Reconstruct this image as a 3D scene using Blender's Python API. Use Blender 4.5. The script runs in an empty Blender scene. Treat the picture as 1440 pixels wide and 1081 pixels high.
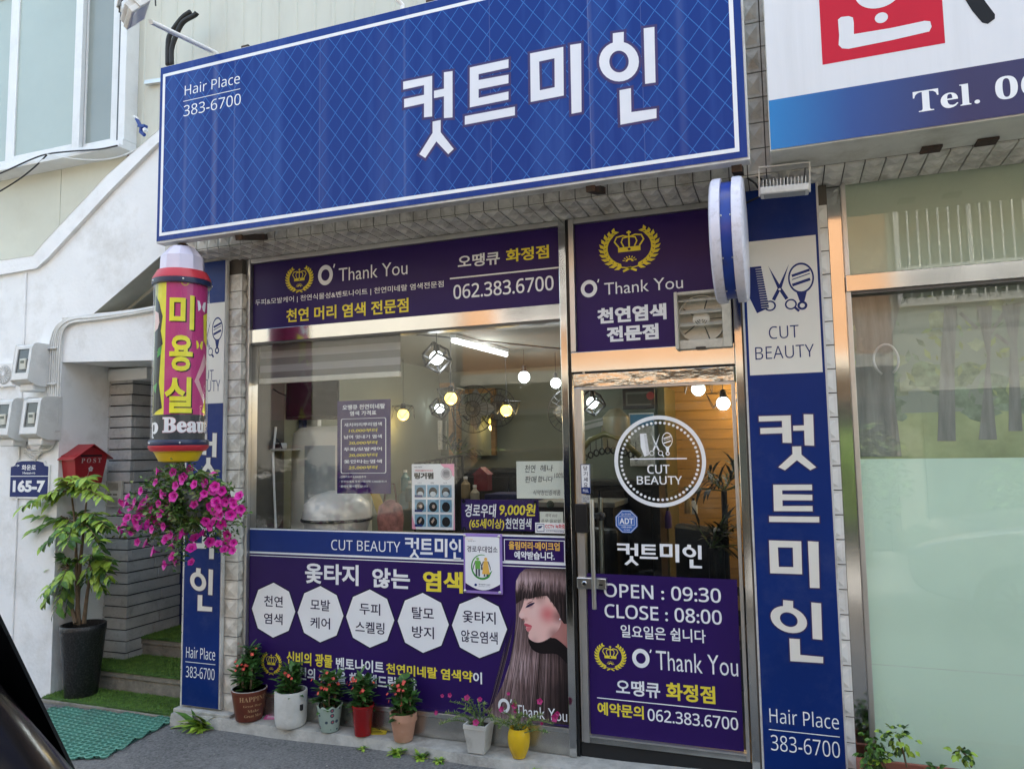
import bpy, bmesh, math, random
import numpy as np
from mathutils import Vector, Matrix
from mathutils.geometry import tessellate_polygon, delaunay_2d_cdt

sc = bpy.context.scene
COL = sc.collection
random.seed(7)
R = math.radians
# ------------------------------------------------------------------ camera
yaw, pit, rol, FPX = R(20.2), R(4.88), R(-0.95), 1050.0
fw = Vector((-math.sin(yaw)*math.cos(pit), math.cos(yaw)*math.cos(pit), math.sin(pit)))
r0 = Vector((math.cos(yaw), math.sin(yaw), 0)); u0 = r0.cross(fw)
rt = r0*math.cos(rol) + u0*math.sin(rol); up = -r0*math.sin(rol) + u0*math.cos(rol)
CAM = Vector((0, -4, 1.7))
cam = bpy.data.cameras.new('camera'); cam.sensor_width = 36; cam.lens = FPX/1440*36
cam.clip_start = .05; cam.clip_end = 500
co = bpy.data.objects.new('camera', cam); COL.objects.link(co)
co.matrix_world = Matrix.Translation(CAM) @ Matrix((rt, up, -fw)).transposed().to_4x4()
sc.camera = co
# ------------------------------------------------------------------ world, sun, exposure
SUN_EL, SUN_AZ = R(56), R(197)      # the sun stands behind the salon: its front is in open shade, the houses opposite are lit
w = bpy.data.worlds.new('World'); sc.world = w; w.use_nodes = True
nt = w.node_tree; bg = nt.nodes['Background']
sky = nt.nodes.new('ShaderNodeTexSky'); sky.sky_type = 'NISHITA'; sky.sun_disc = False
sky.sun_elevation = SUN_EL; sky.air_density = 1.0; sky.dust_density = 5.0; sky.ozone_density = 0.0
sd = Vector((math.sin(-SUN_AZ)*math.cos(SUN_EL), -math.cos(SUN_AZ)*math.cos(SUN_EL), math.sin(SUN_EL)))
sky.sun_rotation = math.atan2(sd.x, sd.y)
hz = nt.nodes.new('ShaderNodeMix'); hz.data_type = 'RGBA'; hz.blend_type = 'MULTIPLY'; hz.inputs[0].default_value = 1; hz.inputs[7].default_value = (1.05, 1.05, .93, 1)   # milky summer haze
nt.links.new(sky.outputs[0], hz.inputs[6]); nt.links.new(hz.outputs[2], bg.inputs[0]); bg.inputs[1].default_value = 0.15
sl = bpy.data.lights.new('sun', 'SUN'); sl.energy = 2.0; sl.angle = R(.6); sl.color = (1, .985, .96)
so = bpy.data.objects.new('sun', sl); COL.objects.link(so)
so.rotation_euler = (-sd).to_track_quat('-Z', 'Y').to_euler(); so.location = (3, 10, 16)
vs = sc.view_settings; vs.view_transform = 'Standard'; vs.look = 'None'; vs.gamma = 1; vs.exposure = 2.45

# ------------------------------------------------------------------ geometry helpers
def at(px, py, y=0.0):          # point on the plane y seen at a photo pixel
    d = fw*FPX + rt*(px-720) + up*(540.5-py)
    return CAM + d*((y-CAM.y)/d.y)
def atz(px, py, z=0.0):         # point on the height z seen at a photo pixel
    d = fw*FPX + rt*(px-720) + up*(540.5-py)
    return CAM + d*((z-CAM.z)/d.z)
def road_z(x): return -0.022 + .010*(max(-14, min(14, x))+5)

def tag(o, label=None, cat=None, group=None, kind=None):
    if label: o['label'] = label
    if cat: o['category'] = cat
    if group: o['group'] = group
    if kind: o['kind'] = kind
    return o
def thing(name, label, cat, loc=(0, 0, 0), rz=0, group=None):
    o = bpy.data.objects.new(name, None); COL.objects.link(o); o.empty_display_size = .1
    o.location = loc; o.rotation_euler = (0, 0, rz)
    return tag(o, label, cat, group)

class MB:
    def __init__(s): s.v = []; s.f = []; s.m = []; s.cur = 0; s.T = None
    def _a(s, p):
        p = Vector(p)
        if s.T: p = s.T @ p
        s.v.append(p); return len(s.v)-1
    def face(s, pts):
        s.f.append([s._a(p) for p in pts]); s.m.append(s.cur); return s
    def idx(s, ids): s.f.append(ids); s.m.append(s.cur)
    def box(s, x0, x1, y0, y1, z0, z1):
        if x0 > x1: x0, x1 = x1, x0
        if y0 > y1: y0, y1 = y1, y0
        if z0 > z1: z0, z1 = z1, z0
        i = [s._a(p) for p in ((x0,y0,z0),(x1,y0,z0),(x1,y1,z0),(x0,y1,z0),(x0,y0,z1),(x1,y0,z1),(x1,y1,z1),(x0,y1,z1))]
        for q in ((0,3,2,1),(4,5,6,7),(0,1,5,4),(1,2,6,5),(2,3,7,6),(3,0,4,7)): s.idx([i[k] for k in q])
        return s
    def bar(s, a, b, w, h, upv=(0, 0, 1)):
        a, b = Vector(a), Vector(b); d = (b-a).normalized(); u = Vector(upv)
        if abs(d.dot(u)) > .98: u = Vector((0, 1, 0))
        x = d.cross(u).normalized(); u = x.cross(d)
        i = [s._a(p + x*sx*w/2 + u*su*h/2) for p in (a, b) for sx, su in ((-1,-1),(1,-1),(1,1),(-1,1))]
        for q in ((0,3,2,1),(4,5,6,7),(0,1,5,4),(1,2,6,5),(2,3,7,6),(3,0,4,7)): s.idx([i[k] for k in q])
        return s
    def tube(s, pts, r, n=8, cap=True):
        pts = [Vector(p) for p in pts]; rs = r if isinstance(r, (list, tuple)) else [r]*len(pts)
        prev = None; rings = []; ref = None
        for k, p in enumerate(pts):
            d = (pts[min(k+1, len(pts)-1)] - pts[max(k-1, 0)])
            d = d.normalized() if d.length > 1e-9 else Vector((0, 0, 1))
            if ref is None: ref = Vector((0, 0, 1)) if abs(d.z) < .9 else Vector((0, 1, 0))
            x = d.cross(ref)
            if x.length < 1e-4: ref = Vector((1, .2, .1)); x = d.cross(ref)
            x.normalize(); y = x.cross(d); ref = y
            rings.append([s._a(p + (x*math.cos(t) + y*math.sin(t))*rs[k]) for t in [2*math.pi*j/n for j in range(n)]])
        for a, b in zip(rings, rings[1:]):
            for j in range(n): s.idx([a[j], a[(j+1) % n], b[(j+1) % n], b[j]])
        if cap: s.idx(rings[0][::-1]); s.idx(rings[-1])
        return s
    def lathe(s, prof, c=(0, 0, 0), n=32, ax='z', cap=True, sx=1, sy=1):
        c = Vector(c); rings = []
        for r, h in prof:
            ring = []
            for j in range(n):
                t = 2*math.pi*(j+.5)/n; a, b = r*math.cos(t)*sx, r*math.sin(t)*sy
                p = {'z': (a, b, h), 'y': (a, h, b), 'x': (h, a, b)}[ax]
                ring.append(s._a(c + Vector(p)))
            rings.append(ring)
        for a, b in zip(rings, rings[1:]):
            for j in range(n):
                q = [a[j], a[(j+1) % n], b[(j+1) % n], b[j]]
                s.idx(q if ax != 'y' else q[::-1])
        if cap: s.idx(rings[0][::-1] if ax != 'y' else rings[0]); s.idx(rings[-1] if ax != 'y' else rings[-1][::-1])
        return s
    def prism(s, poly, y0, y1):          # polygon in x,z extruded along y
        n = len(poly); a = [s._a((p[0], y0, p[1])) for p in poly]; b = [s._a((p[0], y1, p[1])) for p in poly]
        for t in tessellate_polygon([[Vector((p[0], p[1], 0)) for p in poly]]):
            s.idx([a[k] for k in t]); s.idx([b[k] for k in t][::-1])
        for k in range(n): s.idx([a[k], a[(k+1) % n], b[(k+1) % n], b[k]])
        return s
    def ball(s, c, r, n=16, m=10, sz=1):
        return s.lathe([(max(1e-4, r*math.sin(math.pi*k/m)), -r*sz*math.cos(math.pi*k/m)) for k in range(m+1)], c, n, cap=False)
    def leaf(s, b, d, upv, L, W, fold=.25, droop=.2, cu=None):
        b = Vector(b); d = Vector(d).normalized(); u = Vector(upv); x = d.cross(u)
        if x.length < 1e-3: x = d.cross(Vector((1, 0, .3)))
        x.normalize(); u = x.cross(d)
        P = [b, b + d*L*.35 - u*droop*L*.05, b + d*L*.7 - u*droop*L*.3, b + d*L - u*droop*L*.7]
        w1, w2 = W*.5, W*.38
        c = [s._a(p) for p in P]
        l1 = s._a(P[1] - x*w1 + u*w1*fold); r1 = s._a(P[1] + x*w1 + u*w1*fold)
        l2 = s._a(P[2] - x*w2 + u*w2*fold); r2 = s._a(P[2] + x*w2 + u*w2*fold)
        for q in ([c[0], c[1], l1], [c[0], r1, c[1]], [c[1], c[2], l2, l1], [c[1], r1, r2, c[2]], [c[2], c[3], l2], [c[2], r2, c[3]]): s.idx(q)
        return s
    def build(s, name, mats, parent=None, local=False, bevel=0, smooth=False, auto=None, weld=False):
        me = bpy.data.meshes.new(name)
        off = Vector((0, 0, 0))
        if parent is None and s.v:
            xs = [p.x for p in s.v]; ys = [p.y for p in s.v]; zs = [p.z for p in s.v]
            off = Vector(((min(xs)+max(xs))/2, (min(ys)+max(ys))/2, min(zs)))
        me.from_pydata([tuple(p-off) for p in s.v], [], s.f)
        if not isinstance(mats, (list, tuple)): mats = [mats]
        for m in mats: me.materials.append(m)
        me.polygons.foreach_set('material_index', s.m)
        if weld:
            bm = bmesh.new(); bm.from_mesh(me); bmesh.ops.remove_doubles(bm, verts=bm.verts, dist=1e-5); bm.to_mesh(me); bm.free()
        if smooth: me.polygons.foreach_set('use_smooth', [True]*len(me.polygons))
        me.update()
        o = bpy.data.objects.new(name, me); COL.objects.link(o); o.location = off
        if auto is not None:
            me.polygons.foreach_set('use_smooth', [True]*len(me.polygons)); me.set_sharp_from_angle(angle=R(auto))
        if bevel:
            b = o.modifiers.new('bevel', 'BEVEL'); b.width = bevel; b.segments = 2; b.limit_method = 'ANGLE'; b.angle_limit = R(40)
            b.harden_normals = False
        if parent:
            o.parent = parent
            if not local:
                o.matrix_parent_inverse = (Matrix.Translation(parent.location) @ parent.rotation_euler.to_matrix().to_4x4()).inverted() if parent.type == 'EMPTY' else parent_inv(parent)
        return o
def parent_inv(p):
    M = Matrix.Translation(p.location)
    if p.parent: M = (Matrix.Translation(p.parent.location) @ p.parent.rotation_euler.to_matrix().to_4x4()) @ p.matrix_parent_inverse @ M
    return M.inverted()
def copy_tree(o, parent=None):
    c = o.copy(); COL.objects.link(c)
    if parent: c.parent = parent
    for ch in list(o.children): copy_tree(ch, c)
    return c
def kids_mesh(name, me, parent, M):     # another instance of a small part (shared mesh)
    o = bpy.data.objects.new(name, me); COL.objects.link(o); o.parent = parent
    o.matrix_parent_inverse = Matrix.Translation(parent.location).inverted()
    o.matrix_basis = M; return o

# ------------------------------------------------------------------ materials
def lin(c): return tuple((x/12.92 if x <= .04045 else ((x+.055)/1.055)**2.4) for x in c)
def hx(h): return lin(tuple(int(h[i:i+2], 16)/255 for i in (0, 2, 4)))
_mats = {}
def M(name, col, rough=.5, metal=0, var=.12, scale=6, bump=0, bscale=60, coat=0, emit=0, ecol=None, stretch=None, spec=None, ior=None, detail=6, dirt=None, dscale=2.5, damt=.5):
    if name in _mats: return _mats[name]
    m = bpy.data.materials.new(name); m.use_nodes = True; n = m.node_tree; b = n.nodes['Principled BSDF']
    if isinstance(col, str): col = hx(col)
    b.inputs['Roughness'].default_value = rough
    if spec is None and (name.endswith('_ink') or 'vinyl' in name or 'print' in name or 'sign' in name or name.startswith('band')): spec = .22
    b.inputs['Metallic'].default_value = metal
    b.inputs['Coat Weight'].default_value = coat; b.inputs['Coat Roughness'].default_value = .04
    if spec is not None: b.inputs['Specular IOR Level'].default_value = spec
    if ior: b.inputs['IOR'].default_value = ior
    tc = n.nodes.new('ShaderNodeTexCoord'); mp = n.nodes.new('ShaderNodeMapping'); n.links.new(tc.outputs['Object'], mp.inputs[0])
    if stretch: mp.inputs['Scale'].default_value = stretch
    nz = n.nodes.new('ShaderNodeTexNoise'); nz.inputs['Scale'].default_value = scale; nz.inputs['Detail'].default_value = detail
    nz.inputs['Roughness'].default_value = .6
    n.links.new(mp.outputs[0], nz.inputs['Vector'])
    rp = n.nodes.new('ShaderNodeValToRGB'); n.links.new(nz.outputs['Fac'], rp.inputs[0])
    rp.color_ramp.elements[0].position = .3; rp.color_ramp.elements[1].position = .7
    rp.color_ramp.elements[0].color = tuple(max(0, c*(1-var)) for c in col)+(1,)
    rp.color_ramp.elements[1].color = tuple(min(1, c*(1+var)) for c in col)+(1,)
    out = rp.outputs[0]
    if dirt:
        n2 = n.nodes.new('ShaderNodeTexNoise'); n2.inputs['Scale'].default_value = dscale; n2.inputs['Detail'].default_value = 9; n2.inputs['Roughness'].default_value = .7
        n.links.new(mp.outputs[0], n2.inputs['Vector'])
        r2 = n.nodes.new('ShaderNodeValToRGB'); r2.color_ramp.elements[0].position = .5; r2.color_ramp.elements[1].position = .72
        r2.color_ramp.elements[1].color = (damt,)*3+(1,); r2.color_ramp.elements[0].color = (0, 0, 0, 1)
        n.links.new(n2.outputs['Fac'], r2.inputs[0])
        mx = n.nodes.new('ShaderNodeMix'); mx.data_type = 'RGBA'; n.links.new(r2.outputs[0], mx.inputs[0]); n.links.new(out, mx.inputs[6])
        mx.inputs[7].default_value = tuple(hx(dirt) if isinstance(dirt, str) else dirt)+(1,); out = mx.outputs[2]
    n.links.new(out, b.inputs['Base Color'])
    if emit:
        b.inputs['Emission Color'].default_value = tuple(ecol or col)+(1,); b.inputs['Emission Strength'].default_value = emit
    if bump:
        n3 = n.nodes.new('ShaderNodeTexNoise'); n3.inputs['Scale'].default_value = bscale; n3.inputs['Detail'].default_value = 5
        n.links.new(mp.outputs[0], n3.inputs['Vector'])
        bp = n.nodes.new('ShaderNodeBump'); bp.inputs['Strength'].default_value = bump; bp.inputs['Distance'].default_value = .01
        n.links.new(n3.outputs['Fac'], bp.inputs['Height']); n.links.new(bp.outputs[0], b.inputs['Normal'])
    _mats[name] = m; return m
def glass(name, tint=(.92, .95, .93), refl=1.0, ior=1.55):
    m = bpy.data.materials.new(name); m.use_nodes = True; n = m.node_tree
    for x in list(n.nodes):
        if x.type != 'OUTPUT_MATERIAL': n.nodes.remove(x)
    out = n.nodes['Material Output']; t = n.nodes.new('ShaderNodeBsdfTransparent'); t.inputs[0].default_value = tint+(1,)
    g = n.nodes.new('ShaderNodeBsdfGlossy'); g.inputs['Roughness'].default_value = .0; g.inputs[0].default_value = (1, 1, 1, 1)
    lw = n.nodes.new('ShaderNodeLayerWeight'); lw.inputs[0].default_value = .5     # Schlick, the same from both sides of the pane
    p5 = n.nodes.new('ShaderNodeMath'); p5.operation = 'POWER'; p5.inputs[1].default_value = 5; n.links.new(lw.outputs['Facing'], p5.inputs[0])
    R0 = ((ior-1)/(ior+1))**2*refl
    ml = n.nodes.new('ShaderNodeMath'); ml.operation = 'MULTIPLY_ADD'; ml.inputs[1].default_value = 1-R0; ml.inputs[2].default_value = R0; n.links.new(p5.outputs[0], ml.inputs[0]); ml.use_clamp = True
    # faint film of dust on the pane
    tc = n.nodes.new('ShaderNodeTexCoord'); nz = n.nodes.new('ShaderNodeTexNoise'); nz.inputs['Scale'].default_value = 3; nz.inputs['Detail'].default_value = 8
    n.links.new(tc.outputs['Object'], nz.inputs['Vector'])
    rp = n.nodes.new('ShaderNodeValToRGB'); rp.color_ramp.elements[0].position = .45; rp.color_ramp.elements[1].position = .8
    rp.color_ramp.elements[0].color = (.002,)*3+(1,); rp.color_ramp.elements[1].color = (.022,)*3+(1,); n.links.new(nz.outputs['Fac'], rp.inputs[0])
    df = n.nodes.new('ShaderNodeBsdfDiffuse'); df.inputs[0].default_value = (.6, .6, .57, 1)
    m1 = n.nodes.new('ShaderNodeMixShader'); n.links.new(rp.outputs[0], m1.inputs[0]); n.links.new(t.outputs[0], m1.inputs[1]); n.links.new(df.outputs[0], m1.inputs[2])
    m2 = n.nodes.new('ShaderNodeMixShader'); n.links.new(ml.outputs[0], m2.inputs[0]); n.links.new(m1.outputs[0], m2.inputs[1]); n.links.new(g.outputs[0], m2.inputs[2])
    n.links.new(m2.outputs[0], out.inputs[0]); return m
def node_mat(name, rough=.5):
    m = bpy.data.materials.new(name); m.use_nodes = True; b = m.node_tree.nodes['Principled BSDF']; b.inputs['Roughness'].default_value = rough
    return m, m.node_tree, b

PLASTER = M('white_plaster', (.85, .855, .85), .85, var=.04, scale=3, bump=.28, bscale=38, dirt=(.50, .48, .43), dscale=2.3, damt=.55)
CREAM = M('cream_steel', (.57, .56, .475), .5, var=.05, scale=2, dirt=(.42, .38, .29), dscale=3, damt=.4, stretch=(1, 1, .3))
TILE = M('glazed_cream_tile', (.64, .61, .545), .35, var=.2, scale=9, dirt=(.2, .16, .11), dscale=6.5, damt=.75, bump=.15, bscale=20)
GROUT = M('dark_grout', (.10, .085, .07), .9)
STEEL = M('stainless_steel', (.60, .60, .59), .10, 1, var=.05, scale=3, bump=.03, bscale=4)
STEEL2 = M('brushed_steel', (.62, .62, .60), .28, 1, var=.08, scale=30, stretch=(1, 1, .05))
WAVY = M('dented_steel', (.60, .60, .59), .05, 1, var=.05, scale=3, bump=.5, bscale=3.2, stretch=(1, 1, 3))
ALU = M('aluminium', (.60, .59, .57), .38, .9, var=.06, scale=5, dirt=(.3, .29, .27), damt=.4)
DALU = M('dark_aluminium', (.08, .078, .075), .35, .3)
BLACK = M('black_plastic', (.012, .012, .013), .35)
RUBBER = M('black_rubber', (.02, .02, .02), .7)
WHITEP = M('white_plastic', (.78, .78, .77), .4, var=.04, dirt=(.4, .38, .34), dscale=6, damt=.3)
WHITEI = M('white_ink', (.83, .84, .86), .45, var=.02)
CREAMI = M('cream_ink', (.74, .71, .64), .45, var=.04, scale=3)
YELI = M('yellow_ink', (.80, .66, .06), .45, var=.03)
ORGI = M('orange_ink', (.80, .47, .10), .5, var=.02)
DARKI = M('dark_ink', (.018, .012, .05), .5, var=.02)
NAVYI = M('navy_ink', (.010, .022, .13), .45, var=.03)
PURP = M('purple_vinyl', (.026, .0085, .096), .38, var=.10, scale=2.2)
PURP2 = M('violet_outline', (.022, .014, .09), .4, var=.02)
BLUEV = M('blue_vinyl', (.002, .022, .150), .35, var=.10, scale=2.2, dirt=(.05, .07, .18), dscale=5, damt=.35)
REDI = M('red_ink', (.56, .012, .035), .45, var=.03)
BLACKI = M('black_ink', (.012, .012, .014), .45)
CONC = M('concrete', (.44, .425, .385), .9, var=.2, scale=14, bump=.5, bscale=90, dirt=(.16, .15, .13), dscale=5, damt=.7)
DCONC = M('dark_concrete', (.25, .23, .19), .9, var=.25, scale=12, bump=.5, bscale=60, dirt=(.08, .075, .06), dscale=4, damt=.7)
WOOD = M('wood', (.30, .17, .07), .5, var=.3, scale=5, stretch=(1, 1, 8))
RUST = M('rusty_iron', (.045, .03, .022), .85, var=.4, scale=20, dirt=(.16, .06, .025), dscale=9, damt=.8)
GLASS = glass('window_glass', (.985, .99, .985), .8, 1.52)
DGLASS = glass('door_glass', (.80, .82, .81), .75, 1.52)

# ------------------------------------------------------------------ writing: outline -> thickened outline -> filled faces
_loops = {}
def text_loops(s):
    if s in _loops: return _loops[s]
    c = bpy.data.curves.new('t', 'FONT'); c.body = s; c.fill_mode = 'NONE'; c.resolution_u = 3
    o = bpy.data.objects.new('t', c); COL.objects.link(o)
    dg = bpy.context.evaluated_depsgraph_get(); me = bpy.data.meshes.new_from_object(o.evaluated_get(dg))
    n = len(me.vertices); nb = [[] for _ in range(n)]
    for e in me.edges: a, b = e.vertices; nb[a].append(b); nb[b].append(a)
    seen = [False]*n; out = []
    for i in range(n):
        if seen[i] or len(nb[i]) != 2: continue
        lp = [i]; seen[i] = True; cur = i
        while True:
            nx = [k for k in nb[cur] if not seen[k]]
            if not nx: break
            cur = nx[0]; seen[cur] = True; lp.append(cur)
        pts = [(me.vertices[k].co.x, me.vertices[k].co.y) for k in lp]
        q = []
        for p in pts:
            if not q or math.hypot(p[0]-q[-1][0], p[1]-q[-1][1]) > 1e-4: q.append(p)
        if len(q) > 2: out.append(q)
    bpy.data.objects.remove(o); bpy.data.curves.remove(c); bpy.data.meshes.remove(me)
    _loops[s] = out; return out
def area(p): return sum(p[k-1][0]*p[k][1]-p[k][0]*p[k-1][1] for k in range(len(p)))/2
def inside(pt, poly):
    x, y = pt; r = False
    for k in range(len(poly)):
        (x0, y0), (x1, y1) = poly[k-1], poly[k]
        if (y0 > y) != (y1 > y) and x < (x1-x0)*(y-y0)/(y1-y0)+x0: r = not r
    return r
def orient(loops):
    res = []
    for i, l in enumerate(loops):
        dep = sum(inside(l[0], m) for j, m in enumerate(loops) if j != i)
        if (area(l) > 0) != (dep % 2 == 0): l = l[::-1]
        res.append(l)
    return res
def grow(l, d):                  # outward for counter-clockwise loops
    n = len(l); out = []
    for k in range(n):
        (ax, ay), (bx, by), (cx, cy) = l[k-1], l[k], l[(k+1) % n]
        e1 = Vector((bx-ax, by-ay)); e2 = Vector((cx-bx, cy-by))
        if e1.length < 1e-9 or e2.length < 1e-9: out.append((bx, by)); continue
        e1.normalize(); e2.normalize(); n1 = Vector((e1.y, -e1.x)); n2 = Vector((e2.y, -e2.x)); m = n1+n2
        if m.length < .3: out.append((bx+n1.x*d, by+n1.y*d)); continue
        m.normalize(); f = d/max(.45, m.dot(n1)); out.append((bx+m.x*f, by+m.y*f))
    return out
def fill(loops, grid=None):      # nonzero fill of oriented loops -> verts, tris
    vs_, es = [], []
    for l in loops:
        b = len(vs_); vs_ += [Vector(p) for p in l]; es += [(b+k, b+(k+1) % len(l)) for k in range(len(l))]
    if grid:
        xs = [p.x for p in vs_]; ys = [p.y for p in vs_]
        x = math.floor(min(xs)/grid)*grid
        while x < max(xs)+grid:
            b = len(vs_); vs_ += [Vector((x, min(ys)-.01)), Vector((x, max(ys)+.01))]; es.append((b, b+1)); x += grid
    ov, _, of, *_r = delaunay_2d_cdt(vs_, es, [], 0, 1e-7)
    if not of: return [], []
    V = np.array([tuple(v) for v in ov]); tris = [list(f) for f in of]
    cen = np.array([V[f].mean(0) for f in tris]); wn = np.zeros(len(cen), int)
    for l in loops:
        p = np.array(l); q = np.roll(p, -1, 0)
        for (x0, y0), (x1, y1) in zip(p, q):
            if y0 == y1: continue
            cr = (x1-x0)*(cen[:, 1]-y0) - (cen[:, 0]-x0)*(y1-y0)
            wn += ((y0 <= cen[:, 1]) & (y1 > cen[:, 1]) & (cr > 0)).astype(int)
            wn -= ((y0 > cen[:, 1]) & (y1 <= cen[:, 1]) & (cr < 0)).astype(int)
    return V, [t for t, k in zip(tris, wn) if k > 0]

def sans(t, bold=False):      # plain grotesque letters
    A_, a_, d_ = (0x1D5D4, 0x1D5EE, 0x1D7EC) if bold else (0x1D5A0, 0x1D5BA, 0x1D7E2)
    return ''.join(chr(A_+ord(c)-65) if 'A' <= c <= 'Z' else chr(a_+ord(c)-97) if 'a' <= c <= 'z' else chr(d_+ord(c)-48) if '0' <= c <= '9' else c for c in t)
def curvy(P, n=5, closed=True):
    out = []; N = len(P)
    for i in range(N):
        p0, p1, p2, p3 = [Vector(P[(i+k) % N]) for k in (-1, 0, 1, 2)]
        for k in range(n):
            t = k/n; out.append(tuple(.5*((2*p1)+(p2-p0)*t+(2*p0-5*p1+4*p2-p3)*t*t+(3*p1-p0-3*p2+p3)*t**3)))
    return out
class Print:                     # flat print on a sheet: coloured shapes stacked in thin layers
    STEP = .0006
    def __init__(s, y=0.0, fn=None, grid=None):
        s.mb = MB(); s.mats = []; s.y = y; s.fn = fn or (lambda a, b, h: (a, y-h, b)); s.grid = grid
    def mi(s, m):
        if m not in s.mats: s.mats.append(m)
        return s.mats.index(m)
    def loops(s, loops, mat, layer=1, raw=False):
        if not raw: loops = orient(loops)
        V, T = fill(loops, s.grid); s.mb.cur = s.mi(mat); h = layer*s.STEP
        ids = [s.mb._a(s.fn(v[0], v[1], h)) for v in V]
        for t in T: s.mb.idx([ids[k] for k in t])
    def uv(s, p): a = at(p[0], p[1], s.y); return (a.x, a.z)
    def poly(s, px, mat, layer=1, outline=None, ow=0): 
        l = [s.uv(p) for p in px]; s.wpoly(l, mat, layer)
    def wpoly(s, l, mat, layer=1): s.loops([list(l)], mat, layer)
    def rect(s, x0, x1, z0, z1, mat, layer=1): s.wpoly([(x0, z0), (x1, z0), (x1, z1), (x0, z1)], mat, layer)
    def frame(s, x0, x1, z0, z1, t, mat, layer=1):
        s.loops([[(x0, z0), (x1, z0), (x1, z1), (x0, z1)], [(x0+t, z0+t), (x1-t, z0+t), (x1-t, z1-t), (x0+t, z1-t)]], mat, layer)
    def line(s, a, b, t, mat, layer=1):      # photo pixels, thickness in metres; kept level
        (x0, z0), (x1, z1) = s.uv(a), s.uv(b); z = (z0+z1)/2
        s.rect(x0, x1, z-t/2, z+t/2, mat, layer)
    def seg(s, a, b, t, mat, layer=1):
        a, b = Vector(a), Vector(b); d = (b-a).normalized(); n = Vector((-d.y, d.x))*t/2
        s.wpoly([tuple(a+n), tuple(b+n), tuple(b-n), tuple(a-n)], mat, layer)
    def stroke(s, pts, t, mat, layer=1):
        L, Rr = [], []
        for k, p in enumerate(pts):
            d = (Vector(pts[min(k+1, len(pts)-1)])-Vector(pts[max(0, k-1)])).normalized(); n = Vector((-d.y, d.x))
            tt = (t[k] if isinstance(t, (list, tuple)) else t)/2
            L.append(tuple(Vector(p)+n*tt)); Rr.append(tuple(Vector(p)-n*tt))
        s.wpoly(L+Rr[::-1], mat, layer)
    def ell(s, c, rx, rz, mat, layer=1, hole=0, n=40, a0=0, a1=2*math.pi):
        full = a1-a0 > 6.28
        o = [(c[0]+rx*math.cos(a0+(a1-a0)*k/n), c[1]+rz*math.sin(a0+(a1-a0)*k/n)) for k in range(n+(0 if full else 1))]
        if hole:
            i = [(c[0]+(p[0]-c[0])*hole, c[1]+(p[1]-c[1])*hole) for p in o]
            if full: s.loops([o, i], mat, layer)
            else: s.wpoly(o+i[::-1], mat, layer)
        else: s.wpoly(o, mat, layer)
    def wtext(s, t, x0, z0, x1, z1, mat, bold=0.0, layer=1, out=None, outw=.04, shear=0):
        lp = orient(text_loops(t))
        if shear: lp = [[(p[0]+p[1]*shear, p[1]) for p in l] for l in lp]
        g = [grow(l, bold) for l in lp] if bold else lp
        xs = [p[0] for l in g for p in l]; ys = [p[1] for l in g for p in l]
        a, b, c, d = min(xs), max(xs), min(ys), max(ys); fx, fz = (x1-x0)/(b-a), (z1-z0)/(d-c)
        mp = lambda l: [(x0+(p[0]-a)*fx, z0+(p[1]-c)*fz) for p in l]
        if out: s.loops([mp(grow(l, bold+outw)) for l in lp], out, layer-.5, raw=True)
        s.loops([mp(l) for l in g], mat, layer, raw=True)
    def text(s, t, bl, tr, mat, bold=0.0, layer=1, **k):
        (x0, z0), (x1, z1) = s.uv(bl), s.uv(tr); s.wtext(t, x0, z0, x1, z1, mat, bold, layer, **k)
    def build(s, name, parent, local=False): return s.mb.build(name, s.mats, parent, local)

def circ(cx, cy, r, n=28, ry=None): return [(cx+r*math.cos(2*math.pi*k/n), cy+(ry or r)*math.sin(2*math.pi*k/n)) for k in range(n)]
# the shop's own four-letter lettering, y up, measured on the big sign
_sh = {
 '컷': [[(262,347),(384,322),(384,493),(350,497),(350,438),(266,456),(266,420),(350,402),(350,361),(262,380)],
       [(434,307),(470,302),(470,497),(434,500),(434,408),(392,416),(392,385),(434,376)],
       [(386,515),(420,508),(420,560),(475,630),(452,652),(402,598),(355,668),(330,652),(386,562)]],
 '트': [[(543,287),(706,252),(706,288),(580,315),(580,340),(706,317),(706,353),(580,378),(580,415),(706,388),(706,422),(543,455)],
       [(522,492),(733,452),(733,488),(522,528)]],
 '미': [[(797,228),(937,200),(939,405),(800,432)], [(835,262),(900,248),(901,370),(838,383)], [(966,192),(1012,185),(1014,474),(972,482)]],
 '인': [circ(1172,262,84), circ(1172,262,41,28,46), [(1146,143),(1192,137),(1192,190),(1146,195)], [(1276,122),(1321,116),(1326,350),(1282,356)],
       [(1174,383),(1222,374),(1224,475),(1330,460),(1330,500),(1178,528)]]}
SHOP = {}
for ch, L in _sh.items():        # back to the sign's own flat face
    W = [[(lambda a: (a.x, a.z))(at(480+x/3, y/3, -.6)) for x, y in l] for l in L]
    SHOP[ch] = W
def shop_char(pr, ch, x0, z0, x1, z1, mat, layer=2, out=None, ow=.006):
    L = SHOP[ch]; xs = [p[0] for l in L for p in l]; zs = [p[1] for l in L for p in l]
    a, b, c, d = min(xs), max(xs), min(zs), max(zs)
    Q = orient([[(x0+(p[0]-a)/(b-a)*(x1-x0), z0+(p[1]-c)/(d-c)*(z1-z0)) for p in l] for l in L])
    if out: pr.loops([grow(l, ow) for l in Q], out, layer-.5, raw=True)
    pr.loops(Q, mat, layer, raw=True)
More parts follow.
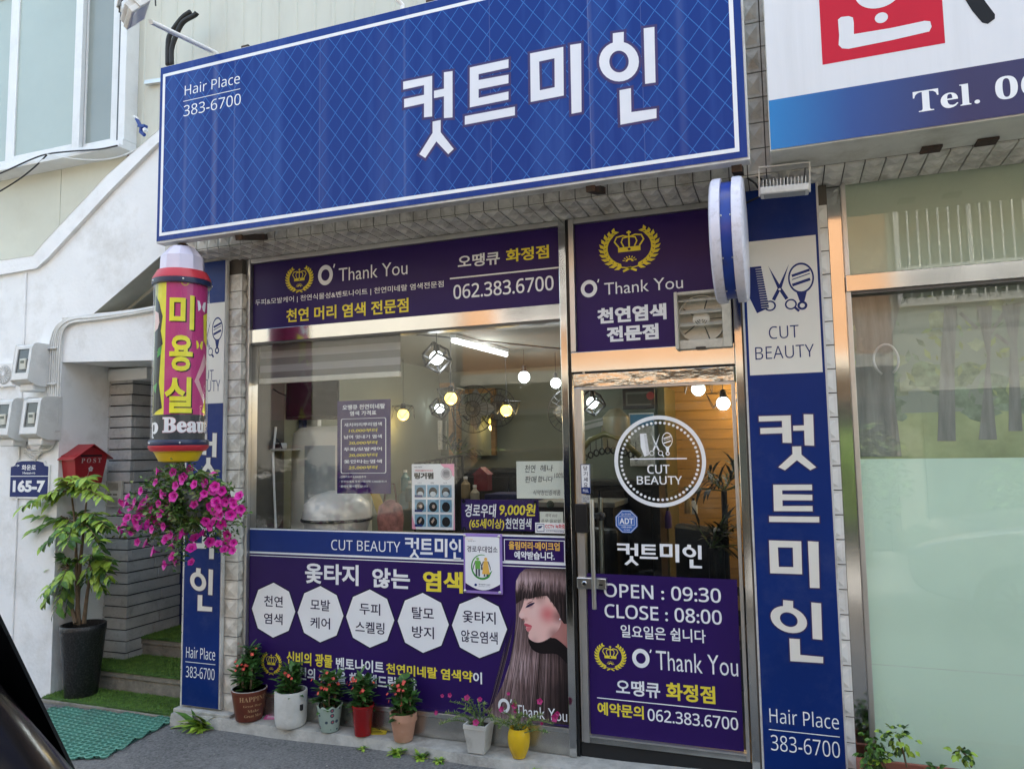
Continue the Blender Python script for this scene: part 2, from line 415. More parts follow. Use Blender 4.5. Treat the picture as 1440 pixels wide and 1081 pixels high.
def shop_word(pr, boxes, mat, layer=2, out=None, ow=.006):   # photo pixel boxes (left, top, right, bottom) per letter
    for ch, (l, t, r_, b) in zip('컷트미인', boxes):
        x0 = at(l, (t+b)/2, pr.y).x; x1 = at(r_, (t+b)/2, pr.y).x; z1 = at((l+r_)/2, t, pr.y).z; z0 = at((l+r_)/2, b, pr.y).z
        shop_char(pr, ch, x0, z0, x1, z1, mat, layer, out, ow)
def crest(pr, x0, x1, z0, z1, mat, layer=2):                 # crown between two laurel sprays
    cx, cz, w_, h_ = (x0+x1)/2, (z0+z1)/2, (x1-x0)/2, (z1-z0)/2
    P = lambda u, v: (cx+u*w_, cz+v*h_)
    for sgn in (-1, 1):
        pr.stroke([P(sgn*math.sin(t)*.82, -math.cos(t)*.82-.05) for t in [R(a) for a in range(0, 146, 8)]], .035*w_, mat, layer)
        for k in range(11):
            t = R(18+k*12.2); c = Vector((math.sin(t)*.82, -math.cos(t)*.82-.05)); tg = Vector((math.cos(t), math.sin(t))); nn = Vector((tg.y, -tg.x))
            for sd_ in (-1, 1):
                d = (tg*.85+nn*sd_*.6).normalized(); nm = Vector((-d.y, d.x)); b = c; L = .27 if k < 9 else .22
                pts = [b, b+d*L*.45+nm*.062, b+d*L, b+d*L*.45-nm*.062]
                pr.wpoly([P(sgn*p.x, p.y) for p in pts], mat, layer+.2*(sd_+1))
        pr.seg(P(sgn*.05, -.86), P(-sgn*.22, -1.0), .07*w_, mat, layer)
        pr.stroke([P(sgn*.33, -.02), P(sgn*.47, .22), P(sgn*.40, .40), P(sgn*.2, .44), P(0, .36)], .05*w_, mat, layer)
        pr.stroke([P(sgn*.17, -.02), P(sgn*.25, .18), P(sgn*.2, .34), P(0, .38)], .045*w_, mat, layer+.3)
    pr.loops([[P(-.36, -.22), P(.36, -.22), P(.36, -.03), P(-.36, -.03)], [(cx+p[0]*.05, cz-.12*h_+p[1]*.05*h_/w_) for p in circ(0, 0, w_)]], mat, layer)
    pr.seg(P(0, -.03), P(0, .62), .05*w_, mat, layer+.4); pr.seg(P(-.07, .55), P(.07, .55), .05*w_, mat, layer+.2)
    pr.ell(P(0, -.62), .13*w_, .13*h_, mat, layer, hole=.5, a0=0, a1=math.pi, n=12)
    for k in range(7):
        t = R(15+k*25); pr.seg(P(math.cos(t)*.16, -.62+math.sin(t)*.16), P(math.cos(t)*.23, -.62+math.sin(t)*.23), .03*w_, mat, layer)
def thanks(pr, oc, orx, orz, bl, tr, mat, layer=2, bold=.0):
    c = pr.uv(oc); s_ = (pr.uv((oc[0]+1, oc[1]))[0]-c[0])
    pr.ell(c, orx*s_, orz*s_, mat, layer, hole=.56)
    pr.seg((c[0]+(orx+2.5)*s_, c[1]+(orz+.0)*s_), (c[0]+(orx+1)*s_, c[1]+(orz-4.5)*s_), 1.8*s_, mat, layer)
    pr.text('Thank You', bl, tr, mat, bold, layer)
def icons(pr, c1, c2, c3, h, mat, bgm, layer=2, k=1.0):      # comb, scissors, hand mirror; centres (x,z), height h, k squeezes sideways
    X = lambda c, u, v: (c[0]+u*h*k, c[1]+v*h)
    pr.wpoly([X(c1, -.20, .5), X(c1, .10, .5), X(c1, .22, -.42), X(c1, -.02, -.52), X(c1, -.18, -.1)], mat, layer)
    for q in range(17):
        v = .44-q*.053; pr.seg(X(c1, -.02+.10*(.5-v), v), X(c1, .12+.12*(.5-v), v), h*.010, bgm, layer+1)
    for s_ in (-1, 1):
        pr.wpoly([X(c2, s_*.20, .5), X(c2, s_*.02, -.06), X(c2, -s_*.06, -.05)], mat, layer+.2*(s_+1))
        pr.stroke([X(c2, 0, 0), X(c2, s_*.13, -.25)], h*.07, mat, layer+.3)
        pr.ell(X(c2, s_*.2, -.37), .115*h*k, .115*h, mat, layer, hole=.72, n=24)
    pr.ell(X(c2, 0, -.03), .025*h*k, .025*h, bgm, layer+1.4, n=12)
    pr.seg(X(c2, .28, -.45), X(c2, .35, -.53), h*.05, mat, layer)
    e = X(c3, 0, .2); pr.ell(e, .245*h*k, .33*h, mat, layer, hole=.87)
    for v, t in ((.30, .055), (.22, .02), (.10, .06)): pr.seg(X(c3, -.17, v-.04), X(c3, .17, v+.06), h*t, mat, layer+.4)
    pr.wpoly([X(c3, -.1, -.09), X(c3, .1, -.09), X(c3, .045, -.3), X(c3, -.045, -.3)], mat, layer+.2)
    pr.ell(X(c3, 0, -.39), .095*h*k, .095*h, mat, layer, hole=.5, n=24)

def tiles(mb, o, u, v, n, nu, nv, tw, th, gap=.0055, hgt=.012, skew=.5):
    o, u, v, n = Vector(o), Vector(u), Vector(v), Vector(n)
    for i in range(nu):
        for j in range(nv):
            a = o+u*(i*tw+gap/2)+v*(j*th+gap/2); W, H = tw-gap, th-gap
            q = [a, a+u*W, a+u*W+v*H, a+v*H]; e = .008; b1 = [p+n*e for p in q]
            jx = random.uniform(-.08, .08)
            ins = .12; b2 = []
            for su, sv in ((ins, ins), (1-ins, ins), (1-ins, 1-ins), (ins, 1-ins)): b2.append(a+u*W*su+v*H*sv+n*e)
            ap = a+u*W*(.5+jx)+v*H*(skew+jx*.5)+n*(e+hgt)
            A = [mb._a(p) for p in q]; B = [mb._a(p) for p in b1]; K = [mb._a(p) for p in b2]; c = mb._a(ap)
            for k in range(4):
                l = (k+1) % 4
                mb.idx([A[k], A[l], B[l], B[k]]); mb.idx([B[k], B[l], K[l], K[k]]); mb.idx([K[k], K[l], c])
    return mb
# ================================================================== SETTING
ASPH = M('asphalt', (.155, .152, .147), .9, var=.5, scale=70, bump=1, bscale=140, dirt=(.27, .265, .25), dscale=3.2, damt=.55)
mb = MB(); xs = [-90, -14]+[-14+i*.5 for i in range(1, 56)]+[14, 90]
ys = [-90, -30, -12]+[-12+k*.5 for k in range(1, 27)]+[8, 90]
g = [[mb._a((x, y, road_z(x)+(.004*math.sin(x*2.3+y*3.1) if abs(x) < 14 and abs(y) < 12 else 0))) for y in ys] for x in xs]
for i in range(len(xs)-1):
    for j in range(len(ys)-1): mb.idx([g[i][j], g[i+1][j], g[i+1][j+1], g[i][j+1]])
tag(mb.build('road', ASPH, smooth=True), kind='structure')

LZ = .065                        # top of the ledge the shopfront stands on
mb = MB(); n = 60
def ledge_y(x): return -.155 + .02*math.sin(x*1.7) + .012*math.sin(x*5.3+1) - (.05 if x > -1.1 else 0)
xa = [-3.76+i*(6.4/n) for i in range(n+1)]
for a, b in zip(xa, xa[1:]):
    ya, yb = ledge_y(a), ledge_y(b); za, zb = road_z(a)-.05, road_z(b)-.05
    zt = lambda x: LZ + max(0, x+.9)*.028
    mb.face([(a, ya, zt(a)-.006), (b, yb, zt(b)-.006), (b, .05, zt(b)), (a, .05, zt(a))])
    mb.face([(a, ya-.022, za), (b, yb-.022, zb), (b, yb, zt(b)-.006), (a, ya, zt(a)-.006)])
mb.face([(xa[0], ledge_y(xa[0])-.02, -.2), (xa[0], ledge_y(xa[0]), LZ-.006), (xa[0], .05, LZ), (xa[0], .05, -.2)])
tag(mb.build('pavement', CONC), kind='structure')

# litter and grit on the asphalt
mb = MB()
for k in range(170):
    x, y = random.uniform(-4.2, 1.2), -.25-abs(random.gauss(0, .55)); s = random.uniform(.0015, .005)
    z = road_z(x)+.004
    mb.lathe([(s*1.2, -.002), (s, s*.6), (s*.3, s)], (x, y, z), 5)
tag(mb.build('gravel', M('grit', (.26, .25, .23), .9, var=.4, scale=30)), kind='stuff')

# ================================================================== SALON BUILDING
X_ML, X_MR = at(791, 570, -.03).x, at(801, 570, -.03).x
WX0 = at(352, 700, 0).x; ZT = at(787, 312, 0).z                       # window left edge, soffit height
bld = thing('salon_building', 'cream clad building with tiled beam and pillars holding the hair salon shopfront', 'building', (-1.6, .3, 0))
# beam over the shopfront, clad in relief tiles
BY = -.32; BX0, BX1 = -3.74, 4.6
mb = MB(); mb.box(BX0, BX1, BY+.012, .28, ZT+.012, 4.16); core = mb.build('beam', GROUT, bld)
mb = MB(); tw = .086
tiles(mb, (BX0, BY+.012, ZT+.012), (1, 0, 0), (0, 0, 1), (0, -1, 0), int((BX1-BX0)/tw), 9, tw, .126)
tiles(mb, (BX0, .0, ZT+.012), (1, 0, 0), (0, -1, 0), (0, 0, -1), int((BX1-BX0)/tw), 3, tw, .104, skew=.6)
mb.build('tile_cladding', TILE, core)
# left pillar and right pillar
LX0, LX1 = -3.78, at(336, 700, -.07).x
PY = -.07
mb = MB(); mb.box(LX0+.012, LX1-.012, PY+.012, .4, .07, ZT); lp = mb.build('pillar', GROUT, bld)
mb = MB(); th = .117
wl = (LX1-LX0-.0)/3
tiles(mb, (LX1-.118, PY+.012, .07), (1, 0, 0), (0, 0, 1), (0, -1, 0), 1, 24, .118, th)
tiles(mb, (LX0, PY+.012, .07), (1, 0, 0), (0, 0, 1), (0, -1, 0), 3, 24, (LX1-.118-LX0)/3, th)
tiles(mb, (LX1-.012, PY+.012, .07), (0, 1, 0), (0, 0, 1), (1, 0, 0), 1, 24, .07, th)
mb.build('tile_cladding', TILE, lp)
RX0, RX1 = -.20, .232
mb = MB(); mb.box(RX0, RX1-.0, -.058, .3, .05, ZT); rp = mb.build('pillar', GROUT, bld)
mb = MB(); tiles(mb, (RX1-.115, -.058, .07), (1, 0, 0), (0, 0, 1), (0, -1, 0), 1, 24, .115, th)
mb.build('tile_cladding', M('white_glazed_tile', (.72, .71, .68), .3, var=.08, scale=8, dirt=(.35, .3, .25), damt=.5), rp)
# steel clad recess right of the right pillar
FX = at(1205, 700, 0).x
mb = MB(); mb.box(RX1, FX+.02, .0, .3, .05, ZT); mb.build('jamb_panel', STEEL, bld)
# upper cladding: vertical ribs, left part flat with joints
CY = .26
mb = MB(); x = -4.72; pts = []
while x < 5: pts += [(x, 0), (x+.125, 0), (x+.132, .007), (x+.150, .007), (x+.157, 0)]; x += .157
for (x0, d0), (x1, d1) in zip(pts, pts[1:]): mb.face([(x0, CY-d0, 3.2), (x1, CY-d1, 3.2), (x1, CY-d1, 8.2), (x0, CY-d0, 8.2)])
mb.build('ribbed_cladding', CREAM, bld)
mb = MB()
for x0, x1 in ((-10, -6.34), (-6.335, -5.42), (-5.415, -4.725)):
    for z0, z1 in ((1.5 if x1 < -5 else 2.9, 3.02), (3.025, 8.2)): mb.box(x0, x1, CY-.004, CY+.04, z0, z1)
mb.build('flat_cladding', M('cream_flat', (.54, .53, .43), .55, var=.05, scale=2, dirt=(.4, .36, .26), damt=.3), bld)
mb = MB(); mb.box(-10, 5, CY+.05, CY+.1, 3.2, 8.2); mb.box(-10, -5.12, CY+.05, CY+.1, 1.4, 3.2); mb.box(-5.3, -3.62, 1.0, 1.06, 2.2, 3.3); mb.build('backing', DCONC, bld)
mb = MB(); xx = at(183, 60, CY-.03).x
mb.tube([(xx+random.uniform(-.006, .006), CY-.012, 3.35+k*.12) for k in range(34)], [.006+random.random()*.006 for k in range(34)], 6)
mb.build('sealant_bead', M('red_brown_sealant', (.16, .03, .02), .7), bld)
mb = MB(); mb.bar(at(205, 117, CY-.03), at(240, 112, CY-.03), .03, .03); mb.build('ledge_strip', ALU, bld)

mb = MB(); mb.box(-16, 12, CY+.1, 7, 3.3, 8.2); mb.box(-16, 12, 4.0, 7, -.3, 3.3); mb.box(-16, -9.5, .1, 4, -.3, 3.3); mb.box(4.6, 12, .0, 4, -.3, 8.2); mb.box(-9.5, -5.35, .3, .4, -.3, 3.3); mb.build('sun_block_mass', M('plain_render', (.5, .48, .44), .8), bld)  # unseen mass added to keep the sun off the salon and its inside
# interior shell of the salon
IX0, IX1, IY1, IZ1 = -3.62, .12, 3.75, 2.58
mb = MB(); mb.face([(IX0, .04, .07), (IX0, IY1, .07), (IX0, IY1, IZ1), (IX0, .04, IZ1)]); mb.face([(IX0, IY1, .07), (IX1, IY1, .07), (IX1, IY1, IZ1), (IX0, IY1, IZ1)])
mb.face([(IX1, IY1, .07), (IX1, .3, .07), (IX1, .3, IZ1), (IX1, IY1, IZ1)])
mb.build('inner_wall', M('greenish_plaster', (.23, .245, .195), .8, var=.06, scale=2), bld)
mb = MB(); mb.face([(IX0, .02, IZ1), (IX0, IY1, IZ1), (IX1, IY1, IZ1), (IX1, .02, IZ1)]); mb.build('ceiling', M('ceiling_paint', (.20, .20, .175), .8, var=.04), bld)
mb = MB(); mb.face([(IX0, .06, .075), (IX1, .06, .075), (IX1, IY1, .075), (IX0, IY1, .075)]); mb.build('floor', M('dark_floor', (.05, .045, .04), .3, var=.2), bld)
mb = MB(); mb.box(IX0-.05, IX1+.1, 3.85, 3.9, 0, 3); mb.box(IX0-.06, IX0-.02, .4, 3.9, 0, 3); mb.box(IX0, 4.6, .1, 3.9, ZT-.1, ZT-.06); mb.build('shell', DCONC, bld)
# lit timber room seen through the door
TX0, TX1, TZ1 = at(938, 600, 2.6).x, at(1036, 600, 2.6).x, at(980, 540, 2.6).z
LWOOD = M('pale_boarding', (.42, .25, .09), .5, var=.12, scale=3, stretch=(1, 1, 14))
mb = MB(); z = .1
while z < 2.5:
    mb.box(TX0-.2, TX1+.3, 3.30, 3.33, z, z+.088); z += .092
mb.build('timber_boarding', LWOOD, bld)
mb = MB(); mb.box(TX0-.06, TX0, 2.5, 2.62, .08, TZ1+.06); mb.box(TX0-.06, IX1, 2.5, 2.62, TZ1, TZ1+.06); mb.box(TX0-.06, TX0-.02, 2.62, 3.7, .08, TZ1)
mb.build('doorway_frame', M('olive_paint', (.13, .115, .05), .5), bld)
mb = MB(); mb.box(-1.75, TX0-.06, 2.52, 2.60, .08, IZ1); mb.box(TX0-.06, IX1, 2.52, 2.60, TZ1+.06, IZ1)
mb.build('partition_wall', M('pale_green_plaster', (.19, .22, .19), .8, var=.05), bld)

# ------------------------------------------------ shop window
win = thing('shop_window', 'wide steel framed salon window beside the door, glazed above a purple poster panel', 'window', ((WX0+X_ML)/2, 0, LZ))
ZB = at(350, 742, 0).z; ZBB = at(800, 1019, 0).z-.005; ZBAN = at(788, 427, 0).z; ZR = at(789, 449, 0).z
mb = MB()
mb.box(WX0-.052, WX0-.028, -.02, .06, LZ, ZT); mb.box(WX0-.02, WX0, -.03, .06, LZ, ZT); mb.build('frame', ALU, win, bevel=.002)
mb = MB(); mb.box(WX0-.028, WX0-.02, -.005, .05, LZ, ZT); mb.build('gasket', BLACK, win)
mb = MB(); mb.box(WX0, X_ML, -.025, .06, ZT-.03, ZT); mb.build('head_rail', ALU, win, bevel=.002)
mb = MB(); mb.box(WX0, X_ML, -.014, .06, ZR, ZBAN-.002); mb.build('transom', STEEL, win, bevel=.002)
mb = MB(); mb.box(WX0, X_ML, -.016, .06, ZR-.014, ZR-.002); mb.build('glazing_bead', DALU, win)
mb = MB(); mb.box(X_ML, X_MR, -.045, .08, LZ, ZT); mb.build('mullion', STEEL, win, bevel=.003)
mb = MB(); mb.box(X_MR, X_MR+.012, -.02, .08, LZ, ZT); mb.build('gasket', BLACK, win)
mb = MB(); mb.box(WX0, X_ML, -.03, .06, LZ+.002, ZBB-.025); mb.build('kick_plate', M('dirty_steel', (.5, .49, .46), .25, .9, var=.2, dirt=(.25, .23, .2), damt=.8, dscale=4), win)
mb = MB(); mb.box(WX0, X_ML, -.036, .06, ZBB-.025, ZBB); mb.build('sill_rail', STEEL2, win, bevel=.002)
mb = MB(); mb.box(WX0, X_ML, .0, .006, ZB+.001, ZR-.014); mb.build('pane', GLASS, win)
mb = MB(); mb.box(WX0, X_ML, .004, .03, ZBB, ZB); mb.box(WX0, X_ML, .004, .03, ZBAN, ZT-.03); mb.build('backing_board', DALU, win)

# ------------------------------------------------ printed sheets on the window
s = thing('window_banner', 'long purple banner across the top of the salon window with phone number', 'banner', ((WX0+X_ML)/2, -.004, ZBAN))
mb = MB(); mb.box(WX0+.006, X_ML-.002, -.004, .003, ZBAN, ZT-.032); mb.build('sheet', PURP, s)
pr = Print(-.0045)
A = lambda l, t, r_, b: (at(l, (t+b)/2, pr.y).x, at(r_, (t+b)/2, pr.y).x, at((l+r_)/2, b, pr.y).z, at((l+r_)/2, t, pr.y).z)
crest(pr, *A(401, 370, 441.5, 411), YELI)
thanks(pr, (457.7, 386.9), 10.4, 12.3, (476.5, 396), (573, 366.5), WHITEI, bold=-.002)
pr.text('두피&모발케어 | 천연식물성&벤토나이트 | 천연미네랄 염색전문점', (358.8, 431), (623.8, 394.5), WHITEI, .006)
pr.text('천연 머리 염색 전문점', (402.5, 453.8), (574.4, 418.6), YELI, .022)
pr.text('오땡큐', (644, 377.6), (702.7, 353), WHITEI, .022); pr.text('화정점', (711.7, 369.3), (771.7, 344), YELI, .026)
pr.line((632.7, 392.3), (786, 375.8), .009, WHITEI); pr.text(sans('062.383.6700'), (637.7, 421), (778.3, 387), WHITEI, .012)
pr.build('lettering', s)

s = thing('window_poster', 'purple poster covering the lower shop window with five octagons and a woman with long hair', 'poster', ((WX0+X_ML)/2, -.004, ZBB))
mb = MB(); mb.box(WX0+.004, X_ML-.001, -.004, .003, ZBB, ZB-.001); mb.build('sheet', PURP, s)
pr = Print(-.0045)
zl1 = at(580, 749.3, pr.y).z; z2a = at(580, 785.2, pr.y).z; z2b = at(580, 789.5, pr.y).z; xm = at(652, 770, pr.y).x
BAND = M('band_blue', (.014, .038, .20), .4, var=.06)
pr.rect(WX0+.004, xm, z2a, zl1, BAND, 1); pr.rect(xm, X_ML-.001, z2a, zl1, NAVYI, 1)
xr = at(706, 770, pr.y).x; pr.rect(xr, X_ML-.01, z2a+.012, zl1-.01, PURP, 1.5)
pr.frame(at(709, 775, pr.y).x, at(794.5, 775, pr.y).x, at(750, 790, pr.y).z, at(750, 758.5, pr.y).z, .0045, WHITEI, 2)
pr.text('올림머리·메이크업', (715.6, 772), (787, 762.5), ORGI, .03, 3); pr.text('예약받습니다.', (723.5, 785.4), (780, 776), WHITEI, .03, 3)
pr.rect(WX0+.004, X_ML-.001, zl1-.004, zl1+.005, WHITEI, 2); pr.rect(WX0+.004, X_ML-.001, z2a-.005, z2a+.007, WHITEI, 2); pr.rect(WX0+.004, X_ML-.001, z2b-.003, z2b+.002, WHITEI, 2)
pr.text(sans('CUT BEAUTY'), (465.8, 772.8), (563, 761.3), WHITEI, .0, 2)
shop_word(pr, [(569.6, 755.6, 589.5, 784), (591, 757, 608.5, 779.5), (611.5, 757, 629.5, 783), (632, 757.4, 648.4, 787)], WHITEI, 2)
for t, bl, tr, m_, b_ in (('옻타지', (429, 819.4), (504.4, 794.2), WHITEI, .03), ('않는', (523.5, 825.6), (576.5, 799.9), WHITEI, .03), ('염색', (595, 830.9), (650.8, 804), YELI, .035),
    ('신비의 광물', (403.2, 932.5), (467.6, 920.5), YELI, .025), ('벤토나이트', (472.5, 940.5), (540, 929.5), WHITEI, .025), ('천연미네랄 염색약', (543, 946.8), (664.6, 943), YELI, .025), ('이', (665.4, 960.3), (677.8, 945), WHITEI, .025),
    ('당신의 고민을 해결해드립니다', (408, 953.5), (586, 954), WHITEI, .025)):
    pr.text(t, bl, tr, m_, b_, 2)
for c, w_, h_, ts in (((384.9, 857.4), 61, 77, ('천연', '염색')), ((450.9, 863.1), 64.4, 79, ('모발', '케어')), ((520.7, 869.2), 67.7, 81.6, ('두피', '스켈링')), ((595.3, 875.3), 71.8, 84, ('탈모', '방지')), ((674.4, 881.4), 77.5, 86.5, ('옻타지', '않은염색'))):
    x0, x1, z0, z1 = A(c[0]-w_/2, c[1]-h_/2, c[0]+w_/2, c[1]+h_/2)
    cx, cz = (x0+x1)/2, (z0+z1)/2
    for rr, m_, ly in ((1.06, DARKI, 1), (1.0, WHITEI, 2)):
        pr.wpoly([(cx+(x1-x0)/2*rr*math.sin(R(45*k)), cz+(z1-z0)/2*rr*math.cos(R(45*k))) for k in range(8)], m_, ly)
    W = x1-x0; H = z1-z0
    for t, zz in zip(ts, (.06, -.26)):
        hw = {2: .215, 3: .30, 4: .33}[len(t)]*W; pr.wtext(t, cx-hw, cz+zz*H, cx+hw, cz+(zz+.2)*H, DARKI, .012, 3)
crest(pr, *A(366.5, 913, 397, 948), YELI)
# the woman's portrait
zp = lambda p: (680+p[0]/4.157, 780+p[1]/4.157)
HAIR = [M('hair_print_%d' % k, c, .4, var=.1) for k, c in enumerate(((.012, .009, .010), (.045, .03, .03), (.13, .09, .09), (.30, .22, .22), (.48, .38, .38)))]
SKIN = M('skin_print', (.66, .36, .32), .45, var=.05); SKIN2 = M('skin_shade_print', (.45, .20, .18), .45, var=.05); SKINL = M('skin_light_print', (.74, .50, .46), .45, var=.03)
BLUSH = M('blush_print', (.62, .20, .20), .45); LIPS = M('lip_print', (.60, .10, .14), .4)
Hm, n, bs = node_mat('hair_print', .4); bs.inputs['Specular IOR Level'].default_value = .22
def pmath(n, op, a, b=None, clamp=False):
    k = n.nodes.new('ShaderNodeMath'); k.operation = op; k.use_clamp = clamp
    for i, v in enumerate((a, b)):
        if v is None: continue
        if isinstance(v, (int, float)): k.inputs[i].default_value = v
        else: n.links.new(v, k.inputs[i])
    return k.outputs[0]
hz0, hz1 = pr.uv(zp((300, 990)))[1], pr.uv(zp((300, 78)))[1]; hx0, hx1 = pr.uv(zp((150, 500)))[0], pr.uv(zp((500, 500)))[0]
def hair_mat(m, n, bs, bands, edge, sx):
    tc = n.nodes.new('ShaderNodeTexCoord'); mp = n.nodes.new('ShaderNodeMapping'); mp.inputs['Scale'].default_value = sx; n.links.new(tc.outputs['Object'], mp.inputs[0])
    nz = n.nodes.new('ShaderNodeTexNoise'); nz.inputs['Scale'].default_value = 1; nz.inputs['Detail'].default_value = 7; nz.inputs['Roughness'].default_value = .72; n.links.new(mp.outputs[0], nz.inputs[0])
    sp = n.nodes.new('ShaderNodeSeparateXYZ'); n.links.new(tc.outputs['Object'], sp.inputs[0])
    mr = n.nodes.new('ShaderNodeMapRange'); mr.inputs['From Min'].default_value = hz1; mr.inputs['From Max'].default_value = hz0
    wob = pmath(n, 'ADD', sp.outputs[2], pmath(n, 'MULTIPLY', pmath(n, 'SUBTRACT', nz.outputs['Fac'], .5), .10)); n.links.new(wob, mr.inputs[0])
    rp = n.nodes.new('ShaderNodeValToRGB'); rp.color_ramp.interpolation = 'EASE'; e = rp.color_ramp.elements; e[0].position, e[0].color = bands[0][0], (bands[0][1],)*3+(1,); e[1].position, e[1].color = bands[-1][0], (bands[-1][1],)*3+(1,)
    for a, b in bands[1:-1]: q = e.new(a); q.color = (b,)*3+(1,)
    n.links.new(mr.outputs[0], rp.inputs[0])
    mx = n.nodes.new('ShaderNodeMapRange'); mx.inputs['From Min'].default_value = hx1; mx.inputs['From Max'].default_value = hx0; mx.inputs['To Min'].default_value = edge; mx.inputs['To Max'].default_value = 1.1; n.links.new(sp.outputs[0], mx.inputs[0])
    st = pmath(n, 'MULTIPLY', pmath(n, 'SUBTRACT', nz.outputs['Fac'], .26), 3.2, True)
    f = pmath(n, 'MULTIPLY', pmath(n, 'MULTIPLY', st, rp.outputs[0]), mx.outputs[0])
    r2 = n.nodes.new('ShaderNodeValToRGB'); e = r2.color_ramp.elements; e[0].color = (.010, .008, .009, 1); e[1].color = (.62, .46, .47, 1)
    for a, c in ((.12, (.045, .03, .03, 1)), (.4, (.20, .13, .13, 1)), (.7, (.42, .30, .31, 1))): e.new(a).color = c
    n.links.new(f, r2.inputs[0]); n.links.new(r2.outputs[0], bs.inputs['Base Color'])
hair_mat(Hm, n, bs, [(0, .7), (.25, .5), (.42, .5), (.5, .55), (.60, 1.0), (.68, .8), (.78, .45), (.9, .4), (1, .6)], .10, (75, 1, 2.2))
hair = [(245, 80), (300, 78), (400, 78), (488, 80), (492, 300), (500, 700), (503, 992), (380, 985), (240, 972), (130, 962), (20, 925), (0, 915), (60, 860), (110, 760), (150, 640), (178, 500), (190, 380), (190, 280), (186, 220), (192, 150), (215, 105)]
pr.poly([zp(p) for p in hair], Hm, 1)
rnd = random.Random(3)
for k in range(90):              # single strands
    f = rnd.random(); x0 = 190+f*270; xb = 30+f*465 if f > .12 else 5+f*300
    a0 = .25+.3*rnd.random(); a1 = min(1, a0+.25+.5*rnd.random()); pts = []
    for q in range(9):
        t = a0+(a1-a0)*q/8; y = 90+t*870; bul = math.sin(t*math.pi*.9)
        pts.append(zp((min(497, x0+(xb-x0)*t**1.7+18*bul*(f-.6)), y)))
    tone = rnd.choice((0, 1, 1, 2, 3)) if f < .7 else rnd.choice((0, 0, 1))
    pr.stroke([pr.uv(p) for p in pts], [.0002]+[.0012+.0016*rnd.random()]*7+[.0002], HAIR[tone], 1.2+.01*k)
cv = lambda P: curvy([zp(p) for p in P], 5)
pr.poly(cv([(425, 370), (470, 390), (500, 410), (500, 560), (470, 532), (420, 490), (380, 472), (370, 400)]), SKIN2, 3)
pr.poly(cv([(262, 492), (300, 508), (345, 510), (400, 484), (440, 498), (500, 560), (500, 640), (430, 580), (340, 575), (285, 550)]), HAIR[0], 3.2)
Fm, n, bs = node_mat('face_print', .45); bs.inputs['Specular IOR Level'].default_value = .22
tc = n.nodes.new('ShaderNodeTexCoord'); cur = None
def blob(c, r_):
    (cx, cz) = pr.uv(zp(c)); rr = r_*.0009*.95
    vm = n.nodes.new('ShaderNodeVectorMath'); vm.operation = 'DISTANCE'; cb = n.nodes.new('ShaderNodeCombineXYZ'); sp = n.nodes.new('ShaderNodeSeparateXYZ'); n.links.new(tc.outputs['Object'], sp.inputs[0]); n.links.new(sp.outputs[0], cb.inputs[0]); n.links.new(sp.outputs[2], cb.inputs[2])
    n.links.new(cb.outputs[0], vm.inputs[0]); vm.inputs[1].default_value = (cx, 0, cz)
    mr = n.nodes.new('ShaderNodeMapRange'); mr.interpolation_type = 'SMOOTHSTEP'; mr.inputs['From Min'].default_value = 0; mr.inputs['From Max'].default_value = rr; mr.inputs['To Min'].default_value = 1; mr.inputs['To Max'].default_value = 0; n.links.new(vm.outputs['Value'], mr.inputs[0]); return mr.outputs[0]
cur = (.80, .50, .46, 1)
for c, r_, col, amt in (((300, 320), 90, (.78, .53, .50), .9), ((375, 345), 95, (.62, .14, .15), .85), ((300, 470), 60, (.76, .50, .45), .8), ((440, 360), 70, (.22, .08, .08), .8), ((420, 470), 80, (.30, .12, .11), .8), ((225, 345), 30, (.80, .56, .53), .9), ((275, 292), 34, (.45, .24, .24), .8), ((248, 375), 22, (.5, .25, .23), .6), ((300, 500), 40, (.52, .28, .26), .4), ((330, 255), 60, (.40, .2, .19), .6)):
    f = pmath(n, 'MULTIPLY', blob(c, r_), amt); mx = n.nodes.new('ShaderNodeMix'); mx.data_type = 'RGBA'; n.links.new(f, mx.inputs[0])
    if isinstance(cur, tuple): mx.inputs[6].default_value = cur
    else: n.links.new(cur, mx.inputs[6])
    mx.inputs[7].default_value = col+(1,); cur = mx.outputs[2]
n.links.new(cur, bs.inputs['Base Color'])
pr.poly(cv([(245, 225), (236, 270), (226, 305), (210, 340), (209, 358), (220, 370), (236, 374), (241, 386), (238, 400), (240, 408), (252, 416), (247, 425), (253, 441), (265, 452), (262, 472), (272, 492), (305, 509), (345, 505), (400, 474), (440, 432), (456, 380), (445, 320), (410, 270), (340, 220), (290, 200)]), Fm, 3.5)
pr.poly(cv([(238, 404), (248, 399), (258, 402), (284, 413), (268, 420), (252, 418)]), LIPS, 4); pr.poly(cv([(250, 424), (268, 421), (284, 416), (276, 436), (264, 448), (254, 441)]), M('lower_lip_print', (.68, .20, .22), .35), 4)
pr.poly(cv([(248, 303), (258, 292), (278, 281), (300, 277), (290, 290), (270, 301), (256, 306)]), DARKI, 4); pr.poly(cv([(252, 288), (270, 274), (292, 268), (272, 280)]), M('eye_shadow_print', (.20, .08, .09), .5), 3.9)
pr.stroke([pr.uv(zp(p)) for p in [(244, 308), (252, 306), (262, 303)]], .0022, DARKI, 4.2)
pr.poly(cv([(224, 374), (232, 369), (240, 373), (234, 380)]), M('nostril_print', (.35, .14, .13), .5), 4)
Fr, n, bs = node_mat('fringe_print', .4); bs.inputs['Specular IOR Level'].default_value = .22
hair_mat(Fr, n, bs, [(0, .25), (.03, .7), (.08, 1.0), (.125, .7), (.165, .16), (.21, .08), (.35, .1), (1, .1)], .55, (70, 1, 4))
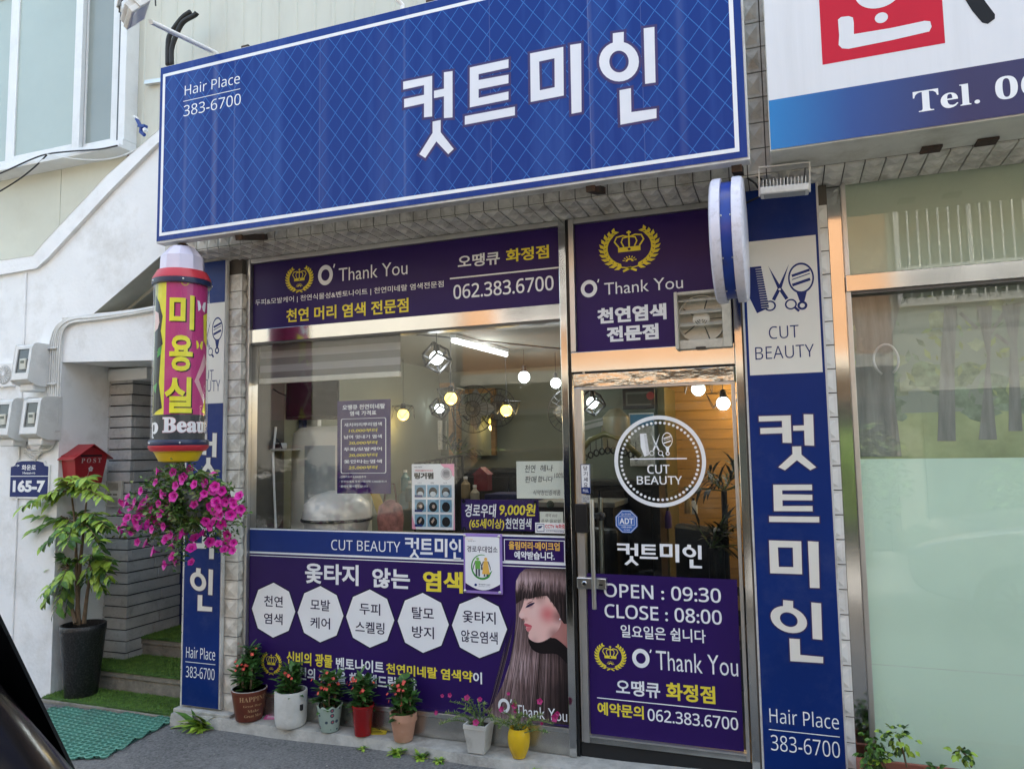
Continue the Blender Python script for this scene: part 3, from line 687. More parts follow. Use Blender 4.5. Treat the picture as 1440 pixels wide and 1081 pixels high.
fr = [(192, 150), (215, 105), (250, 80), (470, 79), (488, 82), (492, 250), (493, 402), (470, 400), (452, 372), (436, 330), (415, 296), (390, 262), (372, 238), (340, 240), (300, 247), (270, 256), (240, 252), (215, 268), (192, 285), (187, 220)]
pr.poly([zp(p) for p in fr], Fr, 5)
for k in range(90):              # fringe wisps
    f = rnd.random(); x0 = 250+f*215; xb = 194+f*290; yb = 258-18*f+rnd.uniform(0, 16) if f < .62 else 250+(f-.62)*430
    a0 = .3+rnd.random()*.4; pts = []
    for q in range(7):
        t = a0+(1-a0)*q/6; pts.append(zp((x0+(xb-x0)*math.sin(t*1.57), 84+(yb-84)*t)))
    pr.stroke([pr.uv(p) for p in pts], [.0002]+[.0012+.002*rnd.random()]*5+[.0002], HAIR[rnd.choice((0, 0, 1, 1, 2))], 5.4+.01*k)
pr.ell(pr.uv(zp((447, 374))), .004, .005, WHITEI, 6.5, n=10)
thanks(pr, (709, 991.6), 8.2, 9.4, (725.4, 1006), (797.6, 997.5), WHITEI, 7)
pr.build('lettering', s)
# ------------------------------------------------ door, fanlight and their prints
DX0 = X_MR+.014; JX0, JX1 = at(1042.5, 700, 0).x, RX0+.03
zdt = at(920, 524, 0).z; zt0 = at(920, 505, 0).z; zdr = at(920, 541, 0).z       # door top, transom top ...
fan_l = thing('fanlight', 'steel framed fanlight panel above the salon door with mirror bright transom', 'door surround', ((DX0+JX1)/2, 0, zdt))
zf0 = at(806.7, 496, 0).z; ztb = at(900, 519.5, 0).z
mb = MB(); mb.box(DX0, DX0+.03, -.03, .06, zf0, ZT); mb.box(DX0+.03, JX0, -.025, .06, ZT-.03, ZT); mb.build('frame', ALU, fan_l, bevel=.002)
mb = MB(); mb.box(DX0, JX0, -.03, .06, ztb, zf0-.002); mb.build('transom', STEEL, fan_l, bevel=.003)
mb = MB(); mb.box(JX0, JX1, -.028, .06, LZ, ZT); mb.build('jamb', STEEL, fan_l, bevel=.003)
mb = MB(); mb.box(DX0+.03, JX0, .004, .05, zf0, ZT-.03); mb.build('backing_board', DALU, fan_l)
s = thing('fanlight_banner', 'squarish purple banner with golden crown and laurel above the salon door', 'banner', ((DX0+JX0)/2, -.004, zf0))
mb = MB(); mb.box(DX0+.032, JX0-.004, -.004, .003, zf0, ZT-.032); mb.build('sheet', PURP, s)
pr = Print(-.0045); A = lambda l, t, r_, b: (at(l, (t+b)/2, pr.y).x, at(r_, (t+b)/2, pr.y).x, at((l+r_)/2, b, pr.y).z, at((l+r_)/2, t, pr.y).z)
crest(pr, *A(841.5, 311, 929.3, 381), YELI)
thanks(pr, (828.3, 406), 11.5, 12, (850, 415), (960, 388), WHITEI, bold=-.002)
pr.text('천연염색', (840, 456), (936.7, 426), WHITEI, .045); pr.text('전문점', (853.3, 481.3), (925.7, 454.3), WHITEI, .045)
pr.build('lettering', s)

door = thing('glass_door', 'glazed salon door with aluminium frame, dented steel top rail and purple lower film', 'door', ((DX0+JX0)/2, 0, LZ))
dx0, dx1 = DX0+.008, JX0-.008; db = at(1056, 1069, 0).z
mb = MB(); mb.box(dx0, dx1, -.02, .03, zdr, ztb-.008); mb.build('top_rail', WAVY, door, bevel=.003)
sx = at(822.5, 700, 0).x
mb = MB(); mb.box(dx0, dx0+.012, -.02, .03, db, zdr); mb.box(dx0+.014, sx, -.026, .03, db, zdr); mb.box(dx1-.018, dx1, -.02, .03, db, zdr)
mb.build('stile', [ALU], door, bevel=.002)
zb1 = at(940, 1044, 0).z
mb = MB(); mb.box(sx, dx1-.018, -.022, .03, db, zb1-.008); mb.build('bottom_rail', M('scuffed_steel', (.55, .55, .52), .16, 1, var=.15, dirt=(.3, .28, .25), damt=.6, bump=.05, bscale=6), door, bevel=.002)
mb = MB(); mb.box(sx, dx1-.018, -.028, .03, zb1-.008, zb1); mb.box(sx, dx1-.018, -.022, .03, zdr-.012, zdr-.001); mb.build('glazing_bead', ALU, door)
mb = MB(); mb.box(sx, dx1-.018, 0, .006, zb1, zdr-.012); mb.build('pane', DGLASS, door)
mb = MB(); mb.box(DX0, JX1, -.012, .03, ztb-.008, ztb); mb.box(DX0, JX0, -.006, .05, LZ-.01, db-.008); mb.build('shadow_gap', BLACK, door)
# prints on the pane
pr = Print(-.0045); zfl = at(930, 810, pr.y).z
pr.rect(sx+.002, dx1-.03, zb1+.002, zfl, PURP, 0.5)
pr.text(sans('OPEN : 09:30'), (849.5, 838.6), (1013.4, 827), WHITEI, .014, 2); pr.text(sans('CLOSE : 08:00'), (850.4, 867.6), (1014.6, 857.6), WHITEI, .014, 2)
pr.text('일요일은 쉽니다', (873, 895.4), (992, 885.2), WHITEI, .016, 2)
A = lambda l, t, r_, b: (at(l, (t+b)/2, pr.y).x, at(r_, (t+b)/2, pr.y).x, at((l+r_)/2, b, pr.y).z, at((l+r_)/2, t, pr.y).z)
crest(pr, *A(835.5, 899.5, 881.5, 942), YELI)
thanks(pr, (901.2, 925), 12.2, 13, (923, 941), (1037.2, 923), WHITEI, bold=-.002)
pr.text('오땡큐', (866.6, 975.5), (928, 959.5), WHITEI, .022, 2); pr.text('화정점', (937, 983), (1005.3, 964.7), YELI, .03, 2)
pr.line((839.7, 979.6), (1036, 1001), .005, WHITEI, 2)
pr.text('예약문의', (840.6, 1004), (905, 992.3), YELI, .025, 2); pr.text(sans('062.383.6700'), (911, 1012.5), (1037.7, 1008.6), WHITEI, .012, 2)
shop_word(pr, [(868, 763.5, 898, 794.5), (899.5, 765, 925, 785.5), (928, 764.5, 955.5, 790), (960, 765.5, 987, 798.5)], WHITEI, 2)
C0 = pr.uv((927, 648.2)); px1 = pr.uv((928, 648.2))[0]-C0[0]; RR = 64.5*px1
pr.ell(C0, RR, RR, WHITEI, 1, hole=.915, n=72)
for k in range(54):
    t = 2*math.pi*k/54; pr.ell((C0[0]+.84*RR*math.cos(t), C0[1]+.84*RR*math.sin(t)), .031*RR, .031*RR, WHITEI, 1, n=10)
zz = C0[1]+.36*RR
icons(pr, (C0[0]-.31*RR, zz), (C0[0]-.06*RR, zz), (C0[0]+.19*RR, zz), .5*RR, WHITEI, BLACKI, 1, .95)
pr.line((886, 644.9), (966, 644.9), .007, WHITEI, 1)
pr.text(sans('CUT'), (910.4, 665.9), (941.5, 653), WHITEI, .012, 1); pr.text(sans('BEAUTY'), (895.7, 681), (959, 669), WHITEI, .012, 1)
pr.build('lettering', door)
# pull handle with its twin inside, lock boxes
a, b = at(832, 702, -.075), at(838, 856, -.075)
mb = MB(); mb.tube([(a.x, -.075, a.z), (a.x, -.075, b.z)], .0125, 16)
for z in (a.z-.10, b.z+.10): mb.tube([(a.x, -.075, z), (a.x, .0, z)], .008, 10)
mb.build('handle', STEEL2, door, auto=40)
mb = MB(); mb.tube([(a.x+.012, .07, a.z), (a.x+.012, .07, b.z)], .0125, 16); mb.build('handle', STEEL2, door, auto=40)
l = at(808.5, 708, -.05); q = at(827, 749, -.05)
mb = MB(); mb.box(l.x, q.x, -.055, -.024, q.z, l.z); mb.build('lock_box', BLACK, door, bevel=.004)
l = at(811, 811, -.04); q = at(853, 829, -.04)
k = mb = MB(); mb.box(l.x, q.x, -.044, -.008, q.z, l.z); pl = mb.build('lock_plate', STEEL2, door, bevel=.005)
c = at(822, 820, -.044); mb = MB(); mb.lathe([(.014, -.047), (.014, -.049), (.010, -.052), (.010, -.050), (.001, -.050)], (c.x, 0, c.z), 20, 'y'); mb.build('cylinder', STEEL, pl, auto=30)
c = at(845, 822, -.044); mb = MB(); mb.box(c.x-.012, c.x+.010, -.046, -.0435, c.z-.004, c.z+.004); mb.build('keyhole', BLACK, pl)
l = at(832, 722, -.03); mb = MB(); mb.lathe([(.024, -.0005), (.024, -.012), (.016, -.02)], (l.x+.045, 0, l.z-.015), 24, 'y'); mb.box(l.x-.012, l.x+.04, -.034, -.012, l.z-.028, l.z); mb.build('latch', BLACK, door, bevel=.002)
mb = MB()
for px, py in ((821, 524), (1026, 531)): p = at(px, py, -.02); mb.lathe([(.007, -.021), (.006, -.024), (.001, -.0245)], (p.x, 0, p.z), 12, 'y')
mb.build('screw', STEEL2, door)

def sticker(name, label, cat, tl, br, y, mat, bevel=0, t=.0025, group=None, tilt=0):
    a, b = at(tl[0], tl[1], y), at(br[0], br[1], y)
    s = thing(name, label, cat, ((a.x+b.x)/2, y, b.z), 0, group)
    mb = MB(); mb.box(a.x, b.x, y, y+t, b.z, a.z); mb.build('sheet', mat, s, bevel=bevel)
    return s, Print(y-.0004), (a.x, b.x, b.z, a.z)
PAPER = M('note_paper', (.66, .68, .60), .8, var=.03); WHP = M('white_paper', (.78, .78, .78), .55, var=.02)
s, pr, (x0, x1, z0, z1) = sticker('pull_label', 'narrow white vertical pull label on the door stile above the black lock', 'sticker', (816.5, 652.5), (830.5, 694), -.0295, WHP)
for k, ch in enumerate('당기세요'): pr.wtext(ch, x0+.015, z1-.034-.030*k, x1-.014, z1-.010-.030*k, DARKI, .012)
pr.rect(x0, x1, z0, z0+.034, BLUEV, 1); pr.wtext('PULL', x0+.01, z0+.009, x1-.01, z0+.024, WHITEI, .01, 2); pr.frame(x0, x1, z0, z1, .003, BLUEV, 2); pr.build('lettering', s)
s, pr, (x0, x1, z0, z1) = sticker('serial_label', 'small grey printed label below the white pull label on the door stile', 'sticker', (817.5, 696), (830, 706.5), -.0295, M('grey_label', (.45, .45, .44), .6))
pr.wtext('당김', x0+.008, z0+.016, x1-.006, z1-.005, DARKI, .0); pr.wtext('자동', x0+.008, z0+.003, x0+.03, z0+.013, DARKI, 0); pr.build('lettering', s)
# octagonal alarm sticker
c = at(881, 733, -.004); c2 = at(897, 733, -.004); r_ = (c2.x-c.x)*1.06
s = thing('alarm_sticker', 'blue octagonal security sticker on the door glass', 'sticker', (c.x, -.004, c.z-r_))
octo = lambda q: [(c.x+q*r_*math.cos(R(22.5+45*k)), c.z+q*r_*math.sin(R(22.5+45*k))) for k in range(8)]
SBL = M('sticker_blue', (.03, .12, .42), .4)
mb = MB(); mb.prism(octo(1), -.0045, -.002); mb.build('sheet', SBL, s)
pr = Print(-.0046); pr.loops([octo(.94), octo(.90)], WHITEI, 1)
pr.wtext(sans('ADT'), c.x-.58*r_, c.z-.2*r_, c.x+.58*r_, c.z+.28*r_, WHITEI, .03, 2); pr.wtext('캡스무인경비', c.x-.4*r_, c.z+.5*r_, c.x+.4*r_, c.z+.68*r_, WHITEI, .0, 2)
pr.wtext('1588-6400', c.x-.42*r_, c.z-.52*r_, c.x+.42*r_, c.z-.38*r_, WHITEI, .0, 2); pr.wtext('무단침입', c.x-.25*r_, c.z-.74*r_, c.x+.25*r_, c.z-.62*r_, WHITEI, .0, 2)
pr.frame(c.x-.66*r_, c.x+.66*r_, c.z-.3*r_, c.z+.42*r_, .0016, WHITEI, 1.5); pr.build('lettering', s)

# plaque with two figures
a, b = at(651.5, 749.5, -.02), at(706.5, 836, -.02)
s = thing('senior_discount_plaque', 'clear lilac edged plaque with a green and orange couple on the shop window', 'plaque', ((a.x+b.x)/2, -.02, b.z))
LIL = M('lilac_acrylic', (.33, .22, .58), .2, var=.05); x0, x1, z0, z1 = a.x, b.x, b.z, a.z
mb = MB(); mb.box(x0, x1, -.022, -.006, z0, z1); mb.build('plate', LIL, s, bevel=.003)
pr = Print(-.0225); W, H = x1-x0, z1-z0
body = [(x0+.05*W, z1-.05*H), (x1-.05*W, z1-.05*H), (x1-.05*W, z0+.17*H)]+[(x1-.05*W-.9*W*t, z0+.17*H-.11*H*math.sin(math.pi*t)) for t in (.1, .2, .3, .4, .5, .6, .7, .8, .9)]+[(x0+.05*W, z0+.17*H)]
pr.rect(x0+.05*W, x1-.05*W, z0+.05*H, z1-.05*H, PURP, 1); pr.wpoly(body, WHITEI, 2)
GRN = M('green_ink', (.16, .42, .08), .5); DGR = M('figure_grey', (.05, .06, .09), .5)
pr.wtext('경로우대업소', x0+.1*W, z1-.31*H, x1-.1*W, z1-.205*H, DARKI, .012, 3)
pr.wtext('마음이 따뜻한', x0+.09*W, z1-.105*H, x0+.26*W, z1-.085*H, ORGI, 0, 3); pr.wtext('행복한 남구', x0+.13*W, z1-.135*H, x0+.33*W, z1-.115*H, DARKI, 0, 3)
cx, cz, rr = x0+.49*W, z0+.45*H, .27*W
GR2 = M('leaf_green_ink', (.06, .30, .06), .5)
pr.stroke([(cx+rr*math.cos(t), cz+rr*1.05*math.sin(t)) for t in [R(70+k*12) for k in range(21)]]+[(cx+rr*.55, cz-rr*.85), (cx+rr*.98, cz-rr*.3)], [.001]+[.004+.010*k/20 for k in range(20)]+[.02, .001], GR2, 3)
for q, (ox, m_) in enumerate(((-.11, GRN), (.10, ORGI))):
    hx_ = cx+ox*W
    pr.ell((hx_, cz+.13*H), .04*W, .027*H, m_ if q else M('light_green_ink', (.30, .55, .14), .5), 4, n=16)
    if q: pr.wpoly([(hx_-.05*W, cz+.10*H), (hx_+.05*W, cz+.10*H), (hx_+.1*W, cz-.12*H), (hx_-.1*W, cz-.12*H)], m_, 4)
    else: pr.wpoly([(hx_-.07*W, cz+.10*H), (hx_+.07*W, cz+.10*H), (hx_+.06*W, cz-.04*H), (hx_-.06*W, cz-.04*H)], m_, 4)
    for s_ in (-1, 1):
        pr.stroke([(hx_+s_*.06*W, cz+.09*H), (hx_+s_*.11*W, cz+.0*H), (hx_+s_*.12*W, cz-.05*H)], .022*W, DGR, 3.8)
        pr.rect(hx_+s_*.035*W-.022*W, hx_+s_*.035*W+.022*W, cz-.16*H, cz-.03*H, DGR, 3.6)
pr.ell((x0+.32*W, z0+.145*H), .035*W, .022*H, BLUEV, 3, n=20); pr.wtext('광주광역시 남구', x0+.40*W, z0+.145*H, x0+.7*W, z0+.168*H, DARKI, .01, 3); pr.wtext('GWANGJU NAM-GU', x0+.40*W, z0+.118*H, x0+.7*W, z0+.13*H, DARKI, 0, 3)
pr.build('lettering', s)
for sx_, sz_ in ((.04, .965), (.94, .965), (.04, .04), (.94, .04)):
    mb = MB(); mb.lathe([(.008, -.022), (.008, -.028), (.005, -.031), (.001, -.032)], (x0+sx_*W, 0, z0+sz_*H), 16, 'y'); mb.build('screw', STEEL2, s, auto=40)

s, pr, (x0, x1, z0, z1) = sticker('senior_price_card', 'small purple price card reading 9,000 standing inside the window above the lilac plaque', 'sign', (648.5, 702), (758, 746.5), .012, PURP)
pr.text('경로우대', (654, 726.5), (698, 708.5), WHITEI, .02, 2, shear=.12); pr.text('9,000원', (702.5, 726), (753.5, 707.5), YELI, .022, 2, shear=.12)
pr.text('(65세이상)', (660, 744.3), (709, 729.3), YELI, .02, 2, shear=.1); pr.text('천연염색', (711, 743.2), (747.5, 728.5), WHITEI, .02, 2, shear=.08); pr.build('lettering', s)
for px, py in ((652, 704.5), (753, 707), (653, 743)):
    p = at(px, py, .008); mb = MB(); mb.lathe([(.011, -.002), (.011, .001), (.006, .004)], (p.x, .008, p.z), 16, 'y'); mb.build('suction_cup', glass('cup_%d' % px, (.5, .5, .5), 1.5), s, auto=40)
s, pr, (x0, x1, z0, z1) = sticker('camera_notice', 'white and red camera recording sticker at the lower right corner of the window', 'sticker', (752.5, 734.5), (796, 750), -.003, WHP)
W, H = x1-x0, z1-z0
pr.frame(x0+.05*W, x0+.30*W, z0+.15*H, z1-.1*H, .003, NAVYI, 1); pr.wpoly([(x0+.09*W, z0+.42*H), (x0+.2*W, z0+.5*H), (x0+.25*W, z0+.72*H), (x0+.11*W, z0+.66*H)], NAVYI, 1)
pr.wtext('CCTV 녹화중', x0+.33*W, z0+.46*H, x1-.03*W, z1-.1*H, REDI, .02, 1); pr.rect(x0+.33*W, x1-.03*W, z0+.335*H, z0+.36*H, NAVYI, 1); pr.wtext('CCTV Recording', x0+.36*W, z0+.1*H, x1-.06*W, z0+.28*H, NAVYI, .02, 1); pr.build('lettering', s)
PEN = M('pen_ink', (.06, .06, .065), .6)
s, pr, (x0, x1, z0, z1) = sticker('handwritten_note', 'pale handwritten paper note taped inside the window near the door', 'note', (726, 648.5), (795.5, 701), .009, PAPER)
W, H = x1-x0, z1-z0
for t, a, b, c, d in (('천연', .18, .70, .40, .90), ('헤나', .50, .72, .76, .90), ('100%', .78, .55, .97, .68), ('판매', .18, .42, .42, .60), ('합니다', .45, .44, .75, .60), ('식약청인증제품', .34, .09, .90, .23)):
    pr.wtext(t, x0+a*W, z0+b*H, x0+c*W, z0+d*H, PEN, .002, 1, shear=.15)
pr.build('lettering', s)
s, pr, (x0, x1, z0, z1) = sticker('small_note', 'small scribbled slip of paper under the handwritten note at the window', 'note', (759, 719), (792, 737), .009, PAPER)
W, H = x1-x0, z1-z0; pr.wtext('예약 010', x0+.25*W, z0+.55*H, x0+.75*W, z0+.85*H, PEN, -.004, 1, shear=.2); pr.wtext('휴무 일요일', x0+.05*W, z0+.12*H, x0+.9*W, z0+.4*H, PEN, -.004, 1, shear=.2); pr.build('lettering', s)
p = at(774, 709, .008); mb = MB(); mb.lathe([(.022, -.001), (.022, .001), (.012, .008), (.006, .018)], (p.x, .007, p.z), 20, 'y')
tag(mb.build('suction_hook', [glass('hook_cup', (.55, .6, .55), 1.5)], auto=40), 'clear suction hook with green tip holding the scribbled slip', 'hook')
# perm poster
s, pr, (x0, x1, z0, z1) = sticker('perm_poster', 'white and pink perm poster with nine hairstyle pictures inside the window', 'poster', (579, 652.5), (639.5, 745), .012, WHP)
W, H = x1-x0, z1-z0; PINK = M('pink_ink', (.78, .33, .45), .5)
pr.wpoly([(x0+.68*W, z1), (x1, z1), (x1, z1-.2*H)], PINK, 1); pr.wpoly([(x0, z0+.22*H), (x0, z0), (x0+.1*W, z0)], PINK, 1); pr.wpoly([(x1-.03*W, z0), (x1, z0), (x1, z0+.5*H)], PINK, 1)
pr.wtext('탄력있게 볼륨있게 자연스럽게', x0+.08*W, z1-.115*H, x0+.5*W, z1-.085*H, REDI, .01, 2); pr.wtext('HAIR PERM', x0+.06*W, z1-.055*H, x0+.25*W, z1-.035*H, DARKI, 0, 2)
pr.wtext('링거펌', x0+.06*W, z1-.23*H, x0+.52*W, z1-.13*H, BLACKI, .05, 2)
pr.ell((x0+.82*W, z1-.15*H), .13*W, .13*W, M('seal_grey', (.35, .33, .34), .5), 2); pr.ell((x0+.82*W, z1-.15*H), .12*W, .12*W, M('seal_pale', (.62, .58, .6), .5), 2.5, hole=.8)
for k in range(3): pr.rect(x0+.76*W, x0+.88*W, z1-(.125+.02*k)*H, z1-(.117+.02*k)*H, DARKI, 3)
BL1 = M('photo_blue', (.17, .33, .45), .5, var=.3, scale=30); SK3 = M('photo_skin', (.45, .33, .27), .5)
for i in range(3):
    pr.wtext(('사용전', '중', '사용후')[i], x0+(.14+.3*i)*W, z1-.30*H, x0+(.24+.3*i)*W, z1-.28*H, DARKI, .0, 2)
    for j in range(3):
        a, b = x0+(.07+.30*i)*W, z1-(.51+.225*j)*H
        pr.rect(a, a+.27*W, b, b+.19*H, BL1, 2); cxx, czz = a+.135*W, b+.08*H
        pr.ell((cxx, czz), .095*W, .075*H, BLACKI, 2.5, n=20)
        if j == 0: pr.ell((cxx, czz-.03*H), .07*W, .04*H, M('photo_pale', (.5, .55, .58), .5), 3, n=16)
        if j == 1 and i < 2: pr.ell((cxx+.01*W, czz+.005*H), .035*W, .03*H, SK3, 3, n=14)
        if j == 2 and i < 2: pr.wpoly([(cxx-.05*W, czz), (cxx+.02*W, czz+.06*H), (cxx+.03*W, czz+.02*H), (cxx-.02*W, czz-.03*H)], SK3, 3)
        if i == 0: pr.rect(a, a+.18*W, b, b+.035*H, BLUEV, 3.4)
pr.build('picture', s)
# price list hung inside
s, pr, (x0, x1, z0, z1) = sticker('price_list', 'tall narrow purple price list hung inside the window beside the white appliance', 'sign', (474.5, 564), (549.5, 694), .02, PURP)
W, H = x1-x0, z1-z0
pr.wtext('오땡큐 천연미네랄', x0+.1*W, z1-.1*H, x1-.1*W, z1-.045*H, WHITEI, .02, 1); pr.wtext('염색 가격표', x0+.24*W, z1-.165*H, x1-.26*W, z1-.115*H, WHITEI, .02, 1)
fr = lambda e: [(x0+.07*W+e+.03*W*(k in (0, 1)) , 0) for k in ()]
def rrect(a, b, c, d, r_): return [(cx+r_*math.cos(R(t)), cz+r_*math.sin(R(t))) for cx, cz, t0 in ((b-r_, d-r_, 0), (a+r_, d-r_, 90), (a+r_, c+r_, 180), (b-r_, c+r_, 270)) for t in range(t0, t0+91, 15)]
pr.loops([rrect(x0+.07*W, x1-.08*W, z0+.215*H, z1-.195*H, .03*W), rrect(x0+.085*W, x1-.095*W, z0+.22*H, z1-.2*H, .025*W)], WHITEI, 1)
for k, (a, b) in enumerate((('새치머리뿌리염색', '10,000부터'), ('남여 멋내기 염색', '20,000부터'), ('두피/모발케어', '20,000부터'), ('옻안타는염색', '25,000부터'))):
    zz = z1-(.26+.132*k)*H; pr.wtext(a, x0+.13*W, zz-.022*H, x1-.16*W, zz+.018*H, WHITEI, .018, 1); pr.wtext(b, x0+.22*W, zz-.087*H, x1-.24*W, zz-.047*H, YELI, .018, 1, shear=.1)
for k, t in enumerate(('· 긴머리추가 5,000원추가', '· 천연염색시 두피+헤어팩 5,000원추가', '· 클리닉 염색할인됩니다')): pr.wtext(t, x0+.04*W, z0+(.165-.05*k)*H, x0+(.55, .93, .58)[k]*W, z0+(.19-.05*k)*H, WHITEI, .01, 1)
pr.build('lettering', s)

# ------------------------------------------------ exhaust fan over the door
a, b = at(948, 412, -.06), at(1030, 487, -.06)
fan = thing('exhaust_fan', 'beige louvred exhaust fan set in the banner above the door', 'fan', ((a.x+b.x)/2, -.05, b.z))
BEIGE = M('aged_beige_plastic', (.58, .55, .47), .45, var=.06, dirt=(.2, .18, .14), dscale=8, damt=.5)
x0, x1, z0, z1 = a.x, b.x, b.z, a.z; t = .035
mb = MB(); mb.box(x0, x0+.018, -.085, -.004, z0, z1); mb.box(x1-t-.01, x1, -.065, -.004, z0, z1); mb.box(x0+.018, x1-t-.01, -.065, -.004, z0, z0+t+.012); mb.box(x0+.018, x1-t-.01, -.075, -.004, z1-.016, z1)
mb.build('frame', BEIGE, fan, bevel=.004)
cx, cz = (x0+x1-.02)/2, (z0+z1)/2+.005; rr = (z1-z0)*.40
mb = MB(); n = 32; q = rr*1.02
ring = [(cx+rr*math.cos(2*math.pi*k/n), cz+rr*math.sin(2*math.pi*k/n)) for k in range(n)]
pr = Print(-.012); pr.loops([[(x0+.018, z0+.045), (x1-.04, z0+.045), (x1-.04, z1-.014), (x0+.018, z1-.014)], ring], BEIGE, 1); pr.build('backplate', fan)
mb = MB(); mb.lathe([(rr, -.045), (rr, -.006), (rr+.004, -.006), (rr+.004, -.045), (rr, -.045)], (cx, 0, cz), 40, 'y', cap=False); mb.build('shroud', BEIGE, fan, auto=40)
mb = MB()
for k in range(5):
    t0 = 2*math.pi*k/5
    for e in range(6):
        u0, u1 = t0+.16*e, t0+.16*(e+1); y0, y1 = -.008+.004*e-.02, -.008+.004*(e+1)-.02
        mb.face([(cx+.3*rr*math.cos(u0), y0+.014, cz+.3*rr*math.sin(u0)), (cx+.95*rr*math.cos(u0), y0+.014, cz+.95*rr*math.sin(u0)), (cx+.95*rr*math.cos(u1), y1+.014, cz+.95*rr*math.sin(u1)), (cx+.3*rr*math.cos(u1), y1+.014, cz+.3*rr*math.sin(u1))])
mb.build('fan_blades', M('fan_grey', (.07, .075, .065), .5), fan)
mb = MB(); mb.box(x0, x1, -.003, -.0005, z0, z1); mb.build('dark_opening', BLACK, fan)
mb = MB(); mb.lathe([(.34*rr, -.035), (.36*rr, -.045), (.001, -.05)], (cx, 0, cz), 32, 'y'); hubo = mb.build('hub', BEIGE, fan, auto=30)
pr = Print(-.051)
for k in range(3):
    for s_ in (0, 1): pr.ell((cx, cz), (.10+.085*k)*rr, (.10+.085*k)*rr, BLACKI, 1, hole=1-.28/(1+k), a0=R(200 if s_ == 0 else 285), a1=R(255 if s_ == 0 else 340), n=10)
pr.build('vent_slot', hubo)
for z in (z1-.040, z1-.105, z1-.170):
    mb = MB(); mb.T = Matrix.Translation((0, -.045, z)) @ Matrix.Rotation(R(28), 4, 'X')
    mb.box(x0+.02, x1-.045, -.026, .026, -.0022, .0022); mb.build('louvre', BEIGE, fan, bevel=.001)
mb = MB(); mb.box(cx-.03, cx+.02, -.067, -.06, z0-.002, z0+.008); mb.build('catch', BLACK, fan)
# ------------------------------------------------ main sign
SY = -.6
a, b = at(225, 95, SY), at(1055, 228, SY)
sx0, sx1, sz0, sz1 = a.x, b.x, at(218.3, 342.7, SY).z, a.z
msign = thing('shop_sign', 'huge blue lattice patterned signboard with white Korean letters above the salon', 'signboard', ((sx0+sx1)/2, -.5, sz0))
EDGE = M('weathered_white_metal', (.60, .59, .56), .45, var=.08, dirt=(.25, .2, .15), dscale=5, damt=.7)
mb = MB(); mb.box(sx0, sx1, SY+.004, SY+.07, sz0, sz1); mb.build('case', EDGE, msign, bevel=.003)
# plain blue face and lattice field
SB = M('sign_blue', (.007, .036, .22), .3, var=.10, scale=1.6, dirt=(.10, .15, .40), dscale=9, damt=.30, stretch=(1, 1, .06))
LAT, n, bs = node_mat('lattice_blue', .35); bs.inputs['Specular IOR Level'].default_value = .2
tc = n.nodes.new('ShaderNodeTexCoord'); sp = n.nodes.new('ShaderNodeSeparateXYZ'); n.links.new(tc.outputs['Object'], sp.inputs[0])
def mth(n, op, a, b=None):
    k = n.nodes.new('ShaderNodeMath'); k.operation = op
    for i, v in enumerate((a, b)):
        if v is None: continue
        if isinstance(v, (int, float)): k.inputs[i].default_value = v
        else: n.links.new(v, k.inputs[i])
    return k.outputs[0]
LW, LH = .1005, .127
ua = mth(n, 'DIVIDE', sp.outputs[0], LW); va = mth(n, 'DIVIDE', sp.outputs[2], LH); ws = []
for op in ('ADD', 'SUBTRACT'):
    f = mth(n, 'FRACT', mth(n, op, ua, va)); d = mth(n, 'ABSOLUTE', mth(n, 'SUBTRACT', f, .5)); ws.append(mth(n, 'LESS_THAN', d, .022))
ln = mth(n, 'MAXIMUM', ws[0], ws[1])
nz = n.nodes.new('ShaderNodeTexNoise'); nz.inputs['Scale'].default_value = 9; nz.inputs['Detail'].default_value = 8; mpp = n.nodes.new('ShaderNodeMapping'); mpp.inputs['Scale'].default_value = (1, 1, .05)
n.links.new(tc.outputs['Object'], mpp.inputs[0]); n.links.new(mpp.outputs[0], nz.inputs['Vector'])
rp = n.nodes.new('ShaderNodeValToRGB'); rp.color_ramp.elements[0].position = .48; rp.color_ramp.elements[1].position = .78
rp.color_ramp.elements[0].color = (.005, .034, .215, 1); rp.color_ramp.elements[1].color = (.026, .076, .30, 1); n.links.new(nz.outputs['Fac'], rp.inputs[0])
# chalky rain streaks running down from the lamp fixings
base = rp.outputs[0]
for xs_, wd_, am_ in ((at(303, 150, -.6).x, .030, .30), (at(330, 150, -.6).x, .008, .22), (at(569, 150, -.6).x, .012, .16), (at(832, 150, -.6).x, .018, .15), (at(830, 150, -.6).x, .004, .4), (at(262, 150, -.6).x, .02, .14), (at(450, 150, -.6).x, .006, .2), (at(455, 150, -.6).x, .05, .07), (at(690, 150, -.6).x, .004, .25), (at(960, 150, -.6).x, .03, .10), (at(905, 150, -.6).x, .003, .25), (at(540, 150, -.6).x, .07, .06)):
    dd = mth(n, 'ABSOLUTE', mth(n, 'SUBTRACT', sp.outputs[0], xs_)); q = n.nodes.new('ShaderNodeMapRange'); q.interpolation_type = 'SMOOTHSTEP'; q.inputs['From Min'].default_value = 0; q.inputs['From Max'].default_value = wd_; q.inputs['To Min'].default_value = am_; q.inputs['To Max'].default_value = 0; n.links.new(dd, q.inputs[0])
    mk = n.nodes.new('ShaderNodeMix'); mk.data_type = 'RGBA'; n.links.new(mth(n, 'MULTIPLY', q.outputs[0], mth(n, 'ADD', nz.outputs['Fac'], .3)), mk.inputs[0]); n.links.new(base, mk.inputs[6]); mk.inputs[7].default_value = (.30, .34, .55, 1); base = mk.outputs[2]
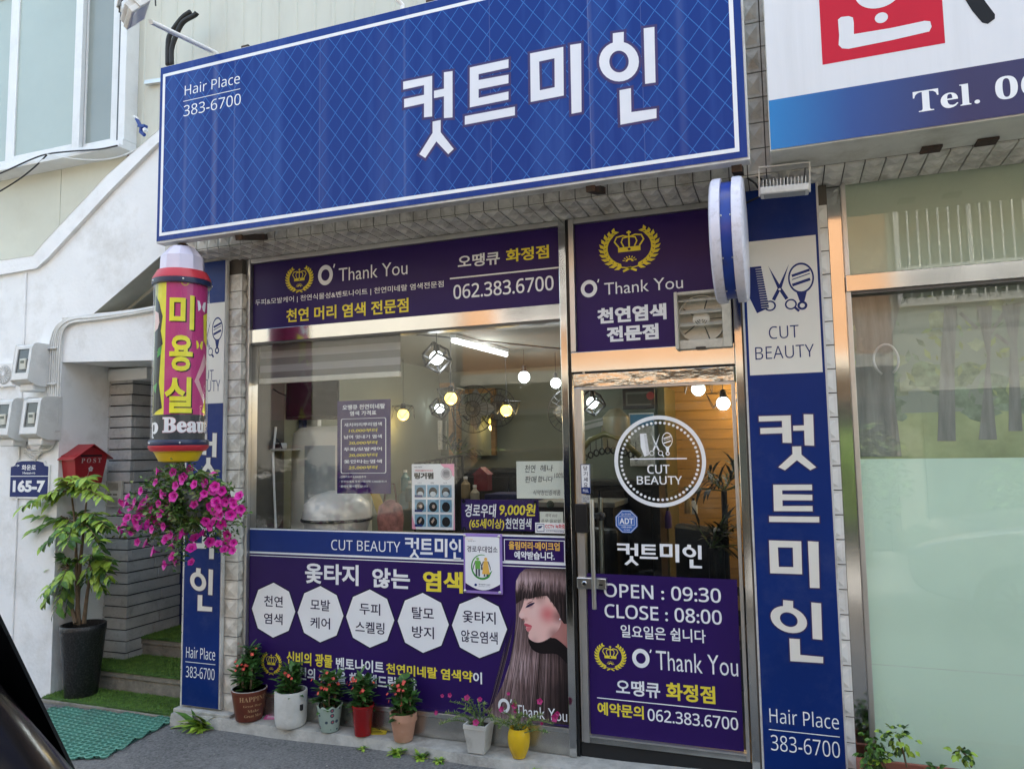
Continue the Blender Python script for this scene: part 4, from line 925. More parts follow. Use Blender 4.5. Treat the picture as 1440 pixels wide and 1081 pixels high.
mx = n.nodes.new('ShaderNodeMix'); mx.data_type = 'RGBA'; n.links.new(ln, mx.inputs[0]); n.links.new(base, mx.inputs[6]); mx.inputs[7].default_value = (.04, .16, .48, 1); n.links.new(mx.outputs[2], bs.inputs['Base Color'])
mb = MB(); mb.face([(sx0+.006, SY, sz0+.012), (sx1-.01, SY, sz0+.012), (sx1-.01, SY, sz1-.006), (sx0+.006, SY, sz1-.006)]); mb.build('face', SB, msign)
pr = Print(SY-.0005)
bx0, bz1 = pr.uv((229.5, 105)); bx1 = pr.uv((1040, 213))[0]; bz0 = pr.uv((223.3, 332.5))[1]
pr.rect(bx0+.012, bx1-.012, bz0+.012, bz1-.012, LAT, 1); pr.frame(bx0, bx1, bz0, bz1, .019, WHITEI, 2)
zz = lambda l: [(480+p[0]/3, p[1]/3) for p in l]
OUT = M('dark_violet_edge', (.03, .014, .11), .35)
for ch, L in SHOP.items():
    q = orient([list(l) for l in L]); pr.loops([grow(l, .013) for l in q], OUT, 3, raw=True); pr.loops(q, M('sign_white', (.76, .77, .82), .35, var=.03), 4, raw=True)
pr.text(sans('Hair Place'), (260, 135), (337.7, 102.5), WHITEI, -.004, 3); pr.line((258, 143.5), (338, 125), .004, WHITEI, 3); pr.text(sans('383-6700'), (258.4, 164.5), (339, 131.5), WHITEI, -.004, 3)
pr.build('lettering', msign)
for px in (352, 838, 1040):
    x = at(px, 300, -.45).x; mb = MB(); mb.bar((x, SY+.05, sz0-.012), (x, BY+.01, sz0+.05), .045, .035); mb.build('bracket', RUST, msign)
for px, py in ((338, 62), (600, 5)): x = at(px, py, SY).x; mb = MB(); mb.box(x-.02, x+.03, SY+.03, SY+.07, sz1, sz1+.03); mb.build('lug', RUST, msign)

# ------------------------------------------------ neighbouring sign
a = at(1083, 213, SY); nx0, nx1, nz0, nz1 = a.x, 4.4, a.z, 4.7
ns = thing('shop_sign', 'white neighbouring signboard with red square and telephone number, cut by the right edge', 'signboard', ((nx0+nx1)/2, -.45, nz0))
mb = MB(); mb.box(nx0, nx1, SY+.004, -.325, nz0, nz1); mb.build('case', M('dirty_white_metal', (.62, .61, .55), .5, var=.08, dirt=(.3, .25, .18), dscale=4, damt=.6), ns, bevel=.003)
WS = M('sign_white_sheet', (.73, .735, .76), .35, var=.03, dirt=(.5, .5, .5), dscale=6, damt=.3, stretch=(1, 1, .05))
pr = Print(SY-.0005)
zb = pr.uv((1081.7, 141.7))[1]
pr.rect(nx0+.004, nx1, zb, nz1, WS, 1)
GRD, n, bs = node_mat('blue_violet_gradient', .35)
tc = n.nodes.new('ShaderNodeTexCoord'); sp = n.nodes.new('ShaderNodeSeparateXYZ'); n.links.new(tc.outputs['Object'], sp.inputs[0])
mr = n.nodes.new('ShaderNodeMapRange'); mr.inputs['From Min'].default_value = nx0; mr.inputs['From Max'].default_value = nx0+.75; n.links.new(sp.outputs[0], mr.inputs[0])
rp = n.nodes.new('ShaderNodeValToRGB'); rp.color_ramp.elements[0].color = (.0, .19, .50, 1); rp.color_ramp.elements[1].color = (.022, .014, .085, 1)
e = rp.color_ramp.elements.new(.45); e.color = (.006, .06, .26, 1); n.links.new(mr.outputs[0], rp.inputs[0]); n.links.new(rp.outputs[0], bs.inputs['Base Color'])
pr.rect(nx0+.004, nx1, nz0+.006, zb, GRD, 1)
rx0, rz0 = pr.uv((1156.7, 91.7)); rx1 = pr.uv((1329, 60))[0]
pr.rect(rx0, rx1, rz0, rz0+(rx1-rx0), REDI, 2)
u = lambda x, y: pr.uv((960+x/3, y/3)); sc1 = pr.uv((1241, 0))[0]-pr.uv((1240, 0))[0]
c = u(825, -38); pr.ell(c, 34*sc1, 29*sc1, WS, 3); pr.ell(u(838, 77), 9.3*sc1, 8.6*sc1, WS, 3)
pr.wpoly([u(*p) for p in ((655, 85), (668, 74), (700, 70), (718, 76), (722, 100), (722, 146), (880, 120), (1020, 90), (1044, 92), (1050, 115), (1040, 135), (880, 172), (700, 208), (672, 206), (658, 192), (660, 150))], WS, 3)
pr.stroke([u(1150, -150), u(1205, -40), u(1250, 30), u(1290, 80), u(1302, 92)], [.05, .055, .056, .053, .03], BLACKI, 3)
bb = lambda t: ''.join(chr(0x1D400+ord(c)-65) if 'A' <= c <= 'Z' else chr(0x1D41A+ord(c)-97) if 'a' <= c <= 'z' else chr(0x1D7CE+ord(c)-48) if '0' <= c <= '9' else c for c in t)
pr.text(bb('Tel. 06'), (1285, 160), (1466, 99), WHITEI, .004, 3)
pr.build('lettering', ns)
for px, py in ((1308, 200), (1385, 191)): p = at(px, py, -.3); mb = MB(); mb.box(p.x-.05, p.x+.03, -.4, -.33, nz0-.012, nz0-.002); mb.build('bracket', RUST, ns)

# ------------------------------------------------ pillar boards
def board(x0, x1, z0, z1, y, label):
    b = thing('pillar_board', label, 'signboard', ((x0+x1)/2, y, z0), 0)
    mb = MB(); mb.box(x0, x1, y+.003, y+.03, z0, z1); mb.build('case', EDGE, b, bevel=.002)
    mb = MB(); mb.face([(x0+.010, y+.0005, z0+.004), (x1-.010, y+.0005, z0+.004), (x1-.010, y+.0005, z1-.004), (x0+.010, y+.0005, z1-.004)]); mb.build('face', BLUEV, b)
    return b
y = -.1
bx0, bx1 = at(1072, 1080, y).x, at(1193, 1080, y).x; bz1 = at(1149, 240, y).z
b = board(bx0, bx1, .055, bz1, y, 'tall blue pillar board right of the glass door with scissors and comb panel')
pr = Print(y)
px0, px1 = at(1053.6, 500, y).x, at(1157.0, 523, y).x; pz1, pz0 = at(1146.8, 330.3, y).z, at(1157.3, 523, y).z
pr.rect(px0, px1, pz0, pz1, CREAMI, 1)
hh = (at(1096, 372, y).z-at(1096, 437, y).z)
ic = [pr.uv(p) for p in ((1064.5, 407), (1096.3, 405), (1127, 404))]
icons(pr, ic[0], ic[1], ic[2], hh, NAVYI, CREAMI, 2, 1.05)
pr.text(sans('CUT'), (1081.6, 477), (1122.7, 456.5), NAVYI, -.006, 2); pr.text(sans('BEAUTY'), (1062.5, 506), (1144.3, 483.5), NAVYI, -.006, 2)
shop_word(pr, [(1068.5, 583, 1146, 661), (1080.5, 681, 1151, 734), (1082.5, 760, 1152.5, 825), (1084.5, 844, 1156.5, 929.5)], CREAMI, 3, out=PURP2)
pr.text(sans('Hair Place'), (1082.5, 1015), (1179, 1003.5), WHITEI, -.004, 2); pr.line((1081, 1024.2), (1181, 1036.2), .004, WHITEI, 2); pr.text(sans('383-6700'), (1084.5, 1054), (1180.5, 1042.5), WHITEI, -.004, 2)
pr.build('lettering', b)
lx0, lx1 = at(254.5, 940, y).x, at(309, 960, y).x; lz0, lz1 = at(308, 998, y).z, ZT-.004
b = board(lx0, lx1, lz0, lz1, y, 'tall blue pillar board left of the shop window, half hidden behind lamp and petunias')
pr = Print(y)
qx1 = at(315.2, 500, y).x; qz1, qz0 = at(316, 424.5, y).z, at(313, 566.5, y).z; qx0 = lx0+.03
pr.rect(qx0, qx1, qz0, qz1, CREAMI, 1); w_ = qx1-qx0
h2 = at(305, 452, y).z-at(305, 499, y).z
zc = pr.uv((305.5, 475))[1]; icons(pr, (qx0+.16*w_, zc), (qx0+.46*w_, zc), (qx0+.79*w_, zc+.01), h2*1.08, NAVYI, CREAMI, 2, .75)
zc = pr.uv((303, 527))[1]; pr.wtext(sans('CUT'), qx0+.3*w_, zc-.035, qx0+.7*w_, zc+.035, NAVYI, -.006, 2); zc = pr.uv((303, 541))[1]
z1_ = pr.uv((310, 534))[1]; z0_ = pr.uv((310, 547.5))[1]; pr.wtext(sans('BEAUTY'), qx0+.1*w_, z0_-.01, qx0+.9*w_, z1_, NAVYI, -.006, 2)
shop_word(pr, [(270, 609, 305, 669), (269, 686, 303, 722), (268.5, 735, 302, 785), (267.3, 798.4, 299.4, 858.6)], CREAMI, 3, out=PURP2)
pr.text(sans('Hair Place'), (261.7, 924), (302.8, 911.7), WHITEI, -.002, 2); pr.line((260.9, 929.8), (303, 933.9), .004, WHITEI, 2); pr.text(sans('383-6700'), (261.4, 951.3), (302, 940), WHITEI, -.002, 2)
pr.build('lettering', b)
mb = MB(); mb.box(lx0-.03, LX1+.005, -.13, .3, -.2, lz0-.012)
tag(mb.build('plinth', CONC, bevel=.006), 'low pale concrete plinth under the left blue pillar board', 'plinth')

# ------------------------------------------------ round projecting sign, seen edge on
c = at(1027, 339, -.47); rad = (at(1027, 252, -.47).z-at(1027, 426, -.47).z)/2*.985
rs = thing('round_sign', 'round double faced projecting sign seen edge on, two white domes with blue drum', 'signboard', (c.x, -.47, c.z-rad))
DOME = M('milky_acrylic', (.70, .69, .78), .3, var=.05, scale=5, dirt=(.18, .13, .10), dscale=30, damt=.35)
hw = .045
mb = MB(); mb.lathe([(rad*.93, -hw*.62), (rad*.93, hw*.62)], (c.x, -.47, c.z), 64, 'x'); mb.build('drum', M('drum_blue', (.012, .05, .33), .3, var=.12, dirt=(.05, .04, .03), dscale=10, damt=.5), rs, auto=30)
for s_ in (-1, 1):
    pf = [(rad*.95, .023), (rad, .025), (rad*1.0, .054), (rad*.99, .064), (rad*.955, .071), (rad*.7, .074), (rad*.35, .075), (.001, .076)]
    mb = MB(); mb.lathe([(r_, s_*h_) for r_, h_ in (pf if s_ > 0 else pf)], (c.x, -.47, c.z), 64, 'x', cap=False); mb.build('dome', DOME, rs, auto=35)
for k in range(4, 8):
    t = R(40*k+10)
    for s_ in (-1, 1): mb = MB(); mb.ball((c.x+s_*.020, -.47+math.cos(t)*rad*.93, c.z+math.sin(t)*rad*.93), .005, 6, 4); mb.build('screw', STEEL2, rs)
for s_ in (-1, 1): mb = MB(); mb.bar((c.x, -.47+rad*.8, c.z+s_*.12), (c.x, -.05, c.z+s_*.12), .03, .03); mb.build('bracket', ALU, rs)

# ------------------------------------------------ floodlights
def flood(root, M4):
    LG = M('lamp_white', (.66, .65, .62), .45, var=.05, dirt=(.3, .27, .22), dscale=9, damt=.5)
    mb = MB(); mb.T = M4; mb.box(-.10, .10, -.07, .07, -.012, .018); h = mb.build('housing', LG, root, bevel=.005)
    mb = MB(); mb.T = M4
    for k in range(13): mb.box(-.086+k*.0143-.0018, -.086+k*.0143+.0018, -.06, .06, .018, .05)
    mb.build('cooling_fin', LG, root)
    mb = MB(); mb.T = M4; mb.box(-.085, .085, -.055, .055, -.0135, -.0122); mb.build('lens', M('lamp_lens', (.55, .55, .5), .1), root)
    mb = MB(); mb.T = M4
    for s_ in (-1, 1): mb.box(s_*.104-.003, s_*.104+.003, -.012, .012, -.01, .115)
    mb.box(-.107, .107, -.012, .012, .112, .118); mb.build('yoke', LG, root, bevel=.001)
p = at(1103, 270, -.42)
fl = thing('floodlight', 'white finned floodlight hanging above the right pillar board', 'floodlight', tuple(p))
flood(fl, Matrix.Translation(p) @ Matrix.Rotation(R(2), 4, 'Y') @ Matrix.Rotation(R(8), 4, 'X') @ Matrix.Scale(1.05, 4))
q = at(1102, 236, -.30); mb = MB(); mb.lathe([(.02, -.045), (.03, -.03), (.045, .01), (.05, .03)], (q.x, q.y, q.z), 16); mb.build('socket', M('socket_grey', (.45, .43, .38), .6), fl, auto=40)
mb = MB(); pa = at(1012, 238, -.3); mb.tube([pa, at(1040, 243, -.3), at(1062, 258, -.3), at(1076, 280, -.3)], .005, 6); mb.tube([pa, at(1050, 240, -.3), at(1075, 255, -.3), at(1072, 275, -.28), at(1050, 285, -.2)], .005, 6); mb.build('cable', RUBBER, fl)
p = at(212, 31, -1.2); q = at(304, 75, -.55)
fl = thing('floodlight', 'white floodlight on a slanting tubular arm above the left end of the blue sign', 'floodlight', tuple(q))
mb = MB(); mb.tube([q, p], .013, 10); mb.tube([q, q+Vector((0, 0, -.1))], .016, 10); mb.build('arm', WHITEP, fl)
flood(fl, Matrix.Translation(p+Vector((-.06, -.03, .04))) @ Matrix.Rotation(R(-32), 4, 'Z') @ Matrix.Rotation(R(48), 4, 'X') @ Matrix.Rotation(R(-4), 4, 'Y') @ Matrix.Scale(.9, 4))
mb = MB(); mb.tube([p+Vector((-.16, -.05, .06)), p+Vector((-.19, -.02, .14)), p+Vector((-.13, .02, .22)), p+Vector((0, .02, .2)), p+Vector((.03, 0, .08))], .004, 6); mb.build('cable', RUBBER, fl)
q = at(566, 8, -.52); p = q+Vector((-.22, -.55, .28))
fl = thing('floodlight', 'tubular arm of a second sign lamp rising over the top edge of the blue sign', 'floodlight', tuple(q))
mb = MB(); mb.tube([q+Vector((0, 0, -.06)), q, q+Vector((-.03, -.04, .04)), p], .013, 10); mb.build('arm', WHITEP, fl); flood(fl, Matrix.Translation(p+Vector((-.06, -.03, .04))) @ Matrix.Rotation(R(-20), 4, 'X'))

# ------------------------------------------------ barber lamp
AY = -.53; ax = at(254, 500, AY).x
Zp = lambda py: at(254, py, AY).z
rr = (at(293, 500, AY).x-at(214.5, 500, AY).x)/2/math.sqrt(1+(ax/3.47)**2)
bl = thing('barber_lamp', 'cylindrical hair salon lamp with pink and yellow print hanging under the blue sign', 'sign lamp', (ax, AY, Zp(650)))
PURPLEW = M('milky_cap', (.66, .62, .74), .3, var=.04)
zc0, zc1 = Zp(384), Zp(347)
prof = [(.83*rr, zc0), (.80*rr, zc0+.55*(zc1-zc0)), (.46*rr, zc1-.010), (.1*rr, zc1)]
mb = MB(); mb.lathe([(r_, h_) for r_, h_ in prof], (ax, AY, 0), 10); mb.build('cap', PURPLEW, bl, bevel=.004)
mb = MB(); mb.lathe([(.25*rr, zc1-.004), (.18*rr, zc1+.012), (.05*rr, zc1+.02)], (ax, AY, 0), 20); mb.tube([(ax, AY, zc1), (ax, AY, sz0)], .012, 8); mb.build('hanger', RUST, bl, auto=40)
REDP = M('red_plastic', (.52, .035, .05), .35, var=.06); NAVP = M('navy_plastic', (.018, .028, .075), .35); YELP = M('yellow_plastic', (.68, .47, .015), .35, var=.05)
zt = Zp(398); zb = Zp(621)
mb = MB(); mb.lathe([(.80*rr, zc0+.004), (.92*rr, zc0), (1.07*rr, zt+.018), (1.08*rr, zt+.006)], (ax, AY, 0), 48); mb.build('red_ring', REDP, bl, auto=40); mb = MB(); mb.lathe([(.98*rr, zb-.055), (1.09*rr, zb-.033), (1.09*rr, zb-.022)], (ax, AY, 0), 48); mb.build('red_ring', REDP, bl, auto=40)
mb = MB(); mb.lathe([(1.08*rr, zt-.026), (1.09*rr, zt-.02), (1.09*rr, zt+.004), (1.07*rr, zt+.006)], (ax, AY, 0), 48); mb.build('navy_ring', NAVP, bl, auto=40); mb = MB(); mb.lathe([(1.08*rr, zb-.022), (1.09*rr, zb-.02), (1.09*rr, zb+.006), (1.07*rr, zb+.01)], (ax, AY, 0), 48); mb.build('navy_ring', NAVP, bl, auto=40)
zy = Zp(649); mb = MB(); mb.lathe([(.5*rr, zy-.004), (.70*rr, zy+.004), (.85*rr, zb-.068), (.87*rr, zb-.062), (.9*rr, zb-.06), (.9*rr, zb-.052)], (ax, AY, 0), 48); mb.build('bowl', YELP, bl, auto=40)
mb = MB(); mb.lathe([(.93*rr, zb), (.93*rr, zt)], (ax, AY, 0), 48); drum = mb.build('drum', M('drum_pink', (.50, .05, .20), .5), bl, auto=40)
mb = MB(); mb.lathe([(1.02*rr, zb), (1.02*rr, zt)], (ax, AY, 0), 48, cap=False); mb.build('clear_tube', glass('lamp_tube', (.97, .97, .97), .8, 1.35), bl, auto=40)
for t in (0, .5, 1.6):
    th_ = math.atan2(-4-AY, -ax)+R(2)+math.pi*t; mb = MB(); mb.ball((ax+1.09*rr*math.cos(th_), AY+1.09*rr*math.sin(th_), zt-.009), .006, 8, 6); mb.build('screw', STEEL2, bl); mb = MB(); mb.ball((ax+1.09*rr*math.cos(th_), AY+1.09*rr*math.sin(th_), zb-.008), .006, 8, 6); mb.build('screw', STEEL2, bl)
face = math.atan2(-4-AY, 0-ax); rd = .935*rr
def cyl(u_, z_, h_): t = face+u_/rd; q = rd+h_; return (ax+q*math.cos(t), AY+q*math.sin(t), z_)
U = lambda px: rd*math.asin(max(-1, min(1, (px-254)/36.0))); Zl = lambda px, py: Zp(py)
pr = Print(fn=cyl, grid=.03); HP = math.pi*rd
zband = Zp(584)
PK = M('pink_print', (.50, .045, .20), .5, var=.06); PK2 = M('rose_print', (.72, .42, .45), .5); YP = M('yellow_print', (.80, .74, .05), .5)
GRP = M('grey_print', (.05, .055, .06), .5)
pr.rect(-HP, HP, zb, zband, GRP, 1); pr.rect(-HP, HP, zband, zt, PK, 1)
pr.rect(U(222), U(233), zband, zt-.01, YP, 2); pr.rect(-HP*.95, U(222), zband, zt, M('olive_print', (.45, .42, .12), .5, var=.4, scale=12), 2)
# dark haired lady on the left margin, and a pale shape on the right
pr.wpoly([(U(219), Zp(418)), (U(224), Zp(430)), (U(229), Zp(450)), (U(227), Zp(470)), (U(230), Zp(488)), (U(222), Zp(500)), (U(218.5), Zp(500))], BLACKI, 3)
pr.wpoly([(U(218.6), Zp(440)), (U(223.5), Zp(445)), (U(225), Zp(458)), (U(223), Zp(466)), (U(219), Zp(470))], SKINL, 4)
pr.wpoly([(U(218.6), Zp(500)), (U(228), Zp(498)), (U(226), Zp(540)), (U(231), Zp(575)), (U(219), Zp(584))], BLACKI, 3)
pr.wpoly([(U(224), Zp(494)), (U(229), Zp(490)), (U(228), Zp(502)), (U(223), Zp(506))], M('leaf_print', (.05, .3, .06), .5), 5); pr.wpoly([(U(219), Zp(545)), (U(224), Zp(540)), (U(222), Zp(555))], M('leaf_print', (.05, .3, .06), .5), 5)
pr.wpoly([(U(286), Zp(498)), (U(289), Zp(510)), (U(279), Zp(535)), (U(287), Zp(560)), (U(286), Zp(568)), (U(273), Zp(538))], PK2, 3)
pr.wpoly([(U(284), Zp(445)), (U(289), Zp(440)), (U(289.5), Zp(490)), (U(285), Zp(480))], YP, 3); pr.wpoly([(U(284), Zp(580)), (U(288), Zp(560)), (U(289.5), Zp(584))], YP, 3)
for cx_, cy_, m_, k_ in ((281, 434, WHITEI, 1), (279, 488, YP, .8)):
    for s_ in (-1, 1):
        pr.wpoly([(U(cx_+s_*.6), Zp(cy_)), (U(cx_+s_*3*k_), Zp(cy_-7*k_)), (U(cx_+s_*6*k_), Zp(cy_-8*k_)), (U(cx_+s_*5.2*k_), Zp(cy_)), (U(cx_+s_*4.5*k_), Zp(cy_+7*k_)), (U(cx_+s_*2*k_), Zp(cy_+5*k_))], m_, 4)
GOLD = M('gold_print', (.55, .33, .08), .5)
pts = [(U(234+k*2.7), Zp(402+2*math.sin(k*1.3))) for k in range(20)]; pr.stroke(pts, .006, GOLD, 2.5); pr.ell((U(258), Zp(404)), .022, .02, GOLD, 2.6, hole=.6)
for ch, l, t, r_, b_ in (('미', 238, 421, 271, 468), ('용', 239, 476, 270, 525), ('실', 234, 533, 270, 582)):
    pr.wtext(ch, U(l)+.006, Zp(b_)-.006, U(r_)+.008, Zp(t)-.006, BLACKI, .03, 4); pr.wtext(ch, U(l), Zp(b_), U(r_), Zp(t), YP, .03, 5)
pr.wtext(bb('p'), U(217), Zp(616), U(226.5), Zp(594), WHITEI, .02, 3); pr.wtext(bb('Beaut'), U(232.5), Zp(609), U(289.8), Zp(588), WHITEI, .02, 4, out=PK2, outw=.02)
pr.build('lettering', drum)
# ================================================================== LEFT SIDE: white stair wall, alcove, meters
WXE = at(80, 700, 0).x           # right edge of the white wall
px2 = lambda l, y=0.0: [(lambda a: (a.x, a.z))(at(p[0], p[1], y)) for p in l]
sw = thing('stair_wall', 'white roughcast wall with sloping coping beside the salon entrance', 'wall', (-6, .1, -.1))
top = px2([(-200, 400), (-60, 384), (40, 368), (60, 350), (152, 250), (207, 198), (250, 165), (330, 230)])
low = px2([(300, 300), (246, 343), (131, 441)])
poly = top+low+px2([(88, 447)])+[(WXE, at(85, 509, 0).z), (WXE, -.25), (-9.5, -.25), (-9.5, top[0][1])]
mb = MB(); mb.prism(poly, 0, .16); mb.build('panel', PLASTER, sw, bevel=.006)
cp = px2([(-220, 392), (-60, 376), (48, 360), (62, 343), (152, 247), (209, 197), (252, 160)], -.02); cl = px2([(-220, 416), (-60, 397), (52, 377), (70, 362), (157, 268), (214, 211), (262, 165)], -.02)
mb = MB(); mb.prism(cp+cl[::-1], -.028, .18); mb.build('coping', PLASTER, sw, bevel=.008)
x = at(33, 500, 0).x; mb = MB(); mb.box(x-.012, x+.012, -.012, 0, -.05, at(30, 385, 0).z); mb.build('rib', PLASTER, sw, bevel=.006)
# soffit of the stair flight
a, b, c_, d_ = at(131, 441, 0), at(246, 343, 0), at(300, 300, 0), at(330, 275, 0)
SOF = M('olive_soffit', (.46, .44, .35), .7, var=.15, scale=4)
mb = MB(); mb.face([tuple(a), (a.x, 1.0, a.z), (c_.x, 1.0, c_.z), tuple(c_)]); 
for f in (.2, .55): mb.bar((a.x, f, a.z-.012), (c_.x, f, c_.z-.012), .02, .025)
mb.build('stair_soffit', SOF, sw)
# entrance alcove
YB1, YB2 = .42, .95
lin = px2([(86, 447), (131, 441), (160, 438), (258, 426), (270, 425)])+[(LX0+.03, at(262, 506, 0).z), (WXE, at(85, 509, 0).z)]
mb = MB(); mb.prism(lin, .004, YB1+.1); mb.build('lintel', PLASTER, sw, bevel=.008)
zl = at(85, 509, 0).z
mb = MB(); mb.box(WXE-.3, WXE, .16, 1.6, -.2, zl+.4); mb.build('reveal', PLASTER, sw, bevel=.006)
mb = MB(); mb.box(WXE, LX0+.1, YB1+.1, 1.7, zl-.05, zl-.02); mb.build('alcove_ceiling', PLASTER, sw)
# dark brick pier
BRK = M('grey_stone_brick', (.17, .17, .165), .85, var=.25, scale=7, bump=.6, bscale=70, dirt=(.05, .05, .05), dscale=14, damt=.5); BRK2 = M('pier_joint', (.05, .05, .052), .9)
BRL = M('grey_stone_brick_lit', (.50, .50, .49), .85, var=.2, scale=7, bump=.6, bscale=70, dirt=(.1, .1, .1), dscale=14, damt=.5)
pier = thing('brick_pier', 'grey pitted stone brick pier inside the white entrance alcove', 'pillar', (WXE+.15, YB1+.2, 0))
PX1 = at(182, 700, YB1).x
mb = MB(); mb.box(WXE+.005, PX1-.012, YB1+.012, YB2+.4, -.05, zl-.1); mb.build('core', BRK2, pier)
mb = MB(); z = -.05; k = 0
while z < zl-.11:
    o_ = .02 if k % 2 else -.02; e = lambda: random.uniform(-.005, .005)
    mb.box(WXE, PX1+e(), YB1+e(), YB1+.03, z, z+.076); yy = YB1+.032+e()
    sp_ = YB1+.3+o_+random.uniform(-.03, .03); ee = PX1+e()
    mb.box(PX1-.03, ee, YB1+.032, sp_, z, z+.076); mb.box(PX1-.03, PX1+e(), sp_+.004, YB2+.35, z, z+.076)
    z += .0855; k += 1
mb.build('brickwork', BRL, pier, bevel=.003)
zc_ = at(165, 512, YB1).z
mb = MB(); mb.box(WXE+.004, PX1+.16, YB1-.02, YB1+.5, zl-.112, zl-.02); mb.build('capping', PLASTER, pier, bevel=.006)
# steps with artificial turf
GRASS = M('artificial_turf', (.065, .145, .022), .8, var=.35, scale=40, bump=.8, bscale=300); GRB = M('turf_blade', (.12, .23, .035), .7, var=.4, scale=20)
st = thing('entrance_steps', 'three concrete steps with worn artificial turf leading to the blue door', 'steps', ((WXE+LX0)/2, .4, 0))
z1 = .014; y1 = -.05; sx0_, sx1_ = WXE, LX0+.02
yr2 = atz(200, 975, z1).y; z2 = at(200, 946, yr2).z; yr3 = atz(215, 922, z2).y; z3 = at(215, 896, yr3).z
yr2 = max(.2, yr2); yr3 = max(yr2+.2, yr3)
print('steps', yr2, z2, yr3, z3)
YD = max(YB2, yr3+.28)
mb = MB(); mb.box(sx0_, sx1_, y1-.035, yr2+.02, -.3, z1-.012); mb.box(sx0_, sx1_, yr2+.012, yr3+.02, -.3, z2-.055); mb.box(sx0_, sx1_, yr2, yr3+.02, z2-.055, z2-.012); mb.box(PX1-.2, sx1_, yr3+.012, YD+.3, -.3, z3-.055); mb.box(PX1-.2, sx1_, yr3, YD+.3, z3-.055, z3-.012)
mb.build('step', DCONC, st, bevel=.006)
for (ya, yb, zz_, xa_) in ((y1-.015, yr2, z1, sx0_+.01), (yr2-.004, yr3+.01, z2, sx0_+.01), (yr3-.004, YD, z3, PX1+.005)):
    mb = MB(); n = 24; T_ = [[mb._a((xa_+(sx1_-xa_)*i/n, ya+(yb-ya)*j/4 - (random.random()*.012 if j == 0 else 0), zz_+random.uniform(-.002, .003))) for j in range(5)] for i in range(n+1)]
    for i in range(n):
        for j in range(4): mb.idx([T_[i][j], T_[i+1][j], T_[i+1][j+1], T_[i][j+1]])
    F = [mb._a((xa_+(sx1_-xa_)*i/n, ya-.004, zz_-.014)) for i in range(n+1)]
    for i in range(n): mb.idx([F[i], F[i+1], T_[i+1][0], T_[i][0]])
    tf = mb.build('turf', GRASS, st)
    mb = MB()
    for k in range(int(5200*(yb-ya)*(sx1_-xa_)/.25)):
        x, y_ = random.uniform(xa_, sx1_), random.uniform(ya, yb); h = random.uniform(.006, .016); t = random.random()*6.28; dx, dy = math.cos(t)*.0025, math.sin(t)*.0025
        lx, ly = random.uniform(-.008, .008), random.uniform(-.008, .008)
        mb.face([(x-dx, y_-dy, zz_), (x+dx, y_+dy, zz_), (x+lx, y_+ly, zz_+h)])
    mb.build('turf_blades', GRB, tf)
# blue door at the back of the alcove
dr = thing('blue_door', 'dark blue panelled door at the back of the alcove above the turf steps', 'door', ((PX1+LX0)/2, YD, z3))
BD = M('blue_door_paint', (.006, .012, .085), .3, var=.1)
mb = MB(); mb.box(PX1-.1, LX0+.2, YD, YD+.05, z3, z3+2.05); mb.build('leaf', BD, dr)
mb = MB()
for za, zb_ in ((.12, .75), (.9, 1.9)):
    for xa_ in (PX1+.22, PX1+.55): mb.box(xa_, xa_+.26, YD-.014, YD, z3+za, z3+zb_)
    for q in range(7): mb.box(PX1+.25+q*.03, PX1+.262+q*.03, YD-.02, YD-.014, z3+za+.06, z3+zb_-.06)
mb.build('moulding', BD, dr, bevel=.004)
mb = MB(); mb.box(PX1-.2, LX0+.3, YD+.05, YD+.1, -.2, zl); mb.box(PX1-.2, LX0+.3, YD+.0, YD+.06, z3+2.05, zl); mb.build('surround', PLASTER, dr)
mb = MB(); mb.box(LX0, LX0+.03, .3, YD+.1, -.1, ZT); mb.build('side_lining', PLASTER, dr)
# green drainage mat
GM = M('green_rubber_mat', (.10, .28, .21), .6, var=.15, scale=6, dirt=(.12, .16, .13), dscale=4, damt=.5)
Q = [atz(x, y_, -.008) for x, y_ in ((72, 993), (246, 1013), (146, 1067), (100, 1068), (40, 1050))]
mat_ = thing('drainage_mat', 'green perforated rubber mat lying at the foot of the entrance steps', 'mat', (sum(p.x for p in Q)/5, sum(p.y for p in Q)/5, -.07))
def inq(x, y_): return inside((x, y_), [(p.x, p.y) for p in Q])
mb = MB(); x0, x1, y0, y1_ = min(p.x for p in Q), max(p.x for p in Q), min(p.y for p in Q), max(p.y for p in Q)
s_ = .05; ang = R(-6)
for i in range(-60, 60):
    for j in range(-60, 60):
        u_, v_ = (i+.5*(j % 2))*s_, j*s_*.8; x = (x0+x1)/2+u_*math.cos(ang)-v_*math.sin(ang); y_ = (y0+y1_)/2+u_*math.sin(ang)+v_*math.cos(ang)
        if not inq(x, y_): continue
        z = road_z(x)+.022; rO, rI = s_*.60, s_*.42
        o_ = [(x+rO*math.cos(R(30+60*k)), y_+rO*.93*math.sin(R(30+60*k))) for k in range(6)]; i_ = [(x+rI*math.cos(R(30+60*k)), y_+rI*math.sin(R(30+60*k))) for k in range(6)]
        for k in range(6):
            l = (k+1) % 6; mb.face([(*o_[k], z-.004), (*o_[l], z-.004), (*i_[l], z), (*i_[k], z)]); mb.face([(*i_[k], z), (*i_[l], z), (*i_[l], z-.014), (*i_[k], z-.014)])
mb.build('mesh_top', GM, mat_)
mb = MB(); mb.face([(p.x, p.y, road_z(p.x)+.006) for p in Q[::-1]]); mb.build('underside', M('mat_shadow_green', (.012, .045, .035), .8), mat_)

